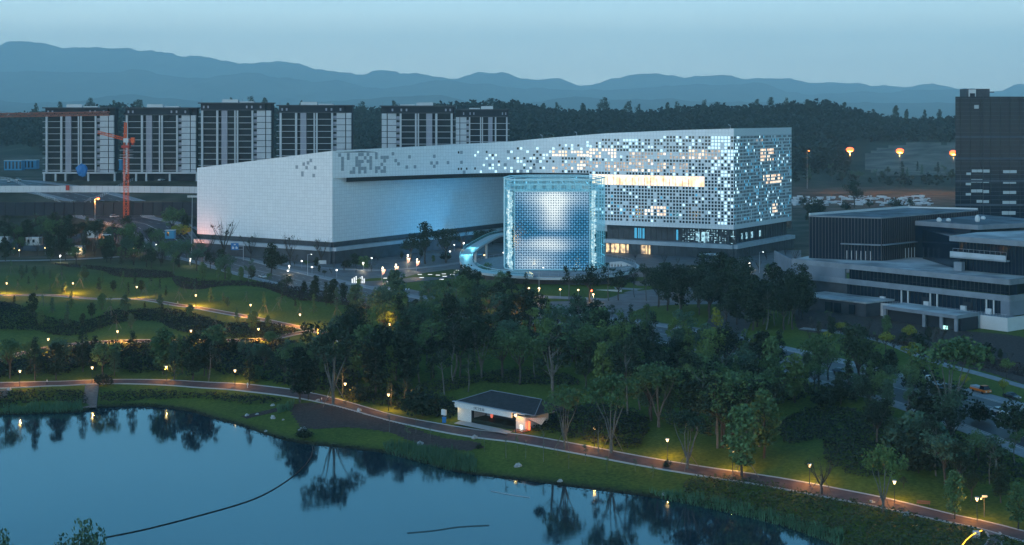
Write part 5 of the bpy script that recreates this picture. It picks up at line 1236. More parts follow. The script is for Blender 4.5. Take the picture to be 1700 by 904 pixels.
# ================================================================== VEHICLES
def car_proto(kind, paint):
    """x forward; returns list of (name, mesh)"""
    L, Wd = {'sedan': (4.6, 1.8), 'suv': (4.7, 1.9), 'truck': (5.6, 2.0), 'van': (5.6, 2.0)}[kind]
    prof = {'sedan': [(-2.3, .35), (-2.3, .85), (-1.7, .95), (1.0, .95), (2.2, .75), (2.3, .35)], 'suv': [(-2.35, .4), (-2.35, 1.0), (1.1, 1.0), (2.25, .9), (2.35, .4)],
            'truck': [(-2.8, .5), (-2.8, 1.05), (2.7, 1.05), (2.8, .5)], 'van': [(-2.8, .4), (-2.8, 1.2), (2.3, 1.2), (2.8, .8), (2.8, .4)]}[kind]
    cab = {'sedan': [(-1.6, .95), (-1.0, 1.42), (.35, 1.42), (1.05, .95)], 'suv': [(-2.25, 1.0), (-2.0, 1.65), (.3, 1.65), (1.1, 1.0)], 'truck': [(.6, 1.05), (.75, 1.95), (1.9, 1.95), (2.5, 1.05)], 'van': [(-2.75, 1.2), (-2.7, 2.1), (1.5, 2.1), (2.25, 1.2)]}[kind]
    def ext(pr, w0, w1, mi=0, mb_=None):
        mb_ = mb_ or MB(); n_ = len(pr); zs = [p[1] for p in pr]; zmin, zmax = min(zs), max(zs)
        wf = lambda z: w0+(w1-w0)*(z-zmin)/(zmax-zmin)
        A = [(x_, -wf(z_), z_) for x_, z_ in pr]; B = [(x_, wf(z_), z_) for x_, z_ in pr]
        mb_.poly(A[::1], mi); mb_.poly(B[::-1], mi)
        for i in range(n_): j = (i+1) % n_; mb_.quad(A[j], A[i], B[i], B[j], mi)
        return mb_
    out = [("body", ext(prof, Wd/2, Wd/2-.04).mesh("body", paint))]
    out.append(("cabin", ext(cab, Wd/2-.06, Wd/2-.26).mesh("cabin", M_glassd)))
    zt = cab[1][1]; m = MB(); m.box(cab[1][0]-.02, cab[2][0]+.02, -Wd/2+.24, Wd/2-.24, zt-.03, zt+.03); out.append(("roof", m.mesh("roof", paint)))
    wm = []
    for x_ in (-L*.3, L*.3):
        for s_ in (-1, 1):
            m = MB(); m.bar((x_, s_*(Wd/2-.2), .33), (x_, s_*(Wd/2+.02), .33), .33, n=10); wm.append(("wheel", m.mesh("wheel", M_black)))
    out += wm
    for s_ in (-1, 1):
        m = MB(); m.box(L/2-.06, L/2+.03, s_*.6-.2, s_*.6+.2, .62, .78); out.append(("headlight", m.mesh("headlight", M_lampw if kind == 'suv' else M_conc2)))
        m = MB(); m.box(-L/2-.03, -L/2+.06, s_*.65-.18, s_*.65+.18, .68, .84); out.append(("tail_light", m.mesh("tail_light", M_red)))
    if kind == 'truck': m = MB(); m.box(-2.7, .45, -.95, .95, 1.06, 1.5); out.append(("blue_grey_load", m.mesh("load", M_ghost)))
    return out
M_cw = mat("white_car_paint", (.62, .64, .66), .25, spec=.6); M_cb = mat("blue_grey_car_paint", (.09, .14, .20), .2, spec=.7); M_cd = mat("dark_car_paint", (.02, .022, .028), .2, spec=.7); M_co = mat("orange_truck_paint", (.62, .16, .02), .35); M_cs = mat("silver_car_paint", (.34, .37, .40), .25, metal=.3)
PR = {}
def road_heading(x, y):
    c_ = road_c; i = min(range(len(c_)-1), key=lambda k: (c_[k].x-x)**2+(c_[k].y-y)**2); d = c_[i+1]-c_[i]; return math.atan2(d.y, d.x)
road_c = catmull(road_w, 4.0)
def car(px, py, kind, paint, label, cat="car", flip=False, ang_=None, group=None):
    x, y, z = PT(px, py); a = road_heading(x, y) if ang_ is None else ang_; a += math.pi if flip else 0
    o = empty({"truck": "pickup_truck"}.get(kind, "parked_car" if ang_ is not None else "car"), (x, y, z+.1), a, label, cat, group); k = (kind, paint.name)
    if k not in PR: PR[k] = car_proto(kind, paint)
    for nm, me in PR[k]: obj(nm, me, o)
    return o
car(1660, 687, 'sedan', M_cw, "white saloon car on the near lane at the right edge")
car(1556, 648, 'sedan', M_cb, "blue grey car facing the camera beside the round dark shrub", flip=True)
car(1628, 652, 'truck', M_co, "orange flatbed truck carrying a grey load on the main road", "truck")
car(1680, 662, 'sedan', M_cd, "black car following the orange truck", flip=False)
car(1529, 628, 'van', M_cw, "large white van parked on the far kerb with people beside it", "van"); 
car(1277, 456, 'sedan', M_cw, "white car on the right forecourt road", flip=True)
car(1140, 468, 'sedan', M_cs, "silver car waiting on the forecourt right of the drum", ang_=.1)
car(1226, 458, 'sedan', M_cw, "white car passing under the tall lamp right of the drum", ang_=.15)
car(545, 490, 'sedan', M_cw, "white car on the main road behind the round street trees")
car(436, 461, 'sedan', M_cw, "white car at the left stretch of the main road")
car(1395, 620, 'sedan', M_cb, "dark blue car half hidden by trees before the concrete building")
for k, (px, py) in enumerate(((120, 399), (150, 399), (176, 357), (190, 361), (268, 300), (30, 300), (15, 302))):
    car(px, py, 'suv' if k % 2 else 'sedan', M_cw, ("white car parked behind the left trees", "white high car parked behind the left trees", "white car on the pit floor near the sodium lamp", "white high car on the pit floor near the crane foot", "white car beside the second block's podium", "white high car parked at the far left behind the hoarding", "white car at the far left edge behind the hoarding")[k], ang_=.3*k)
# ================================================================== PEOPLE
M_shirt = [mat("white_shirt", (.6, .62, .64), .8), mat("dark_jacket", (.03, .035, .05), .8), mat("blue_shirt", (.08, .16, .3), .8)]
def person(px, py, label, top, legs, rz=0.0, stride=.18, hgt=1.72):
    x, y, z = PT(px, py); o = empty("person", (x, y, z+.12), rz, label, "person")
    s_ = hgt/1.75
    J = [((0, 0, .95), .14, -1), ((0, 0, 1.15), .15, 0), ((0, 0, 1.38), .16, 1), ((0, 0, 1.5), .06, 2), ((0, 0, 1.62), .10, 3), ((0, .01, 1.71), .08, 4),
         ((-.19, 0, 1.41), .065, 2), ((-.26, .05, 1.13), .05, 6), ((-.25, -.08, .88), .035, 7), ((.19, 0, 1.41), .065, 2), ((.26, -.06, 1.13), .05, 9), ((.25, .06, .88), .035, 10),
         ((-.10, 0, .9), .11, 0), ((-.11, stride*.6, .50), .07, 12), ((-.11, stride, .08), .05, 13), ((-.11, stride-.14, .03), .045, 14),
         ((.10, 0, .9), .11, 0), ((.11, -stride*.4, .50), .07, 16), ((.11, -stride, .08), .05, 17), ((.11, -stride-.14, .03), .045, 18)]
    me = bpy.data.meshes.new("body"); me.from_pydata([Vector(j[0])*s_ for j in J], [(j[2], i) for i, j in enumerate(J) if j[2] >= 0], []); b_ = bpy.data.objects.new("tmp", me); COL.objects.link(b_)
    md = b_.modifiers.new("s", 'SKIN')
    for i, j in enumerate(J): me.skin_vertices[0].data[i].radius = (j[1]*s_, j[1]*s_*.8)
    me.skin_vertices[0].data[0].use_root = True; sd_ = b_.modifiers.new("u", 'SUBSURF'); sd_.levels = 1
    bpy.context.view_layer.update(); m2 = bpy.data.meshes.new_from_object(b_.evaluated_get(bpy.context.evaluated_depsgraph_get())); bpy.data.objects.remove(b_)
    m2.materials.clear()
    for mm in (M_skin, top, legs, M_black): m2.materials.append(mm)
    for p in m2.polygons:
        c_ = p.center/s_; p.material_index = 3 if c_.z > 1.68 or c_.z < .07 else (0 if c_.z > 1.46 or (abs(c_.x) > .2 and c_.z < 1.12) else (1 if c_.z > .92 else 2))
    m2.name = "body"; obj("body", m2, o); return o
person(544, 666, "person walking on the lakeside path with a white top and dark trousers", M_shirt[0], M_shirt[1], 1.9)
person(534, 668, "person crouched shadow-like beside the walker on the lakeside path", M_shirt[0], M_shirt[2], 1.2, .1, 1.3)
person(1534, 629, "person in dark clothes standing at the kerb before the white van", M_shirt[1], M_shirt[1], .3, .08)
person(1524, 619, "person in a dark jacket at the rear of the white van", M_shirt[1], M_shirt[2], .9, .05)
person(411, 645, "person in pale clothes on the lakeside path, left of the dense tree", M_shirt[0], M_shirt[0], 2.4)
person(78, 640, "person in a white top on the lakeside path at the far left", M_shirt[0], M_shirt[1], 1.5)
person(295, 508, "person in a blue shirt walking on the upper path", M_shirt[2], M_shirt[1], 1.2)
# roadside barrier posts / pale rubble strip beyond the museum
m = MB()
for k in range(170):
    px = random.uniform(1316, 1545); py = random.uniform(326, 341); x, y, z = PT(px, py); w_ = random.uniform(1, 4.5); a = random.random()*3
    d = Vector((math.cos(a), math.sin(a)))*w_; e_ = Vector((-d.y, d.x))*.5
    m.prism([(x-d.x, y-d.y), (x+e_.x, y+e_.y), (x+d.x, y+d.y), (x-e_.x, y-e_.y)], z-.1, z+random.uniform(.3, 1.6))
o = m.build("rubble_heap", M_conc2, kind='stuff'); tag(o, "strip of pale rubble and sheeting beyond the museum", "rubble")
for k in range(9):
    x, y, z = PT(1325+k*24, 337); m = MB(); m.bar((0, 0, 0), (0, 0, 4.5), .3, n=6); o = m.build("fence_post", M_conc2, loc=(x, y, z)); tag(o, "white post rising from the rubble strip beyond the museum", "post", "white posts in the rubble strip")
# ================================================================== VEGETATION
def crown_pts(clumps, per, shell=.75):
    """clumps: list of (x,y,z,r); leaf centres around each clump"""
    out = []
    for (x, y, z, r) in clumps:
        D = rng.normal(size=(per, 3)); D /= np.linalg.norm(D, axis=1)[:, None]
        rad = r*(rng.uniform(shell**3, 1.15, per)**(1/3)); out.append(np.array([x, y, z])+D*rad[:, None]*np.array([1, 1, .8]))
    return np.concatenate(out)
def limb(mb, a, b_, r0, r1, bend=.3, n=3):
    a, b_ = Vector(a), Vector(b_); off = Vector((random.uniform(-1, 1), random.uniform(-1, 1), 0))*bend*(b_-a).length*.3
    pts = [a.lerp(b_, t)+off*math.sin(math.pi*t) for t in [k/n for k in range(n+1)]]
    for k in range(n): mb.bar(pts[k], pts[k+1], r0+(r1-r0)*k/n, n=5, r2=r0+(r1-r0)*(k+1)/n)
def tree_proto(kind, lm, bark, seed):
    random.seed(seed); tb = MB(); cl = []; leaf = .42; per = 34
    rnd = random.uniform
    if kind == 'broad':
        h = 11; limb(tb, (0, 0, -.3), (rnd(-.3, .3), 0, 4), .28, .2, .15)
        nb = 7
        for k in range(nb):
            a = 2*math.pi*k/nb+rnd(-.3, .3); e_ = (math.cos(a)*rnd(1.8, 3), math.sin(a)*rnd(1.8, 3), rnd(5.5, 8.5)); limb(tb, (0, 0, 3.2+rnd(0, 1)), e_, .14, .05)
            for j in range(6): cl.append((e_[0]+rnd(-1.4, 1.4), e_[1]+rnd(-1.4, 1.4), e_[2]+rnd(-1.2, 1.6), rnd(.7, 1.25)))
        for j in range(12): cl.append((rnd(-1.6, 1.6), rnd(-1.6, 1.6), rnd(7, 10.2), rnd(.7, 1.2)))
    elif kind == 'oval':
        h = 8; limb(tb, (0, 0, -.3), (0, 0, 6), .17, .06, .1)
        for j in range(52):
            z = rnd(1.7, 7.8); w = 1.75*math.sin(math.pi*min(1, max(.08, (z-1.0)/7.2)))**.7; a = rnd(0, 6.28); q = math.sqrt(random.random())*w
            cl.append((q*math.cos(a), q*math.sin(a), z, rnd(.5, .85)))
    elif kind == 'cone':
        h = 10; limb(tb, (0, 0, -.3), (0, 0, 9.3), .16, .04, .06)
        for j in range(60):
            z = 1.6+8*random.random()**1.2; w = 1.9*(1-(z-1.6)/8.6)**.8; a = rnd(0, 6.28); q = random.random()**.6*w
            cl.append((q*math.cos(a), q*math.sin(a), z, rnd(.30, .62)))
            if j % 3 == 0: limb(tb, (0, 0, z-.3), (q*math.cos(a)*1.3, q*math.sin(a)*1.3, z+.3), .04, .015, .1, 2)
        leaf = .30; per = 26
    elif kind == 'sparse':
        h = 12; lean = rnd(-.8, .8); limb(tb, (0, 0, -.3), (lean, 0, 7), .19, .12, .3); limb(tb, (lean, 0, 7), (lean*1.3, .2, 11), .11, .03, .3)
        for k in range(9):
            a = rnd(0, 6.28); z = rnd(4.8, 10); e_ = (lean*z/7+math.cos(a)*rnd(1, 2.4), math.sin(a)*rnd(1, 2.4), z+rnd(.6, 1.7)); limb(tb, (lean*z/7, 0, z-.5), e_, .07, .02)
            for j in range(3): cl.append((e_[0]+rnd(-.6, .6), e_[1]+rnd(-.6, .6), e_[2]+rnd(-.5, .6), rnd(.45, .95)))
        per = 26
    elif kind == 'vase':
        h = 10; nb = 5
        for k in range(nb):
            a = 2*math.pi*k/nb+rnd(-.4, .4); m_ = (math.cos(a)*.9, math.sin(a)*.9, 4.2); e_ = (math.cos(a)*rnd(1.9, 2.8), math.sin(a)*rnd(1.9, 2.8), rnd(7.2, 8.8))
            limb(tb, (0, 0, 1.4), m_, .13, .09, .1); limb(tb, m_, e_, .08, .03, .2)
            for j in range(7): cl.append((e_[0]+rnd(-1.1, 1.1), e_[1]+rnd(-1.1, 1.1), e_[2]+rnd(-1.0, 1.3), rnd(.6, 1.0)))
        for j in range(10): cl.append((rnd(-1.2, 1.2), rnd(-1.2, 1.2), rnd(8, 9.7), rnd(.6, 1.0)))
        limb(tb, (0, 0, -.3), (0, 0, 1.5), .24, .19, 0); limb(tb, (0, 0, 1.4), (.2, .1, 8.5), .12, .04, .2)
    elif kind == 'young':
        h = 5; limb(tb, (0, 0, -.2), (0, 0, 4.6), .06, .02, .1)
        for j in range(9): z = rnd(1.9, 4.8); a = rnd(0, 6.28); q = rnd(.1, .65); cl.append((q*math.cos(a), q*math.sin(a), z, rnd(.2, .42)))
        leaf = .25; per = 16
    elif kind == 'stick':
        h = 4; limb(tb, (0, 0, -.2), (0, 0, 3.9), .055, .03, .05)
        for k in range(4): a = rnd(0, 6.28); limb(tb, (0, 0, 2.6+k*.3), (math.cos(a)*.5, math.sin(a)*.5, 3.6+k*.3), .025, .01)
        cl = [(0, 0, 3.6, .35), (.2, .1, 3.0, .25)]; leaf = .2; per = 10
    elif kind == 'bare':
        h = 6; limb(tb, (0, 0, -.2), (0, 0, 1.8), .15, .10)
        for k in range(11):
            a = rnd(0, 6.28); e_ = (math.cos(a)*rnd(1, 2.4), math.sin(a)*rnd(1, 2.4), rnd(3.6, 6)); limb(tb, (0, 0, 1.3), e_, .07, .02, .3)
            for j in range(2): limb(tb, tuple(Vector(e_)*.7), (e_[0]+rnd(-.8, .8), e_[1]+rnd(-.8, .8), e_[2]+rnd(.1, .9)), .03, .01)
            if k % 2: cl.append((e_[0], e_[1], e_[2], rnd(.35, .55)))
        leaf = .26; per = 12
    elif kind == 'round':
        h = 5; limb(tb, (0, 0, -.2), (0, 0, 2.6), .10, .07)
        for k in range(5): a = 1.26*k; limb(tb, (0, 0, 2.2), (math.cos(a)*1.1, math.sin(a)*1.1, 3.7), .05, .02)
        for j in range(26): a = rnd(0, 6.28); q = rnd(.2, 1.45); cl.append((q*math.cos(a), q*math.sin(a), 3.9+rnd(-.7, .9)*(1.6-q)/1.2, rnd(.4, .65)))
        leaf = .3; per = 28
    elif kind == 'shrub':
        h = 2.4; limb(tb, (0, 0, -.2), (0, 0, 1), .07, .03)
        for j in range(26): a = rnd(0, 6.28); q = rnd(.1, 1.3); cl.append((q*math.cos(a), q*math.sin(a), .55+rnd(0, 1.5)*math.sqrt(max(0, 1-(q/1.5)**2)), rnd(.4, .62)))
        leaf = .28; per = 30
    V, Q_ = leaf_quads(crown_pts(cl, per), leaf, .25)
    return tb.mesh("trunk", bark), np_mesh("crown", V, Q_, lm), h
PROTO = {}
def P_(kind, tint, i):
    k = (kind, tint, i)
    if k not in PROTO:
        lm = {'D': M_leafD, 'M': M_leafM, 'L': M_leafL, 'Y': M_leafY, 'B': M_leafB}[tint]
        PROTO[k] = tree_proto(kind, lm, M_barkp if kind in ('sparse', 'vase', 'young', 'stick') else M_bark, hash((kind, i)) % 1000 if False else (sum(map(ord, kind))*7+i*13+ord(tint)))
    return PROTO[k]
KNAME = {'broad': 'broad crowned', 'oval': 'dense oval', 'cone': 'slender conical', 'sparse': 'tall thin crowned', 'vase': 'many stemmed', 'young': 'young staked', 'stick': 'newly planted', 'bare': 'nearly bare', 'round': 'small round headed', 'shrub': 'rounded'}
TNAME = {'D': 'dark', 'M': 'green', 'L': 'light green', 'Y': 'yellow green', 'B': 'blue green'}
ONAME = {'shrub': 'shrub', 'young': 'young_tree', 'stick': 'sapling', 'bare': 'leafless_tree', 'cone': 'conical_tree', 'round': 'street_tree'}
tr_rand = random.Random(5)
NT = 0
AUTO = []
def tree(px, py, kind, tint, H_px=None, label=None, where="", stakes=None, hgt=None, xyz=None):
    """px,py = foot of the tree in the photograph; H_px = its height there"""
    global NT
    x, y, z = xyz or PT(px, py)
    tm, cm, h = P_(kind, tint, tr_rand.randrange(3))
    s = (H_px*y/F/h) if H_px else (hgt/h if hgt else tr_rand.uniform(.8, 1.15))
    nm = ONAME.get(kind, 'tree')
    grp = None
    auto = label is None
    if auto:
        label = f"{KNAME[kind]} {TNAME[tint]} {'shrub' if kind == 'shrub' else 'tree'} {where}"; grp = f"{KNAME[kind]} {TNAME[tint]} {'shrubs' if kind == 'shrub' else 'trees'} {where}"
    o = empty(nm, (x, y, z), tr_rand.random()*6.28, label, "shrub" if kind == 'shrub' else "tree", grp)
    w = tr_rand.uniform(.86, 1.22); o.scale = (s*w, s*w, s)
    if auto: AUTO.append((o, px, py, kind, tint, h*s, where))
    obj("trunk", tm, o); obj("crown", cm, o); NT += 1
    if stakes:
        for k in range(3):
            a = 2.1*k+.4; me = PROTO.get('stake')
            if me is None: m_ = MB(); m_.bar((1.9, 0, -.1), (.1, 0, 2.9), .045, n=4); me = PROTO['stake'] = m_.mesh("prop_pole", M_stake)
            q = obj("prop_pole", me, o); q.rotation_euler = (0, 0, a)
    return o
# --- prominent single trees
for a in (
    (553, 671, 'vase', 'D', 132, "tall forked pale trunked tree with a high dark crown by the lakeside path", 1),
    (498, 668, 'oval', 'D', 90, "dense dark tree overhanging the path left of the forked tree", 0),
    (512, 664, 'oval', 'D', 70, "second dark tree merged with the dense one at the path bend", 0),
    (580, 590, 'broad', 'D', 78, "big round dark tree at the lawn's end, right of the path junction", 0),
    (672, 640, 'sparse', 'D', 100, "slim trunked tree in the dark bed left of the pavilion", 0),
    (738, 655, 'sparse', 'D', 85, "slim tree directly behind the pavilion's left corner", 0),
    (777, 650, 'sparse', 'D', 70, "bare trunked tree just above the pavilion roof", 0),
    (918, 690, 'sparse', 'D', 150, "tall leaning dark trunked tree right of the pavilion roof", 0),
    (937, 746, 'vase', 'M', 105, "grey green multi stemmed tree standing at the path right of the pavilion", 1),
    (994, 752, 'sparse', 'D', 70, "thin dark trunk beside the lamp right of the pavilion", 1),
    (1015, 752, 'vase', 'M', 132, "tall green topped tree with two wavy stems by the path", 1),
    (1042, 690, 'sparse', 'D', 130, "tall slim pale trunk above the shrub bed right of the pavilion", 0),
    (1142, 778, 'vase', 'D', 95, "propped dark tree with an arching crown beside the path", 1),
    (1232, 792, 'oval', 'M', 118, "dense upright green tree at the path by the white stones", 1),
    (1268, 760, 'oval', 'M', 110, "dense green tree just right of the upright one by the path", 0),
    (1200, 742, 'broad', 'D', 120, "large dark tree with two trunks in the cluster right of centre", 0),
    (1218, 740, 'broad', 'M', 128, "large green tree with a pale trunk in the cluster right of centre", 0),
    (1158, 700, 'broad', 'D', 120, "broad dark tree at the left of the cluster right of centre", 0),
    (1272, 700, 'broad', 'M', 90, "green crown spilling right from the central cluster", 0),
    (1363, 820, 'bare', 'D', 62, "leafless twiggy tree on the bank below the concave lawn", 1),
    (1466, 850, 'vase', 'L', 108, "yellowish leaved young tree with props on the rough bank", 1),
    (1585, 862, 'oval', 'M', 82, "leafy tree by the bench at the path's lower right", 0),
    (1690, 880, 'oval', 'M', 78, "green tree at the right edge beside the path fork", 0),
    (1575, 712, 'vase', 'M', 150, "tall spreading many stemmed tree before the main road", 1),
    (1320, 668, 'oval', 'L', 80, "light green upright tree at the lawn's top right of the cluster", 0),
    (1360, 640, 'broad', 'M', 90, "green tree before the main road at the left end of the right group", 0),
    (1425, 650, 'broad', 'D', 115, "tall dark tree between the main road and the right lawn", 0),
    (1452, 660, 'oval', 'D', 75, "dark narrow tree right of the tall one by the road", 0),
    (1478, 640, 'oval', 'D', 60, "dark round headed tree right of the narrow one by the road", 0),
    (1500, 810, 'broad', 'D', 20, "low dark tree under the yellowish one", 0),
    (1190, 600, 'cone', 'Y', 92, "tall yellow gold tree standing out of the dark belt", 0),
    (1125, 590, 'cone', 'L', 75, "bright green feathery tree in the dark belt", 0),
    (1043, 600, 'cone', 'L', 62, "olive feathery tree in the middle of the dark belt", 0),
    (980, 610, 'broad', 'L', 74, "bright green domed tree below the drum's right side", 0),
    (660, 575, 'cone', 'L', 62, "feathery green tree lit by a lamp at the belt's left end", 0),
    (855, 540, 'cone', 'L', 62, "yellow green feathery tree just below the drum's left foot", 0),
    (706, 438, 'broad', 'D', 72, "large dark tree before the museum's receding wall", 0),
    (740, 436, 'broad', 'D', 60, "second dark tree before the museum's receding wall", 0),
    (682, 434, 'broad', 'D', 48, "lower dark tree left in the group before the receding wall", 0),
    (372, 432, 'bare', 'D', 68, "dark open branched tree silhouetted on the museum's left face", 0),
    (343, 434, 'bare', 'D', 48, "smaller open branched tree at the museum's far left corner", 0),
    (417, 432, 'bare', 'D', 46, "thin bare tree silhouetted below the museum's left face", 0),
    (482, 440, 'bare', 'D', 52, "bare topped tree before the museum's left face, left of its corner", 0),
    (533, 438, 'bare', 'D', 44, "bare tree at the museum's lower front corner", 0),
    (450, 455, 'oval', 'D', 52, "dark round tree below the museum's left face", 0),
    (300, 415, 'round', 'Y', 44, "yellow green tree lit up left of the museum", 0),
    (286, 402, 'broad', 'M', 50, "mid green tree behind the yellow green one left of the museum", 0),
    (310, 428, 'round', 'L', 28, "light green bushy tree before the road left of the museum", 0),
    (213, 425, 'broad', 'M', 56, "rounded green tree at the end of the side road", 0),
    (83, 375, 'broad', 'M', 42, "bright leaved round tree on the pit slope", 0),
    (133, 905, 'broad', 'D', 60, None, 0)):
    px, py, kd, tn, hp, lb, stk = a
    if lb is None: continue
    tree(px, py, kd, tn, hp, lb, stakes=stk)
# near bank trees rising from below the frame
for px, ytop, Y, lb in ((135, 857, 196, "dark leafy treetop rising into the pond at the lower left"), (2, 882, 196, "dark treetop cut by the lower left corner")):
    x, y, zt = PY(px, ytop, Y); z = H(x, Y); tree(0, 0, 'broad', 'B', label=lb, hgt=zt-z, xyz=(x, Y, z)); NEAR = [o for o in bpy.data.objects if o.get('label') == lb][0]; NEAR.scale = (NEAR.scale[2]*.52, NEAR.scale[2]*.52, NEAR.scale[2])
# yellow street trees and shrubs on the right side
for px, py, hp in ((1515, 615, 46), (1470, 590, 40), (1372, 572, 22), (1510, 576, 36), (1665, 660, 30), (1670, 630, 34), (1600, 650, 28), (1395, 560, 26)):
    tree(px, py, 'round', 'Y' if hp != 34 else 'L', hp, where="along the street at the right")
for px, py, hp, lb in ((1362, 675, 44, "big rounded dark shrub on the right lawn"), (1395, 668, 40, "dark shrub joined to the big rounded one"), (1530, 650, 50, "near black round shrub before the blue grey car"), (1585, 668, 36, "round dark shrub behind the spreading tree's stems"),
                       (1625, 700, 40, "dark shrub left of the white car"), (1690, 720, 60, "dark bushy tree at the right edge below the road"), (172, 640, 24, "dark shrub at the head of the timber steps"), (1108, 776, 14, "small round bush at the kerb left of the propped tree"), (795, 745, 10, "dark ring shrub round the bank rock"), (504, 728, 22, "dark bush at the tip of the grass spit")):
    tree(px, py, 'shrub', 'D', hp, lb)
# --- scattered groups
def fill(poly, count, kinds, tints, hmin, hmax, where, mind=14, stakes=False, avoid=None):
    xs = [p[0] for p in poly]; ys = [p[1] for p in poly]; placed = []; tries = 0
    pl = np.array(poly, float)
    while len(placed) < count and tries < count*60:
        tries += 1
        x, y = tr_rand.uniform(min(xs), max(xs)), tr_rand.uniform(min(ys), max(ys))
        if not inside(np.array([x]), np.array([y]), pl)[0]: continue
        if any((x-a)**2+((y-b_)*1.8)**2 < mind*mind for a, b_ in placed): continue
        w = PT(x, y)
        if where.find("road") < 0 and seg_dist(np.array([w[0]]), np.array([w[1]]), road_w)[0] < 13: continue
        placed.append((x, y))
        hh = tr_rand.uniform(hmin, hmax)
        tree(x, y, tr_rand.choice(kinds), tr_rand.choice(tints), label=None, where=where, hgt=hh, stakes=stakes)
fill([(560, 575), (600, 545), (650, 520), (760, 530), (900, 545), (1040, 570), (1180, 600), (1290, 630), (1320, 650), (1250, 690), (1130, 678), (1000, 655), (880, 622), (760, 628), (640, 645), (560, 620)], 118, ['broad', 'broad', 'sparse', 'oval', 'cone'], ['D', 'D', 'M', 'B', 'L', 'D'], 9, 14.5, "in the dense belt below the road", 13)
fill([(585, 500), (700, 535), (860, 560), (1040, 580), (1180, 600), (1180, 618), (1000, 592), (840, 578), (680, 560), (590, 530)], 40, ['cone', 'sparse', 'oval', 'sparse'], ['B', 'M', 'B', 'L'], 9, 15, "along the near kerb of the main road", 13)
fill([(840, 480), (870, 500), (1040, 510), (1260, 545), (1330, 565), (1340, 530), (1180, 495), (1040, 488), (1000, 500), (860, 498)], 30, ['broad', 'broad', 'sparse'], ['D'], 10, 15.5, "between the far kerb of the road and the drum", 15)
fill([(0, 612), (150, 614), (300, 618), (470, 632), (530, 645), (480, 646), (300, 634), (150, 630), (0, 634)], 19, ['broad', 'oval', 'broad', 'sparse', 'cone'], ['D', 'D', 'B', 'M'], 9, 13, "in the tall row above the lakeside path", 15)
fill([(590, 628), (760, 618), (960, 622), (960, 645), (800, 640), (600, 658)], 13, ['sparse', 'broad', 'vase', 'oval'], ['D', 'D', 'M'], 13, 17, "on the slope behind the pavilion", 20)
fill([(1000, 660), (1180, 690), (1300, 740), (1180, 745), (1060, 700)], 8, ['broad', 'sparse', 'vase'], ['D', 'M'], 13, 16, "in the tall cluster right of the pavilion", 22)
fill([(690, 492), (850, 506), (850, 534), (690, 514)], 15, ['broad', 'oval', 'cone', 'sparse'], ['D', 'D', 'M', 'B'], 8, 13.5, "between the verge and the road below the drum", 15)
fill([(850, 512), (1020, 520), (1020, 546), (850, 534)], 9, ['cone', 'oval', 'sparse'], ['D', 'M', 'B'], 4.5, 7, "between the verge and the road below the drum", 18)
fill([(335, 424), (440, 436), (560, 444), (620, 440), (620, 452), (540, 462), (430, 452), (335, 434)], 20, ['bare', 'oval', 'round', 'shrub'], ['D', 'D', 'M'], 3, 7, "along the base of the museum's left face", 15)
fill([(0, 402), (120, 406), (260, 420), (400, 444), (420, 470), (260, 452), (120, 440), (0, 434)], 34, ['broad', 'oval', 'broad', 'sparse'], ['D', 'D', 'M', 'B'], 8, 13, "beside the left stretch of the main street", 16)
fill([(0, 372), (160, 376), (320, 388), (320, 402), (160, 398), (0, 396)], 22, ['broad', 'bare', 'broad', 'oval'], ['D', 'D', 'B'], 7, 12, "below the excavation wall", 16)
fill([(1060, 500), (1160, 485), (1250, 480), (1335, 490), (1330, 560), (1180, 540), (1080, 520)], 22, ['broad', 'oval'], ['D', 'D'], 11, 16.5, "on the road island right of the drum", 15)
fill([(460, 470), (700, 520), (695, 535), (600, 520), (460, 487)], 13, ['oval', 'oval', 'broad'], ['D'], 5, 8, "in the row beside the road below the museum corner", 20)
fill([(340, 455), (450, 468), (460, 480), (330, 470)], 7, ['oval', 'sparse'], ['D', 'M'], 5, 8, "at the road behind the upper hedges", 17)
fill([(0, 395), (150, 395), (330, 420), (330, 452), (240, 450), (100, 428), (0, 426)], 36, ['broad', 'oval', 'sparse', 'bare', 'cone'], ['D', 'D', 'B', 'M'], 6, 11, "behind the top of the upper lawn", 15)
fill([(0, 362), (60, 366), (180, 378), (325, 385), (325, 400), (120, 395), (0, 390)], 16, ['broad', 'bare', 'sparse'], ['D', 'M', 'D'], 6, 10, "on the slope below the construction pit", 16)
fill([(10, 450), (180, 462), (330, 486), (460, 500), (560, 515), (560, 530), (470, 524), (300, 500), (150, 488), (10, 484)], 44, ['young', 'cone', 'oval', 'young', 'cone'], ['B', 'M', 'D'], 3.5, 6.5, "on the upper lawn", 17, True)
fill([(10, 500), (250, 505), (420, 535), (470, 545), (400, 556), (150, 548), (10, 535)], 26, ['young', 'cone', 'oval'], ['D', 'B', 'M'], 3.5, 7, "between the upper and middle paths", 24, True)
fill([(540, 500), (600, 512), (690, 545), (600, 565), (530, 545)], 5, ['cone', 'sparse'], ['B', 'D'], 7, 10, "at the right end of the upper lawn", 20)
fill([(0, 590), (150, 582), (470, 575), (540, 585), (560, 625), (470, 640), (330, 628), (180, 615), (0, 622)], 26, ['shrub', 'oval', 'broad', 'shrub', 'sparse'], ['D', 'M', 'B'], 3.5, 7.5, "in the shrub belt above the lakeside path", 17)
fill([(560, 640), (680, 660), (740, 690), (700, 690), (600, 670), (560, 655)], 5, ['sparse', 'shrub'], ['D'], 4, 8, "in the dark bed left of the pavilion", 20)
fill([(1080, 640), (1300, 660), (1290, 735), (1200, 740), (1120, 720), (1060, 680)], 15, ['broad', 'oval', 'oval'], ['D', 'M', 'B'], 8, 12, "in the cluster right of centre", 22)
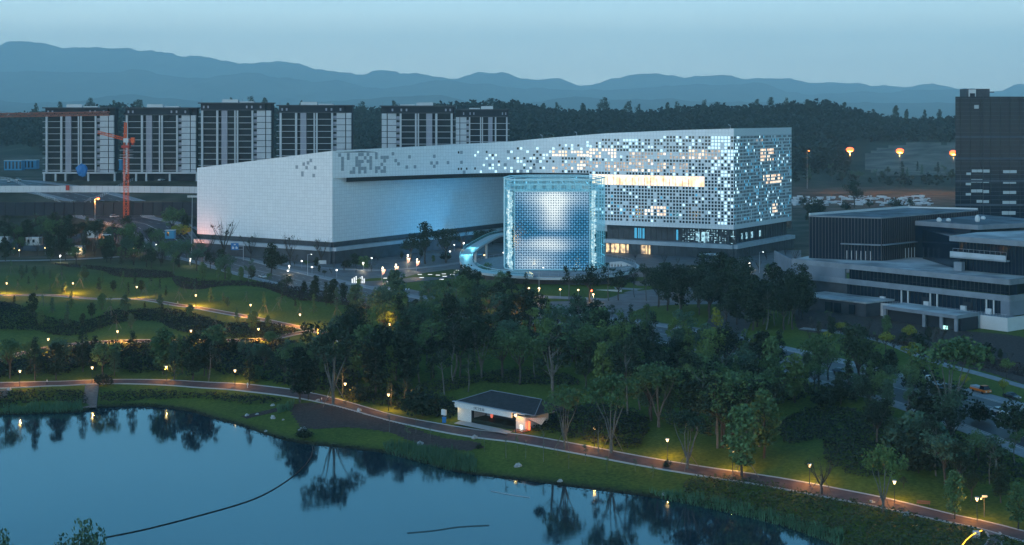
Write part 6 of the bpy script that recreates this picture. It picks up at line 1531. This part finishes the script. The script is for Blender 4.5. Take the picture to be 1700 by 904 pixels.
fill([(1330, 615), (1500, 655), (1560, 690), (1490, 700), (1380, 668), (1330, 655)], 18, ['broad', 'cone', 'oval'], ['D', 'M', 'B'], 6, 10, "on the verge of the right lawn by the road", 18)
fill([(1420, 700), (1560, 705), (1700, 760), (1700, 830), (1640, 850), (1560, 820), (1440, 740)], 26, ['broad', 'oval', 'broad', 'shrub', 'sparse'], ['D', 'D', 'B', 'M'], 5, 11, "in the dark planting at the lower right", 22)
fill([(1335, 540), (1440, 552), (1560, 572), (1690, 600), (1700, 616), (1560, 595), (1420, 572), (1335, 565)], 30, ['bare', 'shrub', 'oval', 'shrub', 'bare'], ['D', 'D', 'M'], 3, 7, "in front of the concrete building", 15)
fill([(1030, 470), (1100, 462), (1200, 455), (1330, 430), (1335, 462), (1200, 470), (1100, 476)], 15, ['bare', 'oval', 'broad'], ['D', 'D', 'M'], 4.5, 7.5, "on the right forecourt", 16)
fill([(1010, 436), (1100, 442), (1200, 442), (1330, 425), (1330, 418), (1200, 434), (1020, 428)], 11, ['bare', 'bare', 'shrub'], ['D'], 3, 5.5, "against the museum's glazed base", 16)
fill([(770, 425), (840, 408), (838, 392), (790, 392), (765, 405)], 7, ['broad', 'bare'], ['D'], 8, 12, "behind the curved ramp", 14)
fill([(560, 445), (690, 442), (760, 432), (750, 420), (600, 434)], 8, ['bare', 'shrub', 'oval'], ['D', 'M'], 2.5, 5, "on the museum forecourt", 18)
fill([(770, 455), (830, 468), (860, 478), (880, 490), (800, 492), (770, 480)], 8, ['oval', 'broad', 'cone'], ['D', 'M', 'D'], 6, 9, "at the left foot of the drum terrace", 14)
fill([(600, 700), (720, 722), (820, 738), (900, 748), (1060, 778), (1130, 790), (1100, 800), (900, 775), (760, 752), (640, 725)], 17, ['young', 'stick', 'stick'], ['M', 'B'], 2.8, 4.8, "on the pond bank below the lakeside path", 22)
fill([(1330, 345), (1540, 345), (1585, 352), (1420, 350), (1330, 375)], 9, ['broad', 'shrub'], ['D'], 7, 13, "behind the glass box beside the rubble strip", 14)
fill([(1330, 290), (1580, 285), (1580, 305), (1340, 305)], 20, ['sparse', 'broad', 'cone'], ['D', 'B', 'D'], 9, 16, "on the scrubby slope beyond the museum", 10)
tree(1418, 345, 'broad', 'D', 48, "big dark round tree before the rubble strip beyond the museum")
# --- labels that single out the scattered trees by size and by the nearest thing one can find
LMK = [((553, 640), "the tall forked tree"), ((825, 670), "the pavilion"), ((697, 738), "the large bank boulder"), ((915, 470), "the glass drum"), ((790, 430), "the curved ramp"), ((982, 490), "the red traffic signal"), ((1190, 570), "the golden feathery tree"),
       ((1125, 565), "the bright green feathery tree"), ((1043, 570), "the olive feathery tree"), ((980, 575), "the bright domed tree"), ((660, 550), "the lamp lit feathery tree"), ((515, 550), "the path junction"), ((150, 650), "the timber steps"), ((1529, 620), "the white van"), ((1628, 652), "the orange truck"),
       ((1660, 690), "the white saloon car"), ((391, 412), "the blue road sign"), ((209, 368), "the tower crane's foot"), ((552, 430), "the museum's near corner"), ((1216, 430), "the museum's right corner"), ((125, 415), "the pale kiosk"), ((57, 393), "the pinkish cabin"), ((1540, 540), "the open fronted annex"), ((1400, 520), "the left annex"),
       ((1340, 715), "the lobed dark bed"), ((1533, 835), "the park bench"), ((1466, 830), "the yellowish staked tree"), ((560, 433), "the white notice board"), ((1217, 445), "the round canopy"), ((1105, 478), "the zebra crossing"), ((660, 440), "the pink banner lamps"), ((430, 475), "the hedge swirl"), ((250, 530), "the wavy dark bed"),
       ((325, 500), "the upper path's bend"), ((60, 480), "the left end of the upper path"), ((200, 560), "the middle path"), ((580, 560), "the big round dark tree"), ((1575, 680), "the tall spreading tree"), ((1362, 670), "the big rounded shrub"), ((1634, 850), "the camera pole"), ((795, 740), "the ring shrub"), ((163, 350), "the sodium lamp"),
       ((1430, 400), "the glass box"), ((1400, 335), "the rubble strip"), ((276, 620), "the third lakeside lamp"), ((390, 625), "the fourth lakeside lamp"), ((33, 620), "the leftmost lakeside lamp"), ((1218, 690), "the large two tone tree cluster"), ((880, 600), "the light green lamp lit trees"), ((760, 560), "the middle of the tree belt"), ((1277, 456), "the white forecourt car"), ((937, 720), "the multi stemmed path tree"), ((1142, 740), "the arching propped tree"), ((1320, 640), "the light green upright tree"), ((690, 620), "the slim trunked tree"), ((855, 520), "the yellow feathery tree below the drum"), ((1060, 520), "the road island"), ((706, 420), "the big trees by the receding wall")]
def lab(o, px, py, kind, tint, h, where, extra=""):
    (lx, ly), nm = min(LMK, key=lambda q: (q[0][0]-px)**2+((q[0][1]-py)*1.6)**2)
    dx, dy = px-lx, (py-ly)*1.6
    side = ("far " if abs(dx) > 75 else "")+("right of" if dx > 0 else "left of") if abs(dx) > abs(dy) else ("in front of" if dy > 0 else "behind")
    small = {'shrub': 1.8, 'young': 4.4, 'stick': 4.4, 'bare': 4, 'round': 4}.get(kind, 9); sz = "low" if h < small*.85 else "tall" if h > small*1.2 else "middling"
    return f"{sz} {KNAME[kind]} {TNAME[tint]} {'shrub' if kind == 'shrub' else 'tree'} {side} {nm}{extra}"
byl = {}
for a in AUTO: byl.setdefault(lab(*a), []).append(a)
byg = {}
for o in [q for q in bpy.data.objects if q.type == 'EMPTY' and q.name.split(".")[0] == "globe_lamp"]:
    px, py = proj(*o.location); (lx, ly), nm = min(LMK, key=lambda q: (q[0][0]-px)**2+((q[0][1]-py)*1.6)**2); dx, dy = px-lx, (py-ly)*1.6
    side = ("far " if abs(dx) > 60 else "")+("right of" if dx > 0 else "left of") if abs(dx) > abs(dy) else ("in front of" if dy > 0 else "behind")
    byg.setdefault(f"tiny {'yellow' if 'yellow' in o['label'] else 'white'} globe lamp {side} {nm}", []).append((px, o))
for l_, L in byg.items():
    L.sort(key=lambda a: a[0])
    for k, (px, o) in enumerate(L): o['label'] = l_ if len(L) == 1 else f"{l_}, {('leftmost', 'second', 'third', 'fourth', 'fifth')[min(k, 4)]}"
for l_, L in byl.items():
    if len(L) == 1: L[0][0]['label'] = l_; continue
    L.sort(key=lambda a: -a[2])
    words = {2: ("nearer one", "farther one"), 3: ("nearest", "middle", "farthest"), 4: ("nearest", "second nearest", "third nearest", "farthest"), 5: ("nearest", "second nearest", "middle one", "fourth nearest", "farthest")}.get(len(L))
    for k, a in enumerate(L):
        if words: a[0]['label'] = f"{l_}, {words[k]}".replace('middling ', '').replace('tall tall', 'very tall') if len(l_.split()) > 14 else f"{l_}, {words[k]}".replace('tall tall', 'very tall')
        else: a[0]['label'] = l_; a[0]['group'] = l_+" group"
# --- individual trees on the far ridge line
random.seed(3)
for px, top, wd in ((60, 172, 8), (100, 170, 9), (150, 162, 18), (190, 166, 14), (230, 164, 16), (385, 161, 12), (415, 159, 16), (440, 163, 10), (478, 172, 7), (500, 168, 7), (520, 173, 7), (600, 168, 20), (655, 166, 16), (735, 174, 8), (795, 172, 10), (815, 162, 18), (838, 168, 14), (858, 166, 12), (902, 172, 9), (925, 169, 12), (968, 172, 9), (1002, 161, 22), (1042, 167, 16), (1060, 172, 12), (1108, 171, 8), (1125, 168, 12), (1168, 165, 12), (1190, 168, 14), (1255, 164, 16), (1280, 160, 12), (1305, 162, 12), (1340, 164, 12), (1378, 166, 12), (1402, 171, 9), (1450, 182, 7), (1487, 176, 10), (1505, 182, 7), (1535, 183, 7), (1560, 182, 8), (70, 230, 9), (1345, 168, 10)):
    Y = 2180; x, y, zt = PY(px, top, Y); z = H(x, Y); hgt = max(12, zt-z+1)
    tm, cm, h = P_('oval' if wd < 11 else 'broad', 'D', px % 3)
    o = empty("ridge_tree", (x, Y, z), px, "dark tree standing out on the far wooded ridge line", "tree", "dark trees standing out on the far ridge line"); s = hgt/h; wr = {True: 3.6, False: 8.0}[wd < 11]
    o.scale = (wd*Y/F/wr*1.0, wd*Y/F/wr*1.0, s); obj("trunk", tm, o); obj("crown", cm, o)
RL = []
for o in list(bpy.data.objects):
    if o.name.split(".")[0] == "ridge_tree" and o.type == 'EMPTY': RL.append(o)
RN = [(60, "left of the leftmost apartment block"), (110, "above the leftmost apartment block"), (170, "above the right end of the leftmost apartment block"), (230, "above the second apartment block"), (390, "above the third apartment block"), (430, "above the right end of the third block"), (490, "above the fourth block's left end"), (525, "above the fourth block's middle"), (600, "above the gap right of the fourth block"), (660, "above the fifth block"), (735, "where the fifth and sixth blocks meet"), (790, "above the smallest block"), (835, "just right of the smallest block"),
      (905, "above the museum roof's middle"), (968, "above the glass drum's right side"), (1002, "above the gallery strip's left end"), (1055, "above the gallery strip"), (1115, "above the golden feathery tree's left"), (1175, "above the golden feathery tree"), (1262, "above the museum's end face"), (1300, "above the museum's far right edge"), (1350, "just right of the museum"), (1400, "above the left sodium lamp"), (1490, "above the middle sodium lamp"), (1550, "left of the office tower")]
byr = {}
for o in RL:
    px = proj(*o.location)[0]; nm = min(RN, key=lambda q: abs(q[0]-px))[1]; sh_ = "round topped" if o.scale.x > 2.2 else "pointed"
    byr.setdefault(f"{sh_} dark ridge tree {nm}", []).append((px, o))
for l_, L in byr.items():
    L.sort(key=lambda a: a[0])
    for k, (px, o) in enumerate(L): o['label'] = l_ if len(L) == 1 else f"{l_}, {('left one', 'right one', 'rightmost')[min(k, 2)]}"
for o in bpy.data.objects:
    l_ = o.get("label")
    if l_:
        for w_ in ("middling ", "one", "the ", "broad crowned ", "the "):
            if len(l_.split()) <= 16: break
            l_ = l_.replace(w_, "", 1).strip()
        o["label"] = l_
# --- far wood as one mass
def wood(name, n_, yr, xr, cond, hh, rr_, label, per=22):
    Xs = rng.uniform(*xr, n_); Ys = rng.uniform(*yr, n_); k = cond(Xs, Ys); Xs, Ys = Xs[k], Ys[k]; Zs = hf(Xs, Ys); n2 = len(Xs)
    h_ = rng.uniform(*hh, n2); r_ = rng.uniform(*rr_, n2)
    D = rng.normal(size=(n2, per, 3)); D /= np.linalg.norm(D, axis=2)[:, :, None]; D[:, :, 2] = D[:, :, 2]*.9
    t = (D[:, :, 2:3]+1)/2
    C = np.stack([Xs, Ys, Zs+h_*.55], -1)[:, None, :]+D*np.stack([r_, r_, h_*.5], -1)[:, None, :]*np.concatenate([1.15-t*.5, 1.15-t*.5, np.ones_like(t)], 2)
    V, Q_ = leaf_quads(C.reshape(-1, 3), float(np.mean(r_))*.95, .3)
    o = obj(name, np_mesh(name, V, Q_, M_far), kind='stuff'); tag(o, label, "wood"); return o
def pxof(X, Y): return 850+F*X/Y
def cond_far(X, Y):
    u = pxof(X, Y); ok = (u > -150) & (u < 1850); v = HZ+F*(CH-hf(X, Y))/Y
    ok &= ~((u > 1405) & (v > 236) & (v < 300)); ok &= ~((u < 76) & (v > 244)); return ok
wood("far_wood", 11000, (1500, 2330), (-1100, 1100), cond_far, (9, 19), (4, 8), "dark wooded ridge stretching behind the whole scene")
wood("middle_wood", 1500, (1120, 1600), (-800, 800), lambda X, Y: cond_far(X, Y) & (((pxof(X, Y) > 1310) & (pxof(X, Y) < 1450) & (Y > 1340)) | ((pxof(X, Y) > 1400) & (Y < 1500) & (Y > 1330)) | (pxof(X, Y) < 330)), (5, 10), (2.5, 5), "scrubby thicket on the slope beyond the museum")
# grass strip and field beyond
patch("green_field_strip", [(1316, 303), (1420, 299), (1590, 305), (1590, 322), (1316, 324)], .35, mg)
M_field = mat("dry_field", (.060, .060, .050), .95, col2=(.17, .155, .12), vscale=.03)
mb = MB(); fx_ = np.linspace(1436, 1640, 22); fyy = np.linspace(232, 292, 14)
def ptf(px, py):
    # march to the far slope
    Y = 1200.0
    while Y < 2300:
        X = (px-850)/F*Y; z = CH-(py-HZ)/F*Y
        if z < float(hf(np.array([X]), np.array([Y]))[0])+1.2: break
        Y += 12
    return (X, Y, z+.6)
G_ = [[ptf(a, b_) for a in fx_] for b_ in fyy]
for i in range(13):
    for j in range(21):
        if ((j-10.5)/10.5)**2*.8+((i-7.5)/6.8)**2 > 1+.35*mnoise.noise(Vector((i*.7, j*.5, 0))) and j < 18: continue
        mb.quad(G_[i+1][j], G_[i+1][j+1], G_[i][j+1], G_[i][j])
mb.build("dry_field", M_field, kind='structure')
# --- ground cover beds (uncountable leaves)
def bed(name, poly, label, m_, dens=5.0, size=.55, h=(.12, .75), cat="ground cover", edge=.0):
    W_ = np.array([PT(x, y)[:2] for x, y in poly]); c_ = catmull([tuple(p) for p in W_]+[tuple(W_[0])], 2.0); W_ = np.array([(p.x, p.y) for p in c_[:-1]])
    x0, y0 = W_.min(0); x1, y1 = W_.max(0); n_ = int((x1-x0)*(y1-y0)*dens)
    X = rng.uniform(x0, x1, n_); Y = rng.uniform(y0, y1, n_); k = inside(X, Y, W_); X, Y = X[k], Y[k]
    Z = np.array([H(a, b_) for a, b_ in zip(X, Y)]) if len(X) < 3000 else hf(X, Y)
    bump_ = np.array([mnoise.noise(Vector((a*.25, b_*.25, 0))) for a, b_ in zip(X, Y)])
    Z = Z+rng.uniform(h[0], h[1], len(X))*(1+.7*bump_)
    V, Q_ = leaf_quads(np.stack([X, Y, Z], -1), size, .8)
    o = obj(name, np_mesh(name, V, Q_, m_), kind='stuff'); return tag(o, label, cat)
bed("groundcover", [(-60, 490), (0, 503), (60, 521), (120, 533), (155, 530), (185, 517), (230, 514), (262, 513), (310, 518), (350, 530), (380, 538), (430, 536), (470, 541), (495, 549), (478, 556), (440, 561), (350, 560), (310, 553), (280, 545), (262, 535), (230, 533), (200, 536), (170, 546), (140, 555), (95, 557), (60, 550), (0, 548), (-60, 545)], "wavy dark planting bed between the upper and middle paths", M_bed, 6)
bed("groundcover", [(-60, 620), (0, 603), (50, 589), (110, 578), (170, 573), (240, 571), (400, 570), (470, 566), (560, 590), (600, 640), (540, 652), (480, 642), (430, 630), (370, 622), (340, 613), (310, 611), (280, 616), (240, 620), (200, 618), (165, 611), (130, 613), (95, 624), (40, 622), (0, 630), (-60, 634)], "dark shrubby bed below the middle path", M_bed, 5, .7, (.2, 1.6))
bed("groundcover", [(82, 437), (150, 442), (200, 446), (275, 451), (288, 458), (270, 462), (200, 460), (165, 449), (110, 443)], "thin dark hedge band at the top of the upper lawn", M_bedr, 5)
bed("groundcover", [(285, 458), (330, 465), (430, 469), (520, 482), (610, 502), (640, 520), (600, 512), (540, 503), (480, 496), (430, 477), (370, 475), (330, 481), (300, 478), (288, 468)], "reddish dark hedge swirl at the back of the upper lawn", M_bedr, 5)
bed("groundcover", [(690, 640), (760, 628), (860, 612), (940, 622), (960, 640), (880, 640), (800, 636), (760, 648), (700, 652)], "dark bed curving behind the pavilion", M_bed, 5)
bed("groundcover", [(560, 655), (640, 640), (700, 655), (760, 670), (752, 695), (700, 690), (640, 676), (580, 668)], "dark bed beside the path left of the pavilion", M_bed, 6, .6, (.2, 1.2))
bed("groundcover", [(868, 692), (900, 682), (980, 673), (1040, 680), (1078, 702), (1072, 728), (1056, 746), (1000, 740), (930, 724), (872, 712)], "dark shrub bed right of the pavilion", M_bed, 6, .6, (.2, 1.2))
bed("groundcover", [(1291, 712), (1302, 695), (1340, 681), (1400, 676), (1440, 690), (1480, 700), (1560, 712), (1640, 735), (1700, 770), (1700, 800), (1640, 800), (1560, 780), (1530, 770), (1500, 776), (1480, 790), (1430, 793), (1395, 782), (1370, 766), (1367, 745), (1364, 731), (1340, 733), (1310, 738), (1295, 725)], "large dark lobed bed on the right lawn", M_bed, 6)
bed("groundcover", [(640, 600), (760, 585), (900, 590), (1060, 620), (1200, 655), (1320, 668), (1330, 640), (1180, 612), (1000, 580), (860, 560), (700, 545), (610, 560)], "dark undergrowth below the dense tree belt", M_bed, 6, .8, (.3, 3.0))
bed("rough_grass", [(1135, 802), (1180, 792), (1240, 797), (1330, 817), (1450, 840), (1560, 868), (1650, 890), (1720, 912), (1500, 960), (1400, 905), (1290, 868), (1200, 846), (1140, 834)], "rough tall grass covering the lower right bank", M_bedo, 7, .5, (.1, 1.0), "tall grass")
bed("groundcover", [(0, 652), (130, 650), (138, 672), (60, 668), (0, 682), (-40, 684)], "dark green planting between the two flights of timber steps", M_bed, 5)
bed("groundcover", [(168, 652), (250, 650), (380, 655), (470, 664), (420, 672), (330, 662), (250, 664), (170, 668)], "dark bed under the lakeside path right of the timber steps", M_bed, 5)
bed("groundcover", [(1380, 552), (1480, 572), (1560, 596), (1700, 625), (1700, 608), (1560, 580), (1440, 556)], "brown planting strip before the concrete building", M_bedr, 5)
patchm = MB()
def mulch(poly, nm="mulch_bed"):
    W_ = catmull([PT(x, y)[:2] for x, y in poly]+[PT(*poly[0])[:2]], 2.0)[:-1]; pl = np.array([(p.x, p.y) for p in W_]); x0, y0 = pl.min(0); x1, y1 = pl.max(0)
    xs = np.arange(x0, x1, .8); ys = np.arange(y0, y1, .8); m_ = MB()
    GXX, GYY = np.meshgrid(xs+.4, ys+.4); IN = inside(GXX, GYY, pl)
    for j in range(len(ys)):
        for i in range(len(xs)):
            if IN[j, i]:
                q_ = [(xs[i], ys[j]), (xs[i]+.8, ys[j]), (xs[i]+.8, ys[j]+.8), (xs[i], ys[j]+.8)]; m_.quad(*[(a, b_, H(a, b_)+.09) for a, b_ in q_])
    m_.build(nm, M_mulch, kind='structure')
mulch([(480, 676), (530, 670), (590, 684), (650, 700), (700, 716), (740, 730), (700, 730), (640, 717), (580, 710), (512, 712), (492, 698)])
mulch([(640, 712), (720, 726), (800, 736), (780, 748), (700, 738)])
mulch([(1322, 500), (1325, 545), (1400, 552), (1480, 572), (1560, 600), (1640, 618), (1760, 650), (1800, 600), (1700, 560), (1560, 545), (1440, 520)], 'planting_soil')
# reeds
def reeds(poly, label, dens=14, hh=(.6, 1.5)):
    W_ = np.array([PT(x, y)[:2] for x, y in poly]); x0, y0 = W_.min(0); x1, y1 = W_.max(0); n_ = int((x1-x0)*(y1-y0)*dens)
    X = rng.uniform(x0, x1, n_); Y = rng.uniform(y0, y1, n_); k = inside(X, Y, W_); X, Y = X[k], Y[k]; Z = np.maximum(hf(X, Y), ZW)-.1; n_ = len(X)
    h_ = rng.uniform(*hh, n_)*(1+.5*np.sin(X*.9)*np.sin(Y*.7)); a = rng.uniform(0, 6.28, n_); w = .07; dx, dy = np.cos(a)*w, np.sin(a)*w; lx, ly = rng.normal(size=n_)*.22, rng.normal(size=n_)*.22
    V = np.stack([np.stack([X-dx, Y-dy, Z], -1), np.stack([X+dx, Y+dy, Z], -1), np.stack([X+lx+dx*.3, Y+ly+dy*.3, Z+h_], -1), np.stack([X+lx-dx*.3, Y+ly-dy*.3, Z+h_], -1)], 1).reshape(-1, 3)
    o = obj("reeds", np_mesh("reeds", V, np.arange(n_*4).reshape(-1, 4), M_reed), kind='stuff'); tag(o, label, "reeds")
reeds([(636, 736), (690, 738), (745, 748), (792, 762), (790, 785), (740, 782), (690, 766), (640, 752)], "tufts of blue green reeds at the waterline below the boulder")
reeds([(1075, 818), (1130, 820), (1200, 834), (1300, 858), (1400, 885), (1400, 908), (1300, 874), (1200, 851), (1110, 833)], "long green reed fringe along the lower right bank")
reeds([(0, 678), (60, 674), (136, 670), (138, 684), (60, 687), (0, 688)], "soft reeds along the far left bank")
reeds([(458, 677), (475, 672), (490, 670), (485, 680), (462, 686)], "pale grass tuft in the dry stream bed", 18)
# dark overhanging grass at the shoreline
shp = [p for p in shore_px if -40 < p[0] < 1420]
for (i0, i1, lb) in ((0, 11, "dark grassy fringe along the left shore"), (11, 25, "dark grassy fringe along the middle shore")):
    seg = shp[i0:i1+1]
    if len(seg) > 2: bed("shore_fringe", [(x, y-3) for x, y in seg]+[(x, y+1.5) for x, y in seg[::-1]], lb, M_bed, 16, .35, (-.1, .45), "bank grass")
# trees past the three hundred that show largest are joined into one mass
TR = [o for o in bpy.data.objects if o.get("category") == "tree"]
bpy.context.view_layer.update()
def shown(o):
    x, y, z = o.location; px, py = proj(x, y, z)
    return (F/y*o.scale[2]) if -40 < px < 1740 and py < 960 else 0
TR.sort(key=shown, reverse=True)
VV, FF, MI, MS, base = [], [], [], [], 0
for o in TR[292:]:
    for c_ in list(o.children):
        me = c_.data; nv_ = len(me.vertices); co = np.empty(nv_*3, np.float32); me.vertices.foreach_get("co", co); co = co.reshape(-1, 3)
        M4 = np.array(o.matrix_world @ c_.matrix_local); co = co @ M4[:3, :3].T+M4[:3, 3]
        if me.materials[0] not in MS: MS.append(me.materials[0])
        mi_ = MS.index(me.materials[0]); lp = np.empty(len(me.loops), np.int32); me.loops.foreach_get("vertex_index", lp); tot = np.empty(len(me.polygons), np.int32); me.polygons.foreach_get("loop_total", tot)
        VV.append(co); FF.append((lp+base, tot)); MI.append(np.full(len(tot), mi_, np.int32)); base += nv_
        bpy.data.objects.remove(c_)
    bpy.data.objects.remove(o)
me = bpy.data.meshes.new("small_trees"); V = np.concatenate(VV); LP = np.concatenate([f[0] for f in FF]); TT = np.concatenate([f[1] for f in FF])
me.vertices.add(len(V)); me.vertices.foreach_set("co", V.astype(np.float32).ravel()); me.loops.add(len(LP)); me.loops.foreach_set("vertex_index", LP)
me.polygons.add(len(TT)); me.polygons.foreach_set("loop_start", np.concatenate([[0], np.cumsum(TT)[:-1]]).astype(np.int32))
for m_ in MS: me.materials.append(m_)
me.polygons.foreach_set("material_index", np.concatenate(MI)); me.update(calc_edges=True)
tag(obj("small_trees", me, kind='stuff'), "all the smaller and farther trees scattered over the park and ridge", "trees")
# ================================================================== HAZE
mh = bpy.data.materials.new("haze_air"); mh.use_nodes = True; n = mh.node_tree; n.nodes.clear()
o_ = n.nodes.new("ShaderNodeOutputMaterial"); pv = n.nodes.new("ShaderNodeVolumePrincipled"); pv.inputs["Color"].default_value = (.70, .97, 1.0, 1); pv.inputs["Density"].default_value = .000070; pv.inputs["Anisotropy"].default_value = -.15
n.links.new(pv.outputs[0], o_.inputs["Volume"])
m = MB(); m.box(-20000, 20000, -20000, 30000, -40, 1700); o = m.build("haze", mh, kind='stuff'); tag(o, "thin blue evening haze filling the valley", "haze")
bpy.context.view_layer.update()
print("TREES", NT, "OBJECTS", len(bpy.data.objects))
